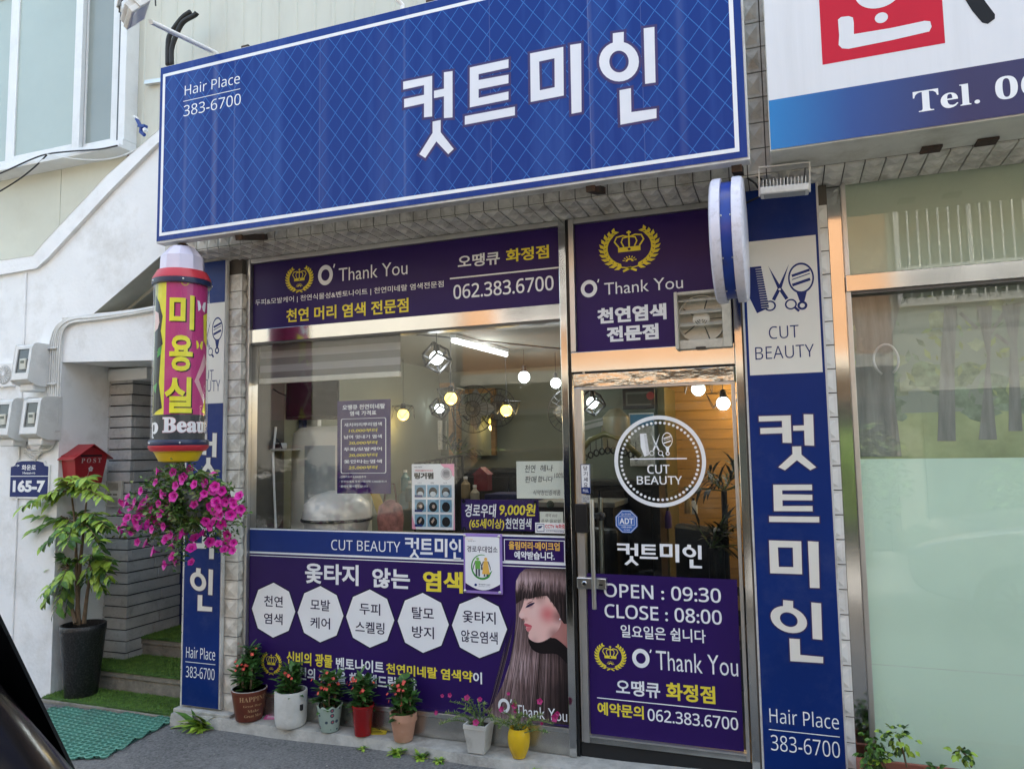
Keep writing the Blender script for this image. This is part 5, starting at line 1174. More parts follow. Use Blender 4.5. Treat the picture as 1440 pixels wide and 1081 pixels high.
# ------------------------------------------------ electricity meters
MG = M('meter_grey', (.70, .70, .68), .5, var=.06, dirt=(.3, .29, .26), dscale=7, damt=.4)
mroot = thing('electricity_meter', 'upper grey electricity meter box with sloping window on the white wall', 'meter', (0, 0, 0), 0, 'electricity meters on the white wall')
mb = MB()
prof = [(-.13, .0), (-.13, -.10), (-.10, -.17), (.16, -.14), (.17, -.12), (.17, 0)]  # z, y
W2 = .095
L_ = [mb._a((-W2, y_, z)) for z, y_ in prof]; R_ = [mb._a((W2, y_, z)) for z, y_ in prof]
for k in range(len(prof)): l = (k+1) % len(prof); mb.idx([L_[k], R_[k], R_[l], L_[l]])
mb.idx(L_[::-1]); mb.idx(R_)
mb.build('case', MG, mroot, local=True, bevel=.012)
fy = lambda z: -.17+(z+.10)*.03/.26
def fquad(x0, x1, z0, z1, o_): return [(x0, fy(z0)-o_, z0), (x1, fy(z0)-o_, z0), (x1, fy(z1)-o_, z1), (x0, fy(z1)-o_, z1)]
mb = MB(); q = fquad(-.085, .085, -.095, .155, .012); i = fquad(-.06, .06, -.045, .135, .012); q0 = fquad(-.085, .085, -.095, .155, -.005)
for k in range(4): l = (k+1) % 4; mb.face([q[k], q[l], i[l], i[k]]); mb.face([q0[k], q0[l], q[l], q[k]]); mb.face([i[k], i[l], tuple(Vector(i[l])+Vector((0, .02, 0))), tuple(Vector(i[k])+Vector((0, .02, 0)))])
mb.build('bezel', MG, mroot, local=True)
mb = MB(); mb.face(fquad(-.06, .06, -.045, .135, .003)); mb.build('recess', M('meter_dark', (.045, .05, .05), .25, spec=.8), mroot, local=True)
mb = MB(); mb.box(-.01, .05, -.178, -.165, -.02, .06); mb.build('dial', M('meter_dial', (.55, .55, .48), .4), mroot, local=True, bevel=.003)
mb = MB(); mb.box(.0, .04, -.1795, -.178, .025, .045); mb.build('display', M('lcd_grey', (.10, .12, .10), .3), mroot, local=True)
mb = MB(); mb.box(-.07, .08, -.13, -.02, -.18, -.125); mb.build('terminal_cover', MG, mroot, local=True, bevel=.012)
spots = [((48, 517), 'upper grey electricity meter box alone above the other two on the white wall'), ((60, 592), 'grey electricity meter box, right one of the lower pair beside the cable bundle'), ((20, 594), 'grey electricity meter box, left one of the lower pair at the picture edge')]
for k, ((px, py), lb) in enumerate(spots):
    o = mroot if k == 0 else copy_tree(mroot); p = at(px-6, py, -.1); o.location = (p.x, 0, p.z); o['label'] = lb; o.scale = (.98,)*3
# cables
CW = M('white_cable', (.66, .66, .63), .5)
cab = thing('cable_bundle', 'bundle of white cables climbing the wall from the meters along the lintel', 'cable', tuple(at(75, 600, 0)))
for k in range(6):
    o_ = (k-2.5)*3.0; pts = [(36+o_*.3, 628+abs(o_)*1.2), (50, 640-o_), (62+o_, 632), (73+o_*.8, 610), (74+o_, 560), (76+o_, 500), (80+o_*.9, 472), (88+o_*.6, 457+o_*.3), (105, 449+o_*.5), (130, 447+o_*.4), (170, 442+o_*.3), (215, 434+o_*.3), (256, 428+o_*.3)]
    q = [at(x, y_, -.012-.004*(k % 3)) for x, y_ in pts]; r_ = []
    for s0, s1, s2, s3 in zip([q[0]]+q[:-1], q, q[1:], q[2:]+[q[-1]]):
        for t in (0, .33, .66): r_.append(.5*((2*s1)+(s2-s0)*t+(2*s0-5*s1+4*s2-s3)*t*t+(3*s1-s0-3*s2+s3)*t**3))
    mb = MB(); mb.tube(r_, .0075, 7); mb.build('cable', CW, cab, smooth=True)
for y_ in (490, 540, 577, 606): p = at(73, y_, -.02); mb = MB(); mb.box(p.x-.06, p.x+.06, -.04, -.002, p.z-.006, p.z+.006); mb.build('clip', CW, cab, bevel=.003)
c1 = [(0, 268), (30, 243), (62, 219), (100, 216), (150, 210), (215, 195)]
def wire(name, label, pts, y, r_, mat, cat='cable'):
    mb = MB(); q = [at(px, py, y) for px, py in pts]; o_ = []
    for s0, s1, s2, s3 in zip([q[0]]+q[:-1], q, q[1:], q[2:]+[q[-1]]):
        for t in (0, .25, .5, .75): o_.append(.5*((2*s1)+(s2-s0)*t+(2*s0-5*s1+4*s2-s3)*t*t+(3*s1-s0-3*s2+s3)*t**3))
    o_.append(q[-1]); mb.tube(o_, r_, 6); return tag(mb.build(name, mat, smooth=True), label, cat)
wire('power_cable', 'thin black cable sagging from the picture edge to the window sill', [(-30, 285), (0, 269), (30, 250), (52, 232), (66, 218)], .1, .006, RUBBER)
wire('power_cable', 'black cable running along under the upper white window sill', [(-30, 252), (0, 244), (40, 226), (66, 217), (100, 213), (140, 210), (165, 205)], .08, .006, RUBBER)
wire('power_cable', 'pale thin wire looping from the window sill to the blue sign', [(66, 217), (100, 223), (140, 225), (175, 218), (215, 197), (232, 186)], .06, .004, CW)
for k, lb in enumerate(('thick black hose entering the cladding above the sign, left one', 'thick black hose bent over above the sign, right one')):
    o_ = k*9; wire('conduit_hose', lb, [(236+o_*.6, 92), (236+o_*.6, 70), (238+o_, 52), (248+o_, 36-k*4), (258+o_*1.7, 24-k*2), (268+o_, 17+k)], .05, .018, RUBBER)
# small round vent and house plate
p = at(8, 527, -.02); vt = thing('wall_vent', 'square white plastic vent with round fan grille low on the white wall', 'vent', (p.x, 0, p.z-.07))
mb = MB(); mb.box(p.x-.10, p.x+.085, -.03, 0, p.z-.092, p.z+.092); mb.build('frame', WHITEP, vt, bevel=.006)
mb = MB(); mb.lathe([(.07, -.032), (.074, -.03), (.066, -.034), (.062, -.036), (.05, -.033)], (p.x, 0, p.z), 32, 'y'); mb.build('ring', M('vent_grey', (.5, .5, .48), .5), vt, auto=40)
mb = MB()
for k in range(16): t = R(22.5*k); mb.bar((p.x+.012*math.cos(t), -.038, p.z+.012*math.sin(t)), (p.x+.064*math.cos(t+.35), -.038, p.z+.064*math.sin(t+.35)), .004, .003)
mb.lathe([(.014, -.04), (.012, -.044), (.001, -.045)], (p.x, 0, p.z), 16, 'y'); mb.build('grille', WHITEP, vt)
a, b = at(15.5, 648, -.012), at(67, 699, -.012)
hp = thing('house_number_plate', 'navy house number plate reading 165-7 with scalloped top on the white wall', 'sign', ((a.x+b.x)/2, 0, b.z))
x0, x1, z0, z1 = a.x, b.x, b.z, a.z; W, H = x1-x0, z1-z0
arc = lambda e: [(x0-e, z0-e), (x1+e, z0-e), (x1+e, z1-.16*H+e), (x1-.10*W+e, z1-.13*H+e), (x1-.14*W+e, z1-.04*H+e), (x1-.3*W, z1+e), (x0+.3*W, z1+e), (x0+.14*W-e, z1-.04*H+e), (x0+.10*W-e, z1-.13*H+e), (x0-e, z1-.16*H+e)]
mb = MB(); mb.prism(arc(.009), -.012, -.001); mb.build('plate', WHITEP, hp, bevel=.002)
pr = Print(-.0125); pr.wpoly(arc(-.002), NAVYI, 1); pr.rect(x0+.002, x1-.002, z0+.565*H, z0+.585*H, WHITEI, 2)
pr.wtext('165-7', x0+.08*W, z0+.13*H, x0+.93*W, z0+.47*H, WHITEI, .05, 2); pr.wtext('화운로', x0+.30*W, z0+.74*H, x0+.67*W, z0+.89*H, WHITEI, .025, 2); pr.wtext('Hwaun-ro', x0+.33*W, z0+.635*H, x0+.66*W, z0+.70*H, WHITEI, .02, 2); pr.wtext('→', x0+.12*W, z0+.84*H, x0+.24*W, z0+.90*H, WHITEI, .02, 2); pr.build('lettering', hp)
# mailbox on the reveal
RED = M('red_steel', (.36, .016, .022), .4, var=.12, scale=6, dirt=(.12, .015, .02), dscale=8, damt=.4)
ym0, ym1 = .02, .30
q = at(127, 655, .16); d_ = Vector((WXE+.001, 0, 0)).x; zt_, zb_ = at(135, 640, .16).z, at(130, 680, .16).z
mx = thing('mailbox', 'red house shaped metal mailbox marked POST on the alcove wall', 'mailbox', (WXE+.08, .16, zb_))
X0, X1 = WXE+.002, WXE+.13; e = .03; zr = at(140, 624, .16).z
mb = MB()
Bq = [(X0, ym0+e, zb_), (X1-.01, ym0+e, zb_), (X1-.01, ym1-e, zb_), (X0, ym1-e, zb_)]; Tq = [(X0, ym0, zt_), (X1+.01, ym0, zt_), (X1+.01, ym1, zt_), (X0, ym1, zt_)]
ids = [mb._a(p_) for p_ in Bq+Tq]; ym = (ym0+ym1)/2; ra, rb = mb._a((X0, ym, zr-.012)), mb._a((X1+.01, ym, zr-.012))
for f in ((0, 3, 2, 1), (0, 1, 5, 4), (2, 3, 7, 6)): mb.idx([ids[k] for k in f])
mb.idx([ids[1], ids[2], ids[6], rb, ids[5]]); mb.idx([ids[3], ids[0], ids[4], ra, ids[7]])
mb.build('box', RED, mx)
mb = MB()
for ya in (ym0-.03, ym1+.03):
    mb.face([(X0, ya, zt_-.025), (X1+.035, ya, zt_-.025), (X1+.035, ym, zr), (X0, ym, zr)]); mb.face([(X0, ya, zt_-.031), (X1+.035, ya, zt_-.031), (X1+.035, ym, zr-.006), (X0, ym, zr-.006)]); mb.face([(X1+.035, ya, zt_-.025), (X1+.035, ya, zt_-.031), (X1+.035, ym, zr-.006), (X1+.035, ym, zr)]); mb.face([(X0, ya, zt_-.025), (X1+.035, ya, zt_-.025), (X1+.035, ya, zt_-.031), (X0, ya, zt_-.031)])
mb.build('roof', RED, mx)
mb = MB(); mb.box(X1+.006, X1+.011, ym0+.05, ym1-.05, zt_-.008, zt_+.004); mb.build('slot', BLACK, mx)
pr = Print(fn=lambda u_, v_, h: (X1+.0115-(zt_-v_)*.02/(zt_-zb_)*1.0+h+.002, u_, v_)); pr.wtext(bb('P O S T'), ym0+.055, zt_-.055, ym1-.055, zt_-.02, M('post_letters', (.6, .5, .48), .5), 0, 1)
for k in range(5): t = R(72*k+18); pr.ell((ym+.012*math.cos(t), zt_-.10+.012*math.sin(t)), .009, .009, M('post_flower', (.62, .55, .56), .5), 1+.2*k, n=10)
pr.seg((ym-.01, zt_-.11), (ym-.02, zt_-.15), .003, M('post_flower', (.62, .55, .56), .5), 1); pr.build('lettering', mx)
# intercom on the pier
a, b = at(150, 676, YB1-.02), at(171, 712, YB1-.02); ic_ = thing('intercom', 'beige door intercom with speaker slots on the grey brick pier', 'intercom', ((a.x+b.x)/2, YB1, b.z))
mb = MB(); mb.box(a.x, b.x, YB1-.028, YB1-.004, b.z, a.z); mb.build('case', BEIGE, ic_, bevel=.004)
mb = MB(); W, H = b.x-a.x, a.z-b.z
for k in range(7):
    for zz_ in (.06, .64): mb.box(a.x+.14*W, b.x-.2*W, YB1-.0295, YB1-.028, b.z+(zz_+k*.042)*H, b.z+(zz_+.02+k*.042)*H)
mb.box(a.x+.15*W, a.x+.4*W, YB1-.031, YB1-.028, b.z+.44*H, b.z+.5*H); mb.box(a.x+.5*W, a.x+.75*W, YB1-.031, YB1-.028, b.z+.44*H, b.z+.5*H); mb.build('speaker_slot', M('slot_brown', (.16, .145, .11), .6), ic_)
# blue clip on cladding corner
p = at(198, 180, .0); cl_ = thing('plastic_clip', 'small blue plastic clip with white tip stuck by the coping', 'clip', tuple(p))
BPL = M('blue_plastic', (.01, .045, .25), .4)
mb = MB(); mb.bar(at(192, 167, 0), at(199, 180, 0), .03, .012); mb.bar(at(196, 178, 0), at(205, 178, 0), .035, .02); mb.tube([at(199, 178, 0), at(198, 186, 0), at(203, 190, 0)], .014, 8); mb.build('body', BPL, cl_)
mb = MB(); mb.bar(at(190, 164, 0), at(193, 168, 0), .03, .013); mb.bar(at(203, 184, -.01), at(206, 182, -.01), .03, .02); mb.build('tip', WHITEP, cl_)

# ------------------------------------------------ upper window
PVC = M('white_pvc', (.72, .72, .71), .35, var=.03, dirt=(.45, .43, .4), dscale=5, damt=.3)
uy = .14
uw = thing('upper_window', 'white framed sliding window with frosted panes in the cream upper wall', 'window', tuple(at(90, 225, uy)))
ux1 = at(174, 200, uy).x; ux0 = at(-120, 200, uy).x; uz0 = at(174, 196, uy).z; uz1 = uz0+1.55
mb = MB(); mb.box(ux0, ux1, uy-.01, CY, uz0-.05, uz0); mb.box(ux0, ux1, uy-.01, CY, uz1, uz1+.05); mb.box(ux1-.065, ux1, uy-.0, CY, uz0, uz1); mb.box(ux0, ux0+.06, uy, CY, uz0, uz1); mb.build('frame', PVC, uw, bevel=.004)
mb = MB(); mb.box(ux0, ux1+.005, uy-.045, CY, uz0-.075, uz0-.05); mb.build('sill', PVC, uw, bevel=.004)
FROST = M('frosted_pane', (.37, .43, .39), .22, var=.06, scale=1.5, spec=.6); FROST2 = M('frosted_pane_grey', (.24, .27, .25), .25, var=.06, scale=1.5, spec=.6)
ed = [at(px, 150, uy+.03).x for px in (15, 24, 102, 112, 146, 158)]
for xa_, xb_, yy, m_ in ((ed[0], at(110, 150, uy).x, uy+.015, FROST), (at(101, 150, uy).x, at(158, 150, uy).x, uy+.055, FROST2), (ux0+.06, at(10, 150, uy).x, uy+.055, FROST)):
    s_ = .078; mb = MB(); mb.box(xa_, xa_+s_, yy, yy+.035, uz0+.004, uz1-.004); mb.box(xb_-s_, xb_, yy, yy+.035, uz0+.004, uz1-.004); mb.box(xa_+s_, xb_-s_, yy, yy+.035, uz0+.004, uz0+.06); mb.box(xa_+s_, xb_-s_, yy, yy+.035, uz1-.06, uz1-.004); sa = mb.build('sash', PVC, uw, bevel=.003)
    mb = MB(); mb.box(xa_+s_, xb_-s_, yy+.012, yy+.018, uz0+.06, uz1-.06); mb.build('pane', m_, sa)
mb = MB(); mb.box(ux0+.06, ux1-.065, CY-.02, CY-.015, uz0, uz1); mb.build('dark_reveal', M('reveal_grey', (.2, .2, .19), .7), uw)
mb = MB(); mb.box(at(160, 150, uy).x, at(163, 150, uy).x, uy+.03, uy+.08, uz0, uz1); mb.build('track', DALU, uw)
# ================================================================== RIGHT NEIGHBOUR: green shop window
nw = thing('neighbour_window', 'tall pale green shop window of the neighbouring shop behind steel bars, right edge', 'window', (2, 0, LZ))
NX0, NX1 = FX, 3.6
z = lambda px, py, y=0: at(px, py, y).z
zt = z(1172, 258); zc1 = z(1300, 380); zc0 = z(1300, 404)
mb = MB(); mb.box(NX0, NX0+.022, -.035, .05, .02, zt+.02); mb.box(NX0+.022, NX1, -.02, .05, zt-.006, zt+.02); mb.build('frame', ALU, nw, bevel=.002)
mb = MB(); mb.box(NX0, NX1, -.045, .05, zc0, zc1); mb.build('transom', STEEL, nw, bevel=.003)
mb = MB(); mb.box(NX0+.022, NX1, -.036, .05, zc0-.014, zc0-.001); mb.build('glazing_bead', DALU, nw)
FG = M('sage_film', (.44, .50, .38), .35, var=.06, scale=1.2, spec=.3)
mb = MB(); mb.box(NX0+.022, NX1, .012, .02, zc1, zt-.006); mb.build('sage_panel', FG, nw)
mb = MB(); mb.box(NX0+.022, NX1, 0, .006, zc1, zt-.006); mb.build('pane', GLASS, nw)
zf = z(1300, 644.5); zs = z(1300, 939.5)
FR = M('frosted_green_film', (.61, .79, .645), .4, var=.05, scale=.9, spec=.3, detail=3)
mb = MB(); mb.box(NX0+.022, NX1, 0, .006, .02, zc0-.014); mb.build('pane', GLASS, nw)
mb = MB(); mb.box(NX0+.024, NX1, .008, .012, zs+.002, zf); mb.box(NX0+.024, NX1, .008, .012, .03, zs-.002); mb.build('frosted_film', FR, nw)
mb = MB(); mb.box(NX0+.024, NX1, .0085, .013, zs-.002, zs+.002); mb.build('film_seam', M('seam_pale', (.55, .66, .56), .5), nw)
# roller blind with a printed wood of trees
by = .10; x0 = at(1196, 560, by).x
bl_ = thing('roller_blind', 'printed blind with tree trunks and lawn behind the green shop window', 'blind', (2, by, zf-.1))
BG = M('blind_sky', (.33, .37, .30), .7, var=.10, scale=2, detail=9); LAWN = M('blind_lawn', (.40, .46, .25), .7, var=.22, scale=6, detail=9); BUSH = M('blind_bush', (.25, .31, .22), .7, var=.5, scale=14, detail=9); TRK = M('blind_trunk', (.27, .28, .25), .7, var=.25, scale=8, stretch=(4, 1, .5)); LFP = M('blind_leaf', (.34, .39, .20), .7, var=.3, scale=9)
mb = MB(); mb.box(x0, NX1, by, by+.004, zf-.12, zc0+.04); mb.build('sheet', BG, bl_)
pr = Print(by-.0005); rnd = random.Random(11)
zl = pr.uv((1300, 580))[1]; pr.rect(x0, NX1, zf-.12, zl, LAWN, 1)
xx = x0
BUSH2 = M('blind_bush_pale', (.25, .31, .20), .7, var=.5, scale=18, detail=9); BUSH3 = M('blind_haze_green', (.36, .40, .27), .7, var=.35, scale=14, detail=9)
for k in range(190):
    g_ = rnd.random(); c = (x0+rnd.random()*(NX1-x0), zl+(rnd.uniform(-.03, .20) if g_ < .6 else rnd.uniform(.1, .95))); n_ = 11; s_ = rnd.uniform(.03, .085)
    pr.wpoly([(c[0]+math.cos(6.283*q/n_)*s_*rnd.uniform(.6, 1.4), c[1]+math.sin(6.283*q/n_)*s_*rnd.uniform(.4, .9)) for q in range(n_)], (BUSH if rnd.random() < .55 else BUSH2) if g_ < .6 else BUSH3, 1.2+.005*k)
for k in range(420):
    c = (x0+rnd.random()*(NX1-x0), zl+abs(rnd.gauss(.3, .4))); 
    if c[1] > zc0: continue
    a_ = rnd.random()*6.28; s_ = rnd.uniform(.012, .035); pr.wpoly([(c[0]+s_*math.cos(a_), c[1]+s_*math.sin(a_)), (c[0]+.4*s_*math.cos(a_+1.5), c[1]+.4*s_*math.sin(a_+1.5)), (c[0]-s_*math.cos(a_), c[1]-s_*math.sin(a_)), (c[0]+.4*s_*math.cos(a_-1.5), c[1]+.4*s_*math.sin(a_-1.5))], LFP if k % 3 else BUSH, 2.2+.004*k)
for pts in (((1190, 408), (1205, 470), (1202, 560), (1210, 642), (1268, 642), (1258, 560), (1255, 470), (1272, 408)), ((1328, 430), (1322, 520), (1318, 620), (1344, 620), (1342, 520), (1346, 430)),
            ((1372, 430), (1388, 500), (1376, 618), (1402, 618), (1392, 520), (1395, 430)), ((1408, 430), (1420, 480), (1418, 606), (1438, 606), (1430, 480), (1436, 425)), ((1480, 420), (1488, 520), (1480, 620), (1508, 620), (1503, 520), (1500, 420))):
    pr.poly(pts, TRK, 4)
for a, b in (((1350, 440), (1374, 462)), ((1392, 470), (1412, 440)), ((1346, 455), (1330, 470)), ((1420, 485), (1400, 470))): pr.seg(pr.uv(a), pr.uv(b), .016, TRK, 3.8)
pr.build('picture', bl_)
mb = MB(); mb.face([(FX-.1, .9, 0), (NX1+.3, .9, 0), (NX1+.3, .9, 3), (FX-.1, .9, 3)]); mb.face([(FX-.02, .06, 0), (FX-.02, .9, 0), (FX-.02, .9, 3), (FX-.02, .06, 3)])
mb.build('inner_wall', M('olive_dark_room', (.05, .05, .035), .8), nw)
# suction ring hook on the pane
p = at(1246, 506, .05); mb = MB(); mb.tube([(p.x+.055*math.cos(t), .05+.01*math.sin(3*t), p.z+.075*math.sin(t)) for t in [R(-60+k*17) for k in range(19)]], .006, 8)
tag(mb.build('ring_hook', M('pale_ring', (.55, .55, .52), .3), smooth=True), 'pale plastic ring hanging inside the green shop window', 'hook')
# planter box with weeds in front of it
TERR = M('terracotta', (.30, .10, .065), .8, var=.12, scale=6, dirt=(.2, .13, .1), damt=.4)
py_ = -.30; x0 = at(1208, 1066, py_).x; zt_ = at(1211, 1065, py_+.21).z
pb = thing('planter_box', 'long terracotta planter with leafy herbs under the green shop window', 'planter', (x0+.4, -.2, .08))
X1 = x0+.95
mb = MB(); mb.box(x0, X1, py_, py_+.02, .08, zt_); mb.box(x0, X1, py_+.2, py_+.22, .08, zt_); mb.box(x0, x0+.02, py_+.02, py_+.2, .08, zt_); mb.box(X1-.02, X1, py_+.02, py_+.2, .08, zt_); mb.box(x0+.02, X1-.02, py_+.02, py_+.2, .08, .1); mb.build('box', TERR, pb, bevel=.004)
SOIL = M('soil', (.045, .032, .022), .95, var=.4, scale=40, bump=.8, bscale=90)
mb = MB(); mb.box(x0+.02, X1-.02, py_+.02, py_+.2, zt_-.06, zt_-.03); mb.build('soil', SOIL, pb)

# ================================================================== PLANTS
def leafmat(name, c, rough=.45, tr=.15):
    m = M(name, c, rough, var=.35, scale=14, spec=.4)
    b = m.node_tree.nodes['Principled BSDF']
    if tr: b.inputs['Subsurface Weight'].default_value = 0; b.inputs['Transmission Weight'].default_value = 0
    return m
LF1 = leafmat('leaf_mid_green', (.085, .19, .028)); LF2 = leafmat('leaf_light_green', (.29, .43, .05)); LF3 = leafmat('leaf_dark_green', (.032, .085, .018)); LFR = leafmat('leaf_rose_green', (.055, .14, .028)); LFS = leafmat('leaf_sage', (.15, .22, .07))
STEMM = M('stem_brown', (.14, .095, .055), .8, var=.3, scale=20); STEMG = M('stem_green', (.10, .16, .05), .7)
def rdir(rnd, zlo=-.2, zhi=1): 
    t = rnd.random()*6.283; z_ = rnd.uniform(zlo, zhi); q = math.sqrt(max(0, 1-z_*z_)); return Vector((q*math.cos(t), q*math.sin(t), z_))
# --- herbs in the planter
rnd = random.Random(5)
def herb(base, topp, spread, n_, label_i):
    mb = MB(); mb.tube([base, base.lerp(topp, .5)+Vector((rnd.uniform(-.02, .02), 0, 0)), topp], .004, 6)
    mb.build('stem', STEMM, pb)
    mb = MB()
    for k in range(n_):
        c = topp+Vector((rnd.gauss(0, spread*.5), rnd.gauss(0, spread*.5), rnd.uniform(-spread*1.3, spread*.4))); d = (c-topp+Vector((0, 0, -.01))+rdir(rnd)*.02).normalized()
        for q in (-.7, 0, .7): 
            dd = Matrix.Rotation(q, 3, 'Z') @ d; mb.cur = 0 if rnd.random() < .6 else 1; mb.leaf(c, dd, rdir(rnd, .5, 1), .035 if q == 0 else .026, .02, .15, .3)
    mb.build('foliage', [LF2 if label_i else LF1, LF3], pb)
for px, py, bx, sp, n_ in ((1262, 1033, 1275, .055, 34), (1232, 1040, 1235, .04, 26), (1226, 1058, 1232, .04, 22), (1352, 1055, 1366, .032, 16), (1240, 1066, 1245, .05, 30), (1314, 1078, 1318, .03, 14)):
    herb(at(bx, 1078, py_+.09), at(px, py, py_+.07), sp, n_, px in (1352, 1240, 1262))
# --- potted plants on the ledge
def pot_prof(kind, r, h):
    if kind == 'taper': return [(.72*r, 0), (.74*r, .004), (.97*r, h-.012), (r, h-.01), (r, h), (.92*r, h), (.90*r, h-.03), (.001, h-.03)]
    if kind == 'drum': return [(.86*r, 0), (.93*r, .012), (.97*r, .04), (r, h-.01), (.98*r, h), (.88*r, h), (.85*r, h-.03), (.001, h-.03)]
    if kind == 'rim': return [(.66*r, 0), (.68*r, .004), (.90*r, h*.66), (.90*r, h*.70), (r, h*.72), (1.0*r, h-.004), (.98*r, h), (.90*r, h), (.87*r, h-.03), (.001, h-.03)]
    if kind == 'urn': return [(.60*r, 0), (.64*r, .008), (.80*r, h*.18), (.96*r, h*.38), (1.03*r, h*.56), (1.03*r, h*.70), (.96*r, h*.86), (.88*r, h*.95), (.88*r, h), (.80*r, h), (.78*r, h-.02), (.001, h-.02)]
def pot_geo(pxl, pxr, pyt, pyb, y):
    a, b = at(pxl, pyt, y), at(pxr, pyt, y); cx = (a.x+b.x)/2; r = (b.x-a.x)/2/math.sqrt(1+(cx/(4+y))**2)
    return cx, r, at((pxl+pxr)/2, pyt, y).z-LZ
BR = M('brown_glaze', (.15, .035, .018), .35, var=.15, scale=5); WC = M('white_rough_cement', (.62, .61, .57), .85, var=.08, scale=8, bump=.4, bscale=50, dirt=(.35, .33, .28), damt=.5)
REDG = M('red_glaze', (.30, .008, .010), .12, var=.1, spec=.6); TC2 = M('pink_terracotta', (.48, .25, .16), .8, var=.10, dirt=(.5, .42, .35), damt=.5, dscale=6); YELG = M('yellow_glaze', (.66, .42, .015), .15, var=.06, dirt=(.25, .15, .05), dscale=9, damt=.5)
FLR = M('coral_flower', (.62, .05, .045), .5, var=.15); FLY = M('flower_heart', (.5, .35, .03), .5)
def flower_mesh(n_, r, mats, cup=.3, name='flower_shape'):
    mb = MB()
    for k in range(n_):
        t = 2*math.pi*k/n_; w_ = math.pi/n_*1.08
        p = [(0, 0, 0), (r*.75*math.cos(t-w_), r*.75*math.sin(t-w_), cup*r), (r*math.cos(t), r*math.sin(t), cup*r*1.15), (r*.75*math.cos(t+w_), r*.75*math.sin(t+w_), cup*r)]
        mb.cur = 0; mb.face(p)
    mb.cur = 1; m_ = n_*2; c = [(r*.2*math.cos(6.283*k/m_), r*.2*math.sin(6.283*k/m_), cup*r*.28) for k in range(m_)]; mb.face(c)
    me = bpy.data.meshes.new(name); me.from_pydata([tuple(v) for v in mb.v], [], mb.f)
    for m in mats: me.materials.append(m)
    me.polygons.foreach_set('material_index', mb.m); me.update(); return me
CORAL = flower_mesh(4, .014, [FLR, FLY], .25, 'coral_blossom')
def place_flower(me, name, root, p, d, s_=1, roll=0):
    M_ = Matrix.Translation(p) @ Vector(d).to_track_quat('Z', 'Y').to_matrix().to_4x4() @ Matrix.Rotation(roll, 4, 'Z') @ Matrix.Scale(s_, 4); kids_mesh(name, me, root, M_)
def thorn_plant(root, cx, cy, z0, h, w_, seed, nl=150, nf=14):
    rnd = random.Random(seed); tips = []
    mb = MB()
    for k in range(6):
        t = 6.283*k/6+rnd.random(); q = rnd.uniform(.2, .9) if k else 0; tp = Vector((cx+math.cos(t)*w_*.55*q, cy+math.sin(t)*w_*.5*q, z0+h*rnd.uniform(.6, .95) if k else z0+h)); b0 = Vector((cx+math.cos(t)*.02, cy+math.sin(t)*.02, z0-.03))
        pts = [b0, b0.lerp(tp, .5)+Vector((math.cos(t)*.015, math.sin(t)*.015, 0)), tp]; tips.append(pts); mb.tube(pts, [.007, .006, .004], 6)
    mb.build('stem', STEMM, root); mb = MB()
    for k in range(nl):
        P = rnd.choice(tips); f = rnd.random()**.7; c = P[0].lerp(P[1], f*2) if f < .5 else P[1].lerp(P[2], f*2-1); c = c+Vector((rnd.gauss(0, .012), rnd.gauss(0, .012), rnd.uniform(0, .02)))
        d = rdir(rnd, .0, .9); mb.cur = rnd.choice((0, 0, 1)); mb.leaf(c, d, (0, 0, 1), rnd.uniform(.05, .095), rnd.uniform(.026, .040), .12, .25)
    mb.build('foliage', [LFR, LF3], root)
    for k in range(nf):
        P = rnd.choice(tips); c = P[2].lerp(P[1], rnd.random()*.9); d = rdir(rnd, .0, .8); d.y = -abs(d.y)-.3; d.normalize(); p = c+d*rnd.uniform(.05, .085)+Vector((0, 0, .015))
        place_flower(CORAL, 'flower', root, p, d+Vector((0, 0, .3)), rnd.uniform(.55, .95), rnd.random()*6)
GP = 'flower pots in a row along the shopfront'
row = [  # left, right, rim y, base y, kind, material, label, plant top px, nl, nf
    (325, 377, 967, 1012, 'taper', BR, 'brown tapered pot with lettering and coral red flowers, leftmost of the shopfront row', 908, 260, 15),
    (386, 433, 969, 1024, 'drum', WC, 'wide white cement pot with red flowered plant beside the brown lettered pot', 936, 190, 12),
    (446, 482, 990, 1025, 'taper', None, 'pale patterned ceramic pot with scalloped rim and red flowers', 943, 170, 12),
    (494, 527, 989, 1030, 'taper', REDG, 'glossy red pot with coral flowered plant between patterned and terracotta pots', 945, 165, 12),
    (548, 587, 1000, 1036, 'rim', TC2, 'pinkish terracotta pot with thick rim and small coral flowers', 952, 190, 13)]
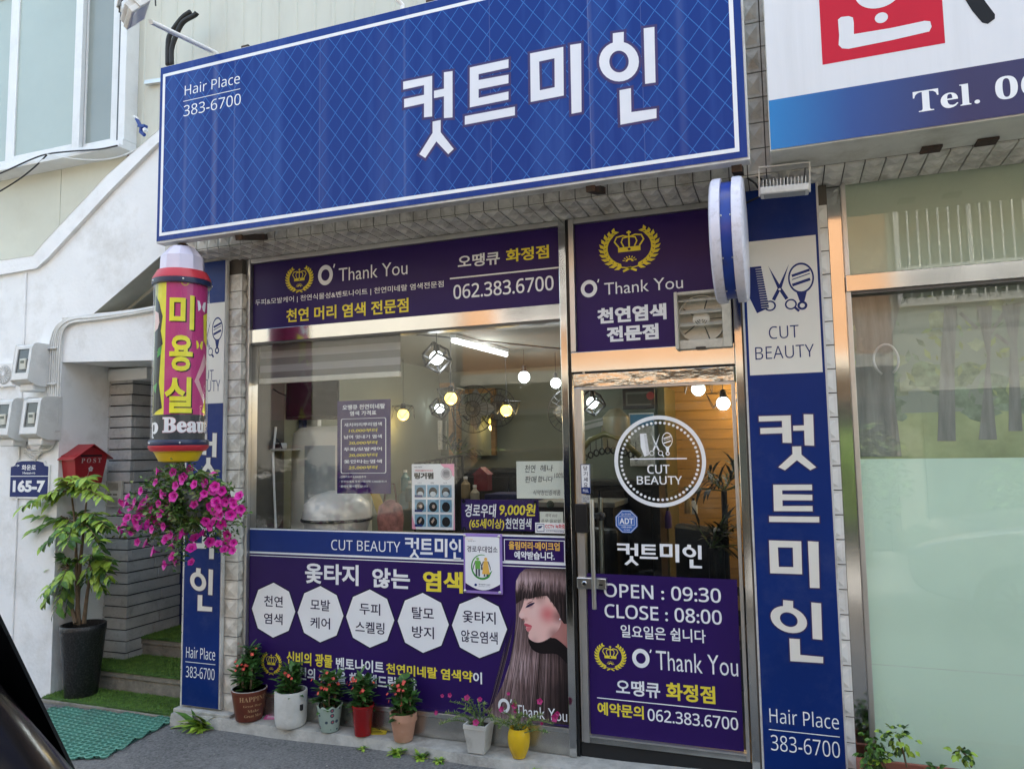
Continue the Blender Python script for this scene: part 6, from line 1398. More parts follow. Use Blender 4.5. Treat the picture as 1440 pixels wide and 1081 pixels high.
for i, (l, r_, t, bt, kind, mt, lb, pt, nl, nf) in enumerate(row):
    y = -.10 if i else -.09; cx, r, h = pot_geo(l, r_, t, bt, y)
    root = thing('flower_pot', lb, 'potted plant', (cx, y, LZ), 0, GP)
    if mt is None:
        mt = bpy.data.materials.get('patterned_glaze')
        mt, n, bs = node_mat('patterned_glaze', .25)
        tc = n.nodes.new('ShaderNodeTexCoord'); vo = n.nodes.new('ShaderNodeTexVoronoi'); vo.inputs['Scale'].default_value = 26; vo.inputs['Randomness'].default_value = .35; n.links.new(tc.outputs['Object'], vo.inputs['Vector'])
        rp = n.nodes.new('ShaderNodeValToRGB'); rp.color_ramp.interpolation = 'CONSTANT'; rp.color_ramp.elements[0].color = (.40, .10, .12, 1); rp.color_ramp.elements[1].position = .16; rp.color_ramp.elements[1].color = (.06, .09, .12, 1)
        e = rp.color_ramp.elements.new(.32); e.color = (.34, .42, .36, 1); n.links.new(vo.outputs['Distance'], rp.inputs[0]); n.links.new(rp.outputs[0], bs.inputs['Base Color'])
        mb = MB(); pf = pot_prof('taper', r, h); nn = 48; rings = []
        for rr_, hh_ in pf: rings.append([mb._a((cx+rr_*math.cos(6.283*k/nn)*(1+.05*math.cos(8*6.283*k/nn)*(hh_/h)), y+rr_*math.sin(6.283*k/nn)*(1+.05*math.cos(8*6.283*k/nn)*(hh_/h)), LZ+hh_+.008*math.cos(8*6.283*k/nn)*(hh_/h))) for k in range(nn)])
        for a, b in zip(rings, rings[1:]):
            for k in range(nn): mb.idx([a[k], a[(k+1) % nn], b[(k+1) % nn], b[k]])
        mb.idx(rings[0][::-1]); pot = mb.build('pot', mt, root, auto=40)
    else:
        mb = MB(); mb.lathe([(a, LZ+b) for a, b in pot_prof(kind, r, h)], (cx, y, 0), 40); pot = mb.build('pot', mt, root, auto=40)
    if i == 0:
        fa = math.atan2(-4-y, -cx)-.1
        def cylp(u_, v_, h_, cx=cx, y=y, r=r, h=h): q = r*(.74+.23*(v_-LZ)/h)+.0015+h_; t = fa+u_/q; return (cx+q*math.cos(t), y+q*math.sin(t), v_)
        pr = Print(fn=cylp, grid=.02); TX = M('pot_letters', (.50, .33, .17), .6)
        pr.wtext(bb('HAPPINESS'), -.05, LZ+h*.70, .17, LZ+h*.86, TX, -.004, 1)
        for k, tt in enumerate(('Great Hope', 'Make', 'Great Man')): w2 = (.06, .035, .055)[k]; pr.wtext(bb(tt), .035-w2, LZ+h*(.50-.165*k), .035+w2, LZ+h*(.59-.165*k), TX, -.004, 1)
        pr.build('lettering', pot)
        mb = MB(); mb.lathe([(r*.985, LZ+h+.001), (r*.985, LZ+h+.003), (r*.93, LZ+h+.003), (r*.93, LZ+h+.001)], (cx, y, 0), 40); mb.build('worn_rim', M('worn_white', (.6, .57, .52), .7, var=.5, scale=30, dirt=(.15, .05, .03), dscale=12, damt=1), pot)
    if i == 1: a_ = math.atan2(-4-y, -cx)+.62; mb = MB(); mb.box(cx+r*math.cos(a_)-.008, cx+r*math.cos(a_)+.01, y+r*math.sin(a_)-.005, y+r*math.sin(a_)+.01, LZ+h*.5, LZ+h*.66); mb.build('tag', BLACK, pot)
    mb = MB(); mb.lathe([(.87*r, LZ+h-.035), (.86*r, LZ+h-.022), (.4*r, LZ+h-.015), (.001, LZ+h-.014)], (cx, y, 0), 20); mb.build('soil', SOIL, pot)
    H = at((l+r_)/2, pt, y).z-LZ-h; thorn_plant(root, cx, y, LZ+h-.02, H, r*1.25, 20+i, nl, nf)
# portulaca pots
MAG = M('magenta_flower', (.34, .004, .11), .5, var=.15); MAG2 = M('magenta_dark', (.12, .002, .04), .5); PORT = flower_mesh(5, .03, [MAG, MAG2], .35, 'portulaca_blossom')
LFP2 = leafmat('needle_leaf', (.24, .30, .08))
def portulaca(root, cx, cy, z0, targets, flowers, seed):
    rnd = random.Random(seed); mb = MB(); ml = MB()
    for tx in targets:
        tx = Vector(tx); b0 = Vector((cx+rnd.uniform(-.03, .03), cy+rnd.uniform(-.03, .03), z0)); md = b0.lerp(tx, .5)+Vector((0, 0, rnd.uniform(.01, .05))); pts = [b0, b0.lerp(md, .5), md, md.lerp(tx, .5)+Vector((0, 0, .005)), tx]; mb.tube(pts, .0025, 5)
        for k in range(46):
            f = rnd.uniform(.25, 1)*4; q = min(3, int(f)); c = pts[q].lerp(pts[q+1], f-q); d = rdir(rnd, -.1, 1); ml.cur = rnd.choice((0, 0, 1)); ml.leaf(c, d, (0, 0, 1), rnd.uniform(.012, .028), .005, .1, .1)
    mb.build('stem', STEMG, root); ml.build('foliage', [LFP2, LF1], root)
    for p, s_ in flowers: d = Vector((rnd.uniform(-.4, .4), -1, rnd.uniform(.1, .8))); place_flower(PORT, 'flower', root, p, d, s_*.62, rnd.random()*6)
y = -.11; cx, r, h = pot_geo(655, 692, 1014, 1052, y)
root = thing('flower_pot', 'square off white plastic pot with sprawling magenta portulaca near the door', 'potted plant', (cx, y, LZ), 0, GP)
mb = MB(); w1, w2 = r*.66, r*.92
def sq(w_, z_): return [mb._a((cx+sx_*w_, y+sy_*w_, z_)) for sx_, sy_ in ((-1, -1), (1, -1), (1, 1), (-1, 1))]
R_ = [sq(w1, LZ), sq(w2*.96, LZ+h*.84), sq(w2, LZ+h*.84), sq(w2, LZ+h), sq(w2*.88, LZ+h), sq(w2*.85, LZ+h*.85)]
for a, b in zip(R_, R_[1:]):
    for k in range(4): mb.idx([a[k], a[(k+1) % 4], b[(k+1) % 4], b[k]])
mb.idx(R_[0][::-1]); mb.build('pot', M('dirty_white_pot', (.52, .51, .47), .55, var=.1, dirt=(.2, .17, .13), dscale=9, damt=.7), root, bevel=.004)
mb = MB(); mb.face([(cx-w2*.86, y-w2*.86, LZ+h*.86), (cx+w2*.86, y-w2*.86, LZ+h*.86), (cx+w2*.86, y+w2*.86, LZ+h*.86), (cx-w2*.86, y+w2*.86, LZ+h*.86)]); mb.build('soil', SOIL, root)
T_ = [at(px, py, y+dy) for px, py, dy in ((618, 1018, -.05), (632, 986, .02), (650, 984, 0), (660, 982, .03), (682, 990, -.02), (690, 1000, .03), (636, 1010, -.06), (625, 1003, .0), (672, 985, .05), (695, 1008, 0), (645, 995, -.03), (660, 995, 0))]
portulaca(root, cx, y, LZ+h*.85, T_, [(at(614, 1002, y-.03), .8), (at(622, 978, y), .6), (at(633, 977, y), .8), (at(657, 981, y), 1.0), (at(675, 983, y), .8), (at(669.5, 1016, y-.08), 1.1)], 3)
y = -.12; cx, r, h = pot_geo(714, 745, 1022, 1057, y); r *= .97
root = thing('flower_pot', 'round glossy yellow pot with magenta portulaca, nearest the door', 'potted plant', (cx, y, LZ), 0, GP)
mb = MB(); mb.lathe([(a, LZ+b) for a, b in pot_prof('urn', r*1.02, h)], (cx, y, 0), 40); mb.build('pot', YELG, root, auto=40)
mb = MB(); mb.lathe([(.76*r, LZ+h-.03), (.5*r, LZ+h-.015), (.001, LZ+h-.012)], (cx, y, 0), 20); mb.build('soil', SOIL, root)
T_ = [at(px, py, y+dy) for px, py, dy in ((690, 1012, -.03), (700, 1024, -.05), (706, 1000, .02), (722, 985, 0), (735, 1005, -.03), (764, 1004, 0), (770, 1030, -.04), (752, 1020, .02), (778, 1018, -.03), (742, 1008, .03), (716, 1010, -.05), (728, 998, 0), (696, 1018, 0), (757, 1010, -.05))]
portulaca(root, cx, y, LZ+h-.02, T_, [(at(715, 975, y), .6), (at(706, 997, y), 1.0), (at(724, 992, y), 1.0), (at(759, 986, y), 1.0), (at(781, 1009, y-.05), 1.25), (at(784, 1003, y-.04), .8), (at(762, 1017, y), .55), (at(725, 1000, y), .6)], 4)
# litter cards on the ledge
YC = M('yellow_card', (.66, .50, .03), .5, var=.05); PKC = M('pink_card', (.66, .12, .32), .5)
for nm, px, py, m_, lb in (('flyer_card', 531, 1028, YC, 'small yellow flyer card lying by the red pot'), ('flyer_card', 335+50, 1008-1, PKC, 'small pink flyer card between brown and white pots')):
    p = atz(px, py, LZ+.004); t = thing(nm, lb, 'card', tuple(p)); W = .055
    mb = MB(); mb.T = Matrix.Translation(p) @ Matrix.Rotation(R(18), 4, 'Z') @ Matrix.Rotation(R(12), 4, 'X'); mb.box(-W, W, -.03, .03, 0, .0015); mb.build('card', m_, t)
    mb = MB(); mb.T = Matrix.Translation(p) @ Matrix.Rotation(R(18), 4, 'Z') @ Matrix.Rotation(R(12), 4, 'X')
    for k in range(3): mb.box(-W*.7, W*(.6-.2*k), -.018+.015*k, -.012+.015*k, .0016, .002)
    mb.build('print', WHITEI if m_ is PKC else BLACKI, t)
# weeds
def weed(px, py, z_, n_, L, lb, up_=.5, mats=(LF1, LF2), wd=.3):
    p = atz(px, py, z_); lim = -.155 if px < 330 else ledge_y(p.x)-.03; p.y = min(p.y, lim); p.z = road_z(p.x)+.004; rnd = random.Random(int(px*7+py)); mb = MB()
    for k in range(n_):
        d = rdir(rnd, .05, up_+.3); mb.cur = rnd.choice((0, 0, 1)); l = L*rnd.uniform(.5, 1.1); b = p+Vector((rnd.gauss(0, L*.15), rnd.gauss(0, L*.1), 0)); mb.leaf(b, d, (0, 0, 1), l, l*wd, .2, .5)
    o = mb.build('weed', list(mats)); tag(o, lb, 'weed')
weed(297, 1018, -.004, 30, .19, 'broad leaved weed at the foot of the left blue board plinth', .6)
weed(288, 1014, -.004, 14, .15, 'smaller leafy weed just behind the broad leaved weed by the plinth', .8)
p0 = -.02
for k, (px, py, n_, L, lb) in enumerate(((517, 1045, 16, .04, 'tiny weed on the ledge front edge below the red pot'), (566, 1050, 34, .06, 'small bright weed clump below the terracotta pot'), (600, 1058, 40, .05, 'spreading weed clump right of the terracotta pot on the curb'), (625, 1062, 30, .045, 'low weed tuft on the curb left of the white square pot'), (757, 1072, 9, .07, 'thin grassy weed on the curb right of the yellow pot'))):
    weed(px, py, .02, n_, L*1.15, lb, .6, (LF2, LF1), .35 if k < 4 else .12)
# --- tall potted tree in the alcove corner
y = .05; pc = atz(114, 982, .0); cx = at(114, 980, y).x
a, b = at(79.5, 885, y), at(147, 880, y); r = (b.x-a.x)/2/math.sqrt(1+(cx/(4+y))**2); zt_ = at(113, 876, y).z
tp = thing('potted_tree', 'bushy green indoor tree in a tall black tapered pot by the white wall', 'potted plant', (cx, y, .0))
BP = M('black_speckled_pot', (.014, .014, .015), .35, var=.5, scale=120, bump=.5, bscale=70, dirt=(.10, .10, .10), dscale=90, damt=.8)
mb = MB(); mb.lathe([(.66*r, 0.004), (.70*r, .01), (.97*r, zt_-.05), (1.0*r, zt_-.04), (1.0*r, zt_-.004), (.98*r, zt_), (.9*r, zt_), (.88*r, zt_-.06), (.001, zt_-.06)], (cx, y, 0), 48); mb.build('pot', BP, tp, auto=40)
mb = MB(); mb.lathe([(.89*r, zt_-.055), (.5*r, zt_-.04), (.001, zt_-.038)], (cx, y, 0), 24); mb.build('soil', SOIL, tp)
rnd = random.Random(9); mb = MB(); ml = MB()
trunks = [[(111, 878), (108, 820), (106, 740), (100, 690)], [(106, 876), (100, 850), (98, 800), (80, 770)], [(118, 876), (122, 840), (128, 800), (132, 770)], [(108, 870), (112, 800), (118, 740), (122, 700)]]
for t in trunks: mb.tube([at(p_[0], p_[1], y+rnd.uniform(-.03, .05)) for p_ in t], [.015, .012, .009, .005], 8)
def fronds(cpx, cpy, ends, nl, mats, sz=1):
    for ex, ey in ends:
        yy = y+rnd.uniform(-.22, .10); s0 = at(cpx, cpy, y); e0 = at(ex, ey, yy); md = s0.lerp(e0, .5)+Vector((0, 0, .04)); mb.tube([s0, md, e0], [.005, .004, .002], 5)
        for k in range(nl):
            f = .25+.75*(k+rnd.random()*.5)/nl; c = s0.lerp(md, f*2) if f < .5 else md.lerp(e0, f*2-1); d = (e0-s0).normalized(); sd_ = d.cross(Vector((0, 0, 1))).normalized()*(1 if k % 2 else -1)
            dd = (d*.6+sd_*.8+Vector((rnd.uniform(-.2, .2), rnd.uniform(-.3, .2), rnd.uniform(-.7, .1)))).normalized(); ml.cur = rnd.choice(mats); L = rnd.uniform(.075, .125)*sz; ml.leaf(c, dd, (rnd.uniform(-.3, .3), -.5, 1), L, L*.46, .18, .45)
fronds(100, 690, [(30, 714), (50, 704), (70, 690), (88, 672), (105, 674), (125, 670), (140, 680), (146, 700), (70, 708), (112, 692), (95, 684), (132, 690)], 17, (1, 1, 1, 0), .85)
fronds(106, 735, [(45, 748), (52, 725), (60, 768), (150, 735), (158, 745), (140, 760), (120, 742), (85, 750), (135, 722), (75, 735), (145, 775), (95, 765), (110, 725)], 17, (0, 1, 0, 1, 2), .85)
fronds(100, 800, [(50, 805), (48, 820), (60, 850), (72, 795), (85, 820), (62, 835), (95, 860), (110, 790), (78, 860), (90, 785)], 16, (0, 1, 1, 0, 2), .85)
fronds(125, 795, [(150, 800), (156, 815), (145, 830), (130, 780), (150, 785), (120, 820), (158, 790), (138, 810)], 16, (0, 1, 1, 2), .85)
mb.build('trunk', STEMM, tp); ml.build('foliage', [LF1, LF2, LF3], tp, weld=False)
# --- hanging petunias
y = -.42; c = at(258, 728, y); sc_ = (at(300, 728, y).x-at(258, 728, y).x)/42
hb = thing('hanging_basket', 'hanging basket overflowing with magenta petunias below the barber lamp', 'hanging plant', (c.x, y, c.z-.3))
pc = at(281, 706, y); pr_ = .115
mb = MB(); mb.lathe([(pr_*.62, pc.z-.08), (pr_*.66, pc.z-.085+.01), (pr_, pc.z+.07), (pr_*1.05, pc.z+.075), (pr_*.95, pc.z+.085), (pr_*.9, pc.z+.05), (.001, pc.z+.05)], (pc.x, y, 0), 32); mb.build('pot', M('grey_plastic_pot', (.28, .31, .33), .45), hb, auto=40)
mb = MB(); tpz = zb-.05
for t in (.3, 2.4, 4.5): mb.tube([(pc.x+pr_*math.cos(t), y+pr_*math.sin(t), pc.z+.075), (ax+.04*math.cos(t), AY+.04*math.sin(t), zy+.01)], .0022, 5)
mb.build('hanging_string', CW, hb)
rnd = random.Random(21); mb = MB(); ml = MB(); fl_ = []
stems_px = [(170, 735), (178, 715), (168, 755), (190, 690), (205, 672), (225, 665), (250, 662), (275, 670), (295, 672), (315, 690), (330, 708), (342, 722), (335, 740), (325, 765), (318, 780), (305, 770), (262, 760), (246, 775), (243, 795), (228, 765), (210, 760), (192, 745), (215, 700), (235, 690), (200, 720), (230, 725), (300, 735), (290, 750), (320, 725), (255, 700), (275, 690), (310, 705), (222, 745), (205, 740), (240, 745), (265, 745), (260, 785)]
for ex, ey in stems_px:
    dep = y+rnd.uniform(-.26, .06); e0 = at(ex, ey, dep); s0 = Vector((pc.x+rnd.uniform(-.07, .05), y+rnd.uniform(-.06, .06), pc.z+.07)); md = s0.lerp(e0, .55)+Vector((0, 0, .06 if ey < 745 else .03)); mb.tube([s0, s0.lerp(md, .5)+Vector((0, 0, .03)), md, e0], [.004, .0035, .003, .002], 5)
    for k in range(105):
        f = rnd.random(); q = s0.lerp(md, f*2) if f < .5 else md.lerp(e0, f*2-1); q = q+Vector((rnd.gauss(0, .028), rnd.gauss(0, .028), rnd.gauss(-.01, .026))); ml.cur = rnd.choice((0, 0, 1, 2, 3)); L = rnd.uniform(.018, .042); ml.leaf(q, rdir(rnd, -.6, .8), rdir(rnd, .2, 1), L, L*.5, .15, .3)
for k in range(1500):            # the bulk of the cushion
    d = rdir(rnd, -1, 1); rr_ = rnd.random()**.4; q = Vector((c.x+.015+d.x*.20*rr_, y+d.y*.2*rr_, c.z+.05+d.z*.14*rr_)); ml.cur = rnd.choice((0, 0, 1, 2, 3, 3)); L = rnd.uniform(.02, .045); ml.leaf(q, rdir(rnd, -.6, .8), rdir(rnd, .2, 1), L, L*.5, .15, .3)
mb.build('stem', STEMG, hb); ml.build('foliage', [LF1, LFS, LF3, leafmat('leaf_olive', (.13, .15, .04))], hb)
PET = M('petunia_magenta', (.52, .006, .27), .5, var=.15); PET2 = M('petunia_throat', (.13, .003, .09), .5)
mbp = MB(); N = 10; r_ = .032
def ring_(rad, z_, lob=0): return [mbp._a((rad*(1+lob*math.cos(5*6.283*k/(N*2)))*math.cos(6.283*k/(N*2)), rad*(1+lob*math.cos(5*6.283*k/(N*2)))*math.sin(6.283*k/(N*2)), z_)) for k in range(N*2)]
a1, a2, a3, a4 = ring_(.003, -.04), ring_(.006, -.016), ring_(.017, -.001, .05), ring_(r_, .004, .10)
for q, (A1, A2) in enumerate(((a1, a2), (a2, a3), (a3, a4))):
    mbp.cur = 1 if q < 1 else 0
    for k in range(N*2): mbp.idx([A1[k], A1[(k+1) % (N*2)], A2[(k+1) % (N*2)], A2[k]])
mbp.cur = 1; mbp.idx(a2)
pm = bpy.data.meshes.new('petunia_blossom'); pm.from_pydata([tuple(v) for v in mbp.v], [], mbp.f); pm.materials.append(PET); pm.materials.append(PET2); pm.polygons.foreach_set('material_index', mbp.m); pm.update()
fpx = [(166, 720), (172, 706), (180, 698), (190, 705), (198, 690), (184, 714), (196, 712), (206, 700), (210, 712), (200, 720), (170, 748), (166, 742), (190, 735), (198, 741), (186, 746), (192, 728), (176, 738), (214, 716), (222, 708), (228, 694), (232, 697), (225, 722), (236, 712), (244, 720), (240, 728), (218, 728), (206, 738), (213, 744), (245, 698), (247, 683), (255, 675), (258, 671), (274, 681), (288, 679), (299, 668), (303, 684), (298, 690), (288, 694), (283, 700), (272, 709), (304, 706), (297, 712), (308, 714), (316, 706), (320, 698), (326, 704), (336, 697), (330, 710), (334, 722), (323, 724), (318, 718), (310, 724), (302, 718), (288, 733), (300, 734), (312, 737), (294, 741), (284, 750), (295, 762), (240, 752), (254, 750), (247, 760), (272, 756), (232, 758), (240, 768), (320, 752), (317, 764), (314, 772), (327, 763), (328, 774), (323, 770), (243, 782), (246, 790), (232, 794), (268, 770), (270, 790), (216, 775), (192, 762), (205, 764), (220, 662), (243, 664), (268, 659), (218, 678), (306, 698), (178, 728), (210, 728), (230, 740), (312, 690), (340, 716), (236, 722), (202, 706), (176, 708), (308, 764), (222, 735), (326, 716)]
for k, (px, py) in enumerate(fpx):
    dep = y-.10-.20*rnd.random() if py < 745 else y-.08-.12*rnd.random(); p = at(px+rnd.uniform(-1.5, 1.5), py, dep); d = Vector((rnd.gauss((px-255)/160, .35), -1.0, rnd.gauss(.25, .35)))
    place_flower(pm, 'petunia_flower', hb, p, d, rnd.uniform(.68, 1.0), rnd.random()*6)
# ================================================================== INSIDE THE SALON
def bulb(mat_name, col, e): return M(mat_name, col, .4, emit=e, ecol=col, var=0)
WARM = bulb('warm_bulb', (1, .66, .10), 1.1); WARMO = bulb('amber_bulb', (1, .62, .12), 1.0); COOL = bulb('white_bulb', (.88, .97, 1), 1.6); TUBE = bulb('tube_light', (.95, 1, 1), 1.5)
def lamp(root, p, col, e, r=.05):
    L = bpy.data.lights.new('bulb_light', 'POINT'); L.energy = e; L.color = col; L.shadow_soft_size = r; o = bpy.data.objects.new('bulb_light', L); COL.objects.link(o); o.location = p; o.parent = root; o.matrix_parent_inverse = Matrix.Translation(root.location).inverted()
def pendant(px, py, y, r, lb, mat, kind, e, col, cord=True):
    c = at(px, py, y); root = thing('pendant_lamp', lb, 'pendant lamp', tuple(c), 0, 'small lamps inside the salon')
    mb = MB(); mb.ball(c, r, 20, 12); mb.build('bulb', mat, root, smooth=True)
    mb = MB(); mb.lathe([(.45*r, c.z+.85*r), (.5*r, c.z+1.1*r), (.42*r, c.z+1.9*r), (.15*r, c.z+2.1*r)], (c.x, c.y, 0), 14); mb.build('socket', BLACK, root, auto=40)
    if cord: mb = MB(); mb.tube([(c.x, c.y, c.z+2*r), (c.x, c.y, min(IZ1, c.z+.6) if kind != 'cubez' else c.z+.3)], .003, 5); mb.build('cord', BLACK, root)
    mb = MB()
    if kind == 'cage':
        s_ = 2.0*r; a = random.random(); bt = [Vector((c.x+s_*math.cos(a+1.571*k), c.y+s_*math.sin(a+1.571*k), c.z-.7*r)) for k in range(4)]; tq = [Vector((c.x+1.2*s_*math.cos(a+.78+1.571*k), c.y+1.2*s_*math.sin(a+.78+1.571*k), c.z+1.5*r)) for k in range(4)]
        for k in range(4): l = (k+1) % 4; mb.tube([tq[k], tq[l]], .0025, 5); mb.tube([bt[k], tq[k]], .0025, 5); mb.tube([bt[l], tq[k]], .0025, 5); mb.tube([tq[k], (c.x, c.y, c.z+1.7*r)], .0025, 5)
    if kind in ('cube', 'cubez'):
        s_ = 1.3*r; Rm = Matrix.Rotation(.7, 3, 'Z') @ Matrix.Rotation(.75, 3, 'X') @ Matrix.Rotation(.5, 3, 'Y'); P = [Rm @ Vector((sx_*s_, sy_*s_, sz_*s_))+c for sx_ in (-1, 1) for sy_ in (-1, 1) for sz_ in (-1, 1)]
        for i in range(8):
            for b_ in (1, 2, 4):
                j = i ^ b_
                if j > i: mb.bar(P[i], P[j], .018*r/.06, .018*r/.06)
    if mb.v: mb.build('cage', BLACK, root)
    if e: lamp(root, c-Vector((0, 0, r*1.3)), col, e*.24)
CW_, CC_ = (1, .72, .3), (.9, .97, 1)
pendant(634, 560, 1.5, .050, 'glowing yellow round bulb in wire cage near the middle of the window', WARM, 'cage', 3, CW_)
pendant(712, 577, 2.2, .052, 'glowing yellow round bulb in wire cage in front of the wall fan', WARM, 'cage', 3, CW_)
pendant(567, 583, 2.4, .055, 'yellow bulb beside the right edge of the purple price list', WARM, 'cage', 2, CW_)
pendant(470, 566, 2.6, .055, 'yellow bulb left of the purple price list under the television edge', WARM, '', 2, CW_)
pendant(614, 503, .85, .050, 'black cube frame lamp with white bulb high in the window', COOL, 'cube', 3, CC_)
pendant(618, 574, 3.2, .05, 'small distant black cube lamp seen below the larger cube lamp', COOL, 'cube', 0, CC_)
pendant(737, 530, 2.3, .052, 'white round ceiling bulb right of the light tube', COOL, '', 3, CC_)
pendant(781.5, 538.5, 2.6, .048, 'white round ceiling bulb just left of the steel mullion', COOL, '', 3, CC_)
pendant(833, 566, 1.6, .045, 'tilted black box lamp with white bulb at the upper left of the door glass', COOL, 'cube', 2, CC_)
pendant(982, 547, 2.2, .055, 'white bulb in wire cage at the top of the door glass', COOL, 'cage', 3, CC_)
pendant(1017, 567, 1.5, .048, 'white bulb in wire cage at the upper right of the door glass', COOL, 'cage', 3, CC_)
tl = thing('tube_light', 'bright white fluorescent tube under the salon ceiling', 'ceiling light', tuple(at(675, 488, 1.2)))
a, b = at(637, 479, 1.1), at(712, 499, 2.05); a.z = b.z = (a.z+b.z)/2
a, b = at(637, 479, 1.15), None
zz_ = a.z; b = atz(712, 499, zz_)
mb = MB(); mb.tube([a, b], .016, 10); mb.build('tube', TUBE, tl); mb = MB(); mb.bar(a+Vector((0, 0, .035)), b+Vector((0, 0, .035)), .05, .03); mb.build('housing', WHITEP, tl); lamp(tl, a.lerp(b, .5)-Vector((0, 0, .05)), (.95, 1, .98), 2.2, .2)
mb = MB(); mb.bar(a+Vector((-.25, -.1, .06)), b+Vector((.5, .3, .06)), .03, .03); mb.build('track', DALU, tl)
# hidden room lamp that lights the timber boarding
tr = thing('ceiling_spot', 'warm ceiling light washing the timber boarded room behind the door', 'ceiling light', (TX0+.75, 2.95, TZ1-.02))
mb = MB(); mb.lathe([(.09, TZ1+.10), (.09, TZ1+.06), (.07, TZ1+.05), (.001, TZ1+.05)], (TX0+.7, 2.95, 0), 20); mb.build('lens', WARM, tr); lamp(tr, Vector((TX0+.7, 2.92, TZ1-.0)), (1, .66, .28), 5, .08); lamp(tr, Vector((TX0+1.0, 2.92, 1.2)), (1, .66, .28), 1.4, .2)
# blind at the window head
by = .08; z1_, z0_ = ZR-.002, at(460, 533, by).z; x0, x1 = at(366, 520, by).x, at(563, 500, by).x
rb = thing('zebra_blind', 'half lowered grey striped blind inside the left of the shop window', 'blind', ((x0+x1)/2, by, z0_))
mb = MB(); n = 5
for k in range(n): za, zb_ = z0_+.02+(z1_-z0_-.02)*k/n, z0_+.02+(z1_-z0_-.02)*(k+1)/n; mb.cur = (k+1) % 2; mb.box(x0, x1, by, by+.003, za, zb_)
mb.build('fabric', [M('blind_grey', (.30, .30, .29), .8, var=.08, scale=60, stretch=(.1, 1, 3)), M('blind_dark', (.16, .155, .14), .8, var=.06)], rb)
mb = MB(); mb.box(x0, x1, by-.012, by+.014, z0_-.01, z0_+.025); mb.build('bottom_rail', M('rail_cream', (.55, .54, .46), .4), rb, bevel=.004)
# television
p0_, p1_ = at(407, 532, .75), at(462, 588, .75)
tv = thing('television', 'black flat television hung high inside the left of the shop window', 'television', (p0_.x, .75, p1_.z))
mb = MB(); T_ = Matrix.Translation(((p0_.x+p1_.x)/2, .8, (p0_.z+p1_.z)/2)) @ Matrix.Rotation(R(28), 4, 'Z') @ Matrix.Rotation(R(-6), 4, 'X'); mb.T = T_; W, H = (p1_.x-p0_.x)/2*1.12, (p0_.z-p1_.z)/2
mb.box(-W, W, 0, .05, -H, H); mb.build('case', BLACK, tv, bevel=.006); mb = MB(); mb.T = T_; mb.box(-W+.012, W-.012, -.0015, 0, -H+.02, H-.012); mb.build('screen', M('dark_screen', (.006, .006, .007), .08), tv)
mb = MB(); mb.T = T_; mb.box(-.05, .05, .05, .2, -.05, .05); mb.tube([(0, .2, 0), (0, .2, .9)], .02, 8); mb.build('bracket', BLACK, tv)
# tall rounded white appliance
p = at(443, 700, .42); ztp = at(450, 598, .42).z; r_ = (at(503, 690, .42).x-at(387, 690, .42).x)/2*.9
ap = thing('water_heater', 'tall rounded cream appliance standing behind the left shop window', 'appliance', (p.x, .5, .08))
APM = M('cream_enamel', (.72, .72, .62), .35, var=.05)
mb = MB(); mb.lathe([(r_*.95, .08), (r_, .12), (r_, ztp-.12), (r_*.96, ztp-.05), (r_*.8, ztp-.01), (r_*.4, ztp), (.001, ztp)], (p.x, .62, 0), 36, sy=.75); mb.build('body', APM, ap, auto=35)
mb = MB(); mb.lathe([(r_*.62, .3), (r_*.62, ztp-.14)], (p.x+.02, .62-r_*.30, 0), 30, sy=.8); mb.build('front_panel', M('grey_blue_panel', (.34, .39, .40), .4, var=.04), ap, auto=35)
# shelf with power strip
p = at(388, 632, .35); sh = thing('wall_shelf', 'narrow pale shelf carrying a power strip in the left of the window', 'shelf', tuple(p)); mb = MB(); mb.box(IX0, p.x+.16, .25, .5, p.z-.008, p.z+.004); mb.build('board', M('pale_shelf', (.45, .45, .40), .5), sh)
ps = thing('power_strip', 'white power strip with plugged cables on the narrow shelf', 'power strip', tuple(at(385, 627, .33))); q = at(385, 627, .33); mb = MB(); mb.box(q.x-.09, q.x+.09, .3, .36, p.z+.006, p.z+.045); mb.build('case', WHITEP, ps, bevel=.006)
mb = MB()
for k in range(3): mb.box(q.x-.07+k*.055, q.x-.03+k*.055, .29, .3, p.z+.012, p.z+.04)
mb.build('plug', BLACK, ps)
mb = MB(); q2 = [at(388, 600, .27), at(384, 640, .27), at(386, 700, .27), at(388, 745, .27)]; mb.tube(q2, .008, 7); mb.build('cable', WHITEP, ps)
mb = MB(); cc = at(378, 632, .28); mb.tube([(cc.x+.11*math.cos(t), .28, cc.z+.10*math.sin(t)-.01) for t in [R(k*20-30) for k in range(15)]], .005, 6); mb.tube([at(362, 545, .28), at(375, 541, .28), at(392, 552, .28), at(402, 556, .3)], .005, 6); mb.build('black_cable', RUBBER, ps)
# mirrors with timber frames on the left wall
for k, (pa, pb_, yy, lb) in enumerate((((590, 540), (637, 640), 3.5, 'tall timber framed mirror left of the cage lamp'), ((641, 548), (697, 640), 3.55, 'timber framed mirror panel behind the wall fan'))):
    a, b = at(*pa, yy), at(*pb_, yy); m_ = thing('wall_mirror', lb, 'mirror', ((a.x+b.x)/2, yy, b.z)); t = .05
    mb = MB(); mb.box(a.x, a.x+t, yy, yy+.05, b.z, a.z); mb.box(b.x-t, b.x, yy, yy+.05, b.z, a.z); mb.box(a.x+t, b.x-t, yy, yy+.05, a.z-t, a.z); mb.build('frame', WOOD, m_)
    mb = MB(); mb.box(a.x+t, b.x-t, yy+.02, yy+.04, b.z, a.z-t); mb.build('glass', M('mirror_silver', (.55, .57, .54), .03, 1, var=0), m_)
a, b = at(590, 516, 3.6), at(790, 560, 3.6)
WOODB = M('wall_batten', (.22, .15, .07), .6, var=.2, scale=4)
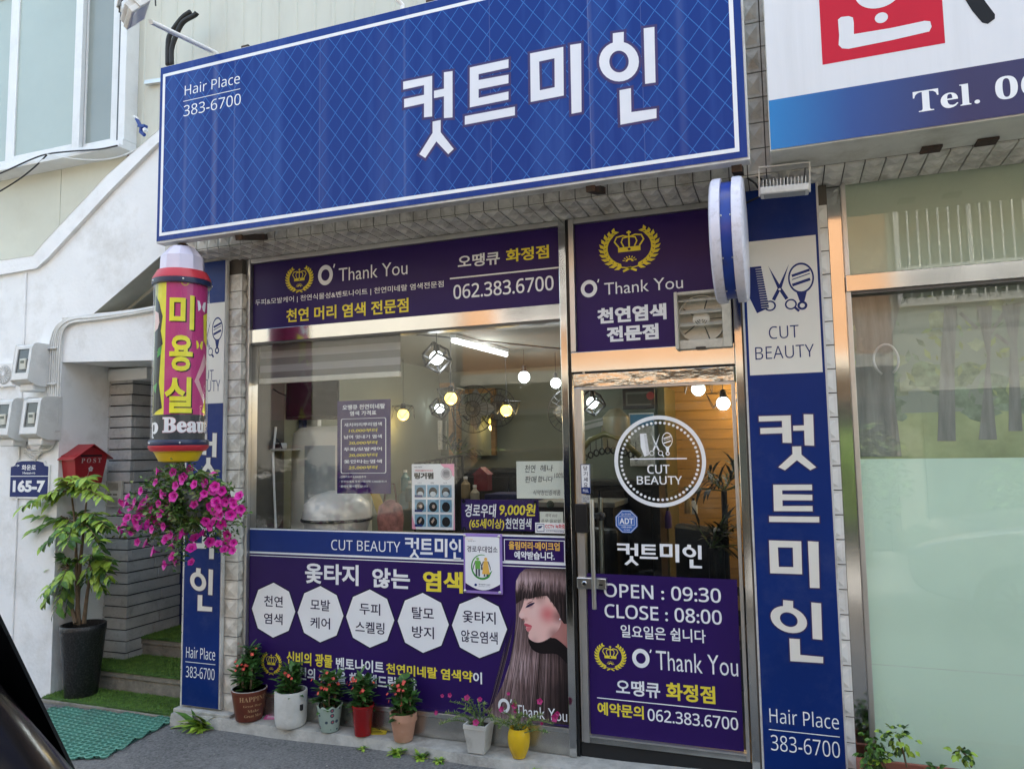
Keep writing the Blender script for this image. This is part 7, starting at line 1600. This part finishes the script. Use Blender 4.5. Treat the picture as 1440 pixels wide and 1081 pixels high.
mb = MB(); aa, bb_ = at(500, 525, IY1-.1), at(700, 566, IY1-.1); 
# timber panel (orange) at left background
a, b = at(560, 560, 3.4), at(590, 740, 3.4); m_ = thing('timber_screen', 'lit timber boarded screen behind the yellow bulb', 'screen', ((a.x+b.x)/2, 3.4, .1)); mb = MB()
z = b.z
while z < a.z: mb.box(a.x, b.x, 3.4, 3.43, z, z+.085); z += .09
mb.build('boards', LWOOD, m_)
# wall fan pair
def wfan(px, py, y_, r_, lb):
    c = at(px, py, y_); f = thing('wall_fan', lb, 'fan', tuple(c)); FB = M('fan_black', (.03, .03, .03), .4); mb = MB()
    for q in (1, .66, .33): mb.tube([(c.x+q*r_*math.cos(t), y_-.03*(1-q), c.z+q*r_*math.sin(t)) for t in [R(k*15) for k in range(25)]], .005, 5)
    for k in range(24): t = R(15*k); mb.tube([(c.x+.1*r_*math.cos(t), y_-.04, c.z+.1*r_*math.sin(t)), (c.x+r_*math.cos(t), y_, c.z+r_*math.sin(t))], .0025, 4)
    mb.build('guard', FB, f); mb = MB()
    for k in range(4): t = 1.571*k; mb.leaf((c.x, y_+.03, c.z), (math.cos(t), .15, math.sin(t)), (0, -1, 0), r_*.9, r_*.6, .05, 0)
    mb.build('fan_blades', M('fan_blade_grey', (.16, .17, .17), .3), f); mb = MB(); mb.lathe([(.02, y_+.05-c.y), (.06, .06), (.06, .14), (.02, .16)], tuple(c), 16, 'y'); mb.build('motor', FB, f)
wfan(666, 575, 2.9, .24, 'wall fan with dark guard between the cage lamps'); wfan(700, 573, 3.3, .2, 'narrow dark wall fan left of the yellow cage bulb'); wfan(800, 578, 2.6, .2, 'dark wall fan hidden partly by the steel mullion')
# pictures and calendar
def pic(name, pa, pb_, yy, lb, fm, inn, cat='picture', t=.05):
    a, b = at(*pa, yy), at(*pb_, yy); m_ = thing(name, lb, cat, ((a.x+b.x)/2, yy, b.z)); mb = MB(); mb.box(a.x, b.x, yy, yy+.03, b.z, a.z); mb.build('frame', fm, m_, bevel=.004); mb = MB(); mb.box(a.x+t, b.x-t, yy-.004, yy, b.z+t, a.z-t); mb.build('image', inn, m_); return m_
m_ = pic('framed_picture', (875, 547), (921, 574), 2.45, 'black framed dark picture with red spot on the wall seen through the door', BLACK, M('picture_dark', (.14, .15, .13), .4), t=.03)
a = at(905, 560, 2.44); mb = MB(); mb.box(a.x-.14, a.x+.07, 2.438, 2.443, a.z-.045, a.z+.04); mb.build('inner_card', M('card_dark', (.03, .04, .03), .4), m_); mb = MB(); mb.lathe([(.035, -.004), (.001, -.006)], (a.x+.06, 2.44, a.z+.02), 14, 'y'); mb.build('red_bloom', M('bloom_red', (.28, .03, .03), .5), m_)
m_ = pic('wall_calendar', (884, 581), (921, 655), 2.46, 'white wall calendar with blue picture half behind the door emblem', WHITEP, M('calendar_page', (.55, .55, .52), .6, var=.3, scale=40), 'calendar', .01)
a, b = at(886, 583, 2.44), at(919, 598, 2.44); mb = MB(); mb.box(a.x, b.x, 2.444, 2.45, b.z, a.z); mb.build('header', M('calendar_blue', (.12, .30, .5), .5), m_)
pic('wall_calendar', (592, 592), (621, 632), 3.45, 'small wall calendar with blue top reflected near the first mirror', WHITEP, M('calendar_page', (.55, .55, .52), .6), 'calendar', .01)
pic('framed_picture', (590, 562), (620, 586), 3.46, 'small dark framed picture above the calendar by the mirror', BLACK, M('picture_dark', (.14, .15, .13), .4), t=.03)
# chairs, counter, dark furniture
DK = M('dark_upholstery', (.012, .012, .014), .4); CT = M('counter_grey', (.22, .22, .20), .5)
def counter(name, lb, cat, x0, x1, y0, y1, z0, z1, m1, m2):
    t = thing(name, lb, cat, ((x0+x1)/2, (y0+y1)/2, z0)); mb = MB(); mb.box(x0, x1, y0, y1, z1-.04, z1); mb.build('top', m2, t, bevel=.004); mb = MB(); mb.box(x0+.02, x1-.02, y0+.02, y1-.02, z0, z1-.04); mb.build('base', m1, t)
    mb = MB()
    for k in range(3): mb.box(x0+.06+(x1-x0-.1)*k/3, x0+.02+(x1-x0-.1)*(k+1)/3, y0, y0+.02, z0+.1, z1-.08)
    mb.build('drawer', m1, t, bevel=.003)
counter('reception_counter', 'low dark counter with grey top behind the shop window posters', 'counter', -2.35, -1.25, 1.6, 2.1, .08, 1.28, DK, CT)
counter('side_cabinet', 'dark cabinet beside the doorway, widened to darken the lower door glass', 'cabinet', -1.73, -.98, 2.1, 2.48, .08, 1.42, DK, M('cab_top', (.05, .05, .05), .4))  # widened so that the lower door glass reads dark
counter('added_dark_counter', 'long black sideboard added before the back wall to darken the lower window', 'sideboard', -3.3, -1.2, 2.95, 3.4, .08, 1.5, DK, M('side_top', (.03, .03, .03), .4))  # added dark block in place of the dark street reflection
mb = MB(); 
tw_ = thing('folded_towel', 'dark blue folded towel draped over the counter', 'towel', (-1.95, 1.75, 1.285)); mb.box(-2.3, -1.9, 1.58, 1.9, 1.283, 1.34); mb.box(-2.3, -1.9, 1.565, 1.58, 1.05, 1.34); mb.build('cloth', M('navy_towel', (.012, .014, .06), .9), tw_, bevel=.008)
for k, (px, py, yy, h_, m_, lb) in enumerate(((940, 742, 2.3, .17, M('purple_bottle', (.08, .03, .2), .4), 'purple bottle on the cabinet behind the door'), (968, 722, 2.3, .16, M('amber_bottle', (.4, .25, .08), .4), 'amber bottle on the shelf in the lit doorway'), (976, 722, 2.35, .13, WHITEP, 'white bottle on the shelf in the lit doorway'), (662, 738, 1.3, .10, STEEL2, 'shiny metal pot behind the poster left of the note'), (690, 738, 1.35, .10, STEEL2, 'second shiny metal pot behind the purple price card'), (676, 690, 1.62, .13, M('dark_red_box', (.15, .02, .03), .5), 'dark red carton on the counter beside the note'))):
    p = at(px, py, yy); t = thing('bottle' if k < 3 else ('metal_pot' if k < 5 else 'carton'), lb, 'bottle' if k < 3 else ('pot' if k < 5 else 'carton'), tuple(p)); r_ = .03 if k < 3 else .05
    if k < 5: mb = MB(); mb.lathe([(r_, 0), (r_, h_*.5), (r_*.5, h_*.82), (r_*.35, h_*.84)] if k < 3 else [(r_*.8, 0), (r_, h_*.3), (r_, h_*.6), (r_*.6, h_*.8), (.001, h_*.85)], tuple(p), 18); mb.build('body', m_, t, auto=40); mb = MB(); mb.lathe([(r_*.38, h_*.84), (r_*.38, h_)], tuple(p), 14); mb.build('cap', BLACK, t)
    else: mb = MB(); mb.box(p.x-.06, p.x+.06, p.y, p.y+.1, p.z, p.z+h_); mb.build('box', m_, t, bevel=.002); mb = MB(); mb.prism([(p.x-.07, p.z+h_), (p.x+.07, p.z+h_), (p.x, p.z+h_+.06)], p.y-.01, p.y+.11); mb.build('lid', m_, t)
def chair(cx, cy, rz, lb):
    t = thing('salon_chair', lb, 'chair', (cx, cy, .08), rz); mb = MB(); mb.box(-.25, .25, -.25, .25, .38, .5); mb.build('seat', DK, t, local=True, bevel=.03); mb = MB(); mb.box(-.24, .24, .2, .3, .5, 1.05); mb.build('backrest', DK, t, local=True, bevel=.03)
    for s_ in (-1, 1): mb = MB(); mb.box(s_*.29-.03, s_*.29+.03, -.22, .2, .6, .66); mb.box(s_*.29-.02, s_*.29+.02, .1, .15, .42, .6); mb.build('armrest', BLACK, t, local=True, bevel=.01)
    mb = MB(); mb.lathe([(.28, 0), (.28, .03), (.05, .05), (.05, .38)], (0, 0, 0), 20); mb.build('base', STEEL2, t, local=True, auto=40)
chair(-.45, 1.7, 2.4, 'black salon chair in the gloom behind the glass door'); chair(-1.5, 1.1, -.6, 'black salon chair behind the shop window near the mullion')
# clutter behind the left half of the window
c = at(474, 722, .42); hs = thing('stand_in_steamer', 'white hooded steamer added low behind the left window for a reflected white vehicle', 'appliance', (c.x, .42, .08)); WE = M('white_enamel', (.76, .76, .72), .25, var=.03)  # added hood shape standing in for the reflection of a white vehicle
mb = MB(); mb.lathe([(.10, -.14), (.20, -.12), (.235, -.02), (.22, .07), (.15, .13), (.05, .155), (.001, .157)], tuple(c), 32); mb.build('hood', WE, hs, auto=40)
mb = MB(); mb.lathe([(.238, -.045), (.242, -.04), (.242, -.03), (.238, -.025)], tuple(c), 32, cap=False); mb.build('seam', DK, hs)
mb = MB(); mb.tube([c+Vector((0, .1, -.1)), (c.x, .6, .9), (c.x, .6, .12)], .025, 10); mb.lathe([(.2, .08), (.2, .11), (.04, .13)], (c.x, .6, 0), 20); mb.build('stand', STEEL2, hs)
c = at(549, 722, .5); bg = thing('tote_bag', 'pink patterned bag hanging behind the glass below the price list', 'bag', tuple(c)); mb = MB(); mb.lathe([(.04, -.16), (.085, -.14), (.10, -.03), (.085, .05), (.03, .09), (.001, .095)], tuple(c), 20, sy=.6); mb.build('body', M('pink_cloth', (.45, .20, .17), .8, var=.45, scale=22), bg, auto=40)
mb = MB(); mb.tube([c+Vector((-.05, 0, .06)), c+Vector((-.03, 0, .2)), c+Vector((.03, 0, .2)), c+Vector((.05, 0, .06))], .008, 6); mb.build('strap', M('strap_brown', (.12, .05, .03), .7), bg)
a, b = at(520, 690, .6), at(548, 742, .6); mb = MB(); mb.prism([(a.x, a.z), (a.x+.05, a.z+.03), (b.x+.02, b.z), (b.x-.06, b.z-.02)], .6, .61); tag(mb.build('yellow_ribbon', M('yellow_cloth', (.55, .36, .02), .7)), 'slanting yellow ribbon behind the window beside the pink bag', 'ribbon')
c = at(600, 650, 2.3); rk = thing('wire_rack', 'dark scrolled wire rack with hanging tools behind the perm poster', 'rack', (c.x, 2.3, .08)); mb = MB(); a, b = at(583, 652, 2.3), at(650, 640, 2.3)
mb.tube([a, b], .012, 6); mb.tube([a, (a.x, 2.3, .08)], .012, 6); mb.tube([b, (b.x, 2.3, .08)], .012, 6); mb.build('bar', BLACK, rk); mb = MB()
for k in range(9): q = a.lerp(b, (k+.5)/9); mb.tube([(q.x+.04*math.cos(t), 2.3, q.z-.05+.05*math.sin(t)) for t in [R(40*j) for j in range(9)]], .006, 5); mb.tube([(q.x, 2.3, q.z-.1), (q.x+.01, 2.3, q.z-.2)], .012, 5)
mb.build('hanging_tools', DALU, rk)
for k, (px, py, col) in enumerate(((570, 690, (.10, .22, .24)), (576, 705, (.06, .12, .14)), (568, 715, (.16, .26, .28)), (655, 700, (.25, .2, .12)), (668, 712, (.3, .28, .22)))):
    p = at(px, py, 1.5); t = thing('bottle', ('teal bottle at the top of the cluster left of the perm poster', 'dark teal bottle in the cluster left of the perm poster', 'pale teal bottle lowest in the cluster left of the perm poster', 'brownish bottle right of the perm poster', 'beige bottle lower right of the perm poster')[k], 'bottle', tuple(p)); mb = MB(); mb.lathe([(.035, 0), (.037, .01), (.037, .11), (.015, .135), (.014, .15)], tuple(p), 16); mb.build('body', M('bottle_tint_%d' % k, col, .3), t, auto=40); mb = MB(); mb.lathe([(.016, .15), (.016, .17)], tuple(p), 12); mb.build('cap', WHITEP, t)
# hairdrying arm with loops
a = at(820, 592, 1.9); b = at(862, 590, 1.9); hd = thing('perm_machine', 'arched olive perm machine with dangling black clips behind the door', 'perm machine', tuple(a)); OLV = M('olive_plastic', (.16, .15, .05), .4)
mb = MB(); mb.tube([at(818, 633, 1.9), at(830, 618, 1.9), at(850, 610, 1.9), at(875, 618, 1.9), at(900, 642, 1.9)], .022, 8); mb.build('arch', OLV, hd, smooth=True)
mb = MB()
for px in range(822, 900, 8):
    yt = 624-12*math.sin((px-818)/82*3.14); q = at(px, yt, 1.9); mb.tube([q, q-Vector((0, 0, .10))], .003, 5); mb.tube([(q.x+.02*math.cos(t), 1.9, q.z-.12+.025*math.sin(t)) for t in [R(30*k) for k in range(13)]], .006, 5)
mb.build('clip', BLACK, hd); mb = MB(); mb.bar(at(818, 603, 1.95), at(865, 590, 1.95), .035, .035); mb.bar(at(818, 595, 1.95), at(862, 585, 1.95), .015, .015); mb.build('arm', M('pale_arm', (.35, .35, .33), .4), hd); q = at(866, 600, 2.0); mb = MB(); mb.lathe([(.10, -.2), (.12, -.05), (.11, .08), (.05, .14), (.001, .15)], tuple(q), 20); mb.build('hood', M('hood_olive', (.26, .24, .16), .4), hd, auto=40)
# house plants near the door
def iplant(px, py, yy, seed, lb, L=.3, n_=26):
    rnd = random.Random(seed); c = at(px, py, yy); t = thing('indoor_palm', lb, 'plant', (c.x, yy, .08)); mb = MB(); ms = MB()
    for k in range(n_):
        d = rdir(rnd, .1, .9); e0 = c+d*L*rnd.uniform(.5, 1.1); ms.tube([c, e0], .004, 4)
        for q in range(8): p = c.lerp(e0, .3+.7*q/8); dd = (d*.7+rdir(rnd, -.6, .2)*.5).normalized(); mb.leaf(p, dd, (0, 0, 1), .16, .022, .1, .6)
    mb.build('foliage', M('dim_leaf', (.006, .015, .006), .5, var=.3), t); ms.build('stem', STEMG, t); ms = MB(); ms.tube([(c.x, yy, .3), c], .02, 6); ms.lathe([(.10, .08), (.14, .36), (.13, .36), (.001, .34)], (c.x, yy, 0), 20); ms.build('pot', BLACK, t)
iplant(1018, 690, 1.35, 3, 'dark palm leaning into the right of the door glass', .30, 14); iplant(1000, 770, .9, 4, 'low dark leafy plant at the bottom right of the door glass', .26, 12); iplant(640, 640, 2.5, 6, 'small dark plant below the mirrors', .2, 10)
# ================================================================== ACROSS THE STREET (seen only as reflections)
OR = M('orange_render', (.28, .155, .078), .8, var=.07, scale=3, bump=.3, bscale=60); OPY = -8.6
ob = thing('opposite_building', 'orange rendered building across the street with white barred windows', 'building', (0, OPY, 0))
mb = MB(); mb.box(-5.6, 1.55, OPY-6, OPY, 3.05, 6.4); mb.box(-5.6, 1.55, OPY-6, OPY-.3, -.2, 3.05); mb.build('wall', OR, ob)
mb = MB(); mb.box(1.55, 16, OPY-6, OPY+.02, 2.6, 6.2); mb.box(1.55, 16, OPY-6, OPY-.2, -.2, 2.6); mb.build('wall', M('beige_render', (.25, .24, .20), .8, var=.08, scale=3), ob)
mb = MB(); mb.box(-16, -5.6, OPY-6, OPY+.3, -.2, 6.0); mb.build('wall', M('pale_render', (.28, .275, .25), .8, var=.1, scale=3), ob)
mb = MB(); mb.box(-5.7, 1.6, OPY, OPY+.12, 2.85, 3.05); mb.box(1.6, 16, OPY, OPY+.16, 2.45, 2.65); mb.build('string_course', M('pale_band', (.36, .35, .31), .7), ob)
DG = M('dark_shop_glass', (.025, .03, .03), .25, spec=.2); WGR = M('white_grille', (.50, .51, .52), .4)
def gwin(x0, x1, z0, z1, bars=True):
    mb = MB(); mb.box(x0, x1, OPY+.02, OPY+.04, z0, z1); f = mb.build('window', DG, ob); t = .07
    mb = MB(); mb.box(x0-t, x1+t, OPY+.04, OPY+.1, z1, z1+t); mb.box(x0-t, x1+t, OPY+.04, OPY+.1, z0-t, z0); mb.box(x0-t, x0, OPY+.04, OPY+.1, z0, z1); mb.box(x1, x1+t, OPY+.04, OPY+.1, z0, z1); mb.box((x0+x1)/2-.03, (x0+x1)/2+.03, OPY+.04, OPY+.08, z0, z1); mb.build('frame', WGR, f)
    if bars:
        mb = MB(); x = x0-.04
        while x < x1+.05: mb.box(x-.011, x+.011, OPY+.24, OPY+.262, z0-.12, z1+.1); x += .135
        for z in (z0-.12, z0+.42, z1+.08): mb.box(x0-.08, x1+.08, OPY+.236, OPY+.266, z-.024, z+.024)
        for x in (x0-.07, x1+.07): mb.box(x-.012, x+.012, OPY+.04, OPY+.25, z1+.06, z1+.09); mb.box(x-.012, x+.012, OPY+.04, OPY+.25, z0-.12, z0-.09)
        mb.build('grille', WGR, f)
gwin(1.72, 3.6, 3.85, 5.45); gwin(-4.75, -3.35, 3.95, 5.5); gwin(5, 7, 3.85, 5.5); gwin(-9.5, -7.5, 3.6, 5.2)
for x0, x1 in ((-5.3, -2.9), (-2.6, -.2), (.1, 1.4), (2.0, 4.4), (4.7, 7.2)): mb = MB(); mb.box(x0, x1, OPY-.2, OPY-.18, .1, 2.3); mb.build('shop_glass', DG, ob); mb = MB(); mb.box(x0-.08, x0, OPY-.2, OPY-.1, -.1, 2.4); mb.box(x1, x1+.08, OPY-.2, OPY-.1, -.1, 2.4); mb.box(x0, x1, OPY-.2, OPY-.1, 2.3, 2.4); mb.build('shop_frame', DALU, ob)
# shrubs along the opposite shopfronts
def shrub(x, y, h, r_, seed, lb):
    rnd = random.Random(seed); t = thing('shrub', lb, 'shrub', (x, y, 0), 0, 'shrubs across the street'); mb = MB(); mb.tube([(x, y, 0), (x+.05, y, h*.5), (x, y+.05, h*.8)], [.04, .03, .015], 6); mb.build('stem', STEMM, t); mb = MB()
    for k in range(700):
        d = rdir(rnd, -1, 1); q = Vector((x, y, h*.62))+Vector((d.x*r_, d.y*r_, d.z*h*.40))*rnd.random()**.4; mb.cur = rnd.choice((0, 1, 1)); mb.leaf(q, rdir(rnd, -.5, .6), rdir(rnd, .2, 1), .13, .05, .15, .3)
    mb.build('foliage', [LF1, leafmat('leaf_yellow_green', (.10, .15, .03))], t)
shrub(.95, -7.2, 2.0, .55, 1, 'tall leafy shrub across the street, mirrored in the steel jamb'); shrub(2.9, -7.4, 1.5, .6, 2, 'rounded shrub across the street behind the silver car'); shrub(-4.5, -7.6, 1.7, .5, 3, 'leafy shrub across the street left of the black car')
# ------------------------------------------------ parked cars
def car(lb, col, x_front, x_rear, yc, width, belt, roof, kind, mats):
    root = thing('parked_car', lb, 'car', ((x_front+x_rear)/2, yc, 0), 0, 'cars parked along the street'); Lc = x_rear-x_front; zr = road_z((x_front+x_rear)/2)
    X = lambda f: x_front+Lc*f
    #   f, half width, sill z, belt z, roof z, roof half width
    if kind == 'suv': S = [(0, .62, .42, .72, .74, .55), (.02, .80, .28, .86, .88, .70), (.10, .93, .24, .98, 1.0, .82), (.22, .98, .22, 1.03, 1.06, .84), (.27, 1, .22, 1.06, 1.10, .82), (.40, 1, .22, 1.08, roof-.04, .70), (.55, 1, .22, 1.08, roof, .71), (.78, 1, .22, 1.10, roof-.02, .70), (.90, .98, .24, 1.10, roof-.14, .68), (.965, .95, .28, 1.06, 1.12, .72), (.985, .90, .34, .98, 1.0, .76), (1, .78, .42, .80, .82, .70)]
    else: S = [(0, .6, .40, .62, .64, .5), (.02, .8, .26, .74, .76, .66), (.12, .93, .2, .86, .88, .8), (.27, .98, .18, .93, .96, .84), (.32, 1, .18, .95, 1.0, .80), (.46, 1, .18, .95, roof-.03, .66), (.58, 1, .18, .95, roof, .66), (.72, 1, .18, .96, roof-.06, .66), (.86, .98, .2, .98, 1.02, .78), (.96, .92, .26, .95, .98, .78), (1, .76, .38, .74, .76, .66)]
    hw = width/2; mb = MB(); rings = []
    for f, w_, sl_, bt_, rf_, rw_ in S:
        h = [(-.96*w_, sl_), (-w_, sl_+.12), (-w_*1.0, (sl_+bt_)/2), (-.97*w_, bt_-.02), (-.94*w_, bt_), (-(.94*w_+rw_)/2-.0, (bt_+rf_)/2), (-rw_, rf_-.03 if rf_-bt_ > .1 else rf_), (-rw_*.85, rf_), (0, rf_+.015)]
        full = h+[(-a, b) for a, b in h[-2::-1]]; rings.append([mb._a((X(f), yc+a*hw, zr+b)) for a, b in full])
    nR = len(rings[0])
    for a, b in zip(rings, rings[1:]):
        for k in range(nR-1): mb.idx([a[k], a[k+1], b[k+1], b[k]])
        mb.idx([a[nR-1], a[0], b[0], b[nR-1]])
    mb.idx(rings[0][::-1]); mb.idx(rings[-1]); V = mb.v
    o = mb.build('body', col, root, smooth=True); m_ = o.modifiers.new('sub', 'SUBSURF'); m_.levels = 2; m_.render_levels = 2
    # windows as panes lying on the greenhouse
    GL = M('car_glass', (.006, .007, .008), .03, var=0)
    def pane(name, i, j, ka, kb, ins=.12, o_=.004):
        A_, B_, C_, D_ = V[rings[i][ka]], V[rings[j][ka]], V[rings[j][kb]], V[rings[i][kb]]; c = (A_+B_+C_+D_)/4; n_ = (B_-A_).cross(D_-A_).normalized()
        if n_.dot(c-Vector((X(.5), yc, zr+.7))) < 0: n_ = -n_
        q = [p.lerp(c, ins)+n_*o_ for p in (A_, B_, C_, D_)]; mb = MB(); mb.face(q); mb.face([p+n_*.004 for p in q]); 
        for k in range(4): mb.face([q[k], q[(k+1) % 4], q[(k+1) % 4]+n_*.004, q[k]+n_*.004])
        mb.build(name, GL, root)
    i0 = 4; seq = [(i0, i0+1), (i0+1, i0+2), (i0+2, i0+3), (i0+3, i0+4)]
    for i, j in seq[1:]: pane('side_window', i, j, 4, 6, .1); pane('side_window', i, j, nR-5, nR-7, .1)
    pane('windscreen', i0, i0+1, 7, nR-8, .06, .012); pane('rear_window', i0+4, i0+5, 7, nR-8, .06, .012)
    TY = M('tyre', (.018, .018, .018), .8); RM = M('alloy_rim', (.55, .55, .56), .25, .9)
    for fx in (.17, .80):
        for s_ in (-1, 1):
            R0 = .33 if kind == 'suv' else .31; c = Vector((X(fx), yc+s_*(hw-.11), zr+R0)); mb = MB(); mb.lathe([(R0*.62, -.11), (R0*.95, -.11), (R0, -.08), (R0, .08), (R0*.95, .115), (R0*.62, .115), (R0*.62, -.11)], tuple(c), 36, 'y', cap=False); wh = mb.build('wheel', TY, root, auto=40)
            mb = MB(); yo = c.y+s_*.118
            for k in range(10): t = R(36*k); mb.bar((c.x+.03*math.cos(t), yo-s_*.03, c.z+.03*math.sin(t)), (c.x+R0*.6*math.cos(t), yo-s_*.005, c.z+R0*.6*math.sin(t)), .035, .02, (0, 1, 0))
            mb.tube([(c.x+R0*.62*math.cos(t), yo-s_*.01, c.z+R0*.62*math.sin(t)) for t in [R(12*k) for k in range(31)]], .018, 6); mb.lathe([(.05, 0), (.04, s_*.015), (.001, s_*.018)], (c.x, yo-s_*.02, c.z), 16, 'y'); mb.build('rim', RM, wh)
    for s_ in (-1, 1):
        mb = MB(); mb.ball((X(.035), yc+s_*hw*.66, zr+(.74 if kind == 'suv' else .64)), .09, 14, 8, .6); mb.build('headlight', M('headlight_glass', (.6, .62, .64), .08), root, smooth=True)
        mb = MB(); mb.ball((X(.975), yc+s_*hw*.72, zr+(.86 if kind == 'suv' else .80)), .085, 14, 8, .9); mb.build('tail_light', M('tail_light_red', (.3, .01, .01), .1), root, smooth=True)
        mb = MB(); mb.ball((X(.31), yc+s_*(hw+.07), zr+belt), .075, 12, 8, .7); mb.build('wing_mirror', col, root, smooth=True)
    return root
PBK = M('black_paint', (.004, .004, .005), .16, var=0, spec=.25); PSI = M('silver_paint', (.60, .61, .62), .2, .35, var=0, coat=1); PWH = M('white_paint', (.72, .72, .71), .25, var=0, coat=1)
CARX = -.40
car('black parked car whose rear corner cuts into the lower left of the picture', PBK, CARX-4.4, CARX, -4.03, 1.84, 1.10, 1.72, 'suv', None)
car('silver parked car standing right of the camera, mirrored in the green window', PSI, .95, 5.45, -4.15, 1.8, .98, 1.46, 'sedan', None)
car('white parked car standing further left along the street', PWH, -10.6, -5.9, -4.0, 1.84, 1.05, 1.55, 'suv', None)
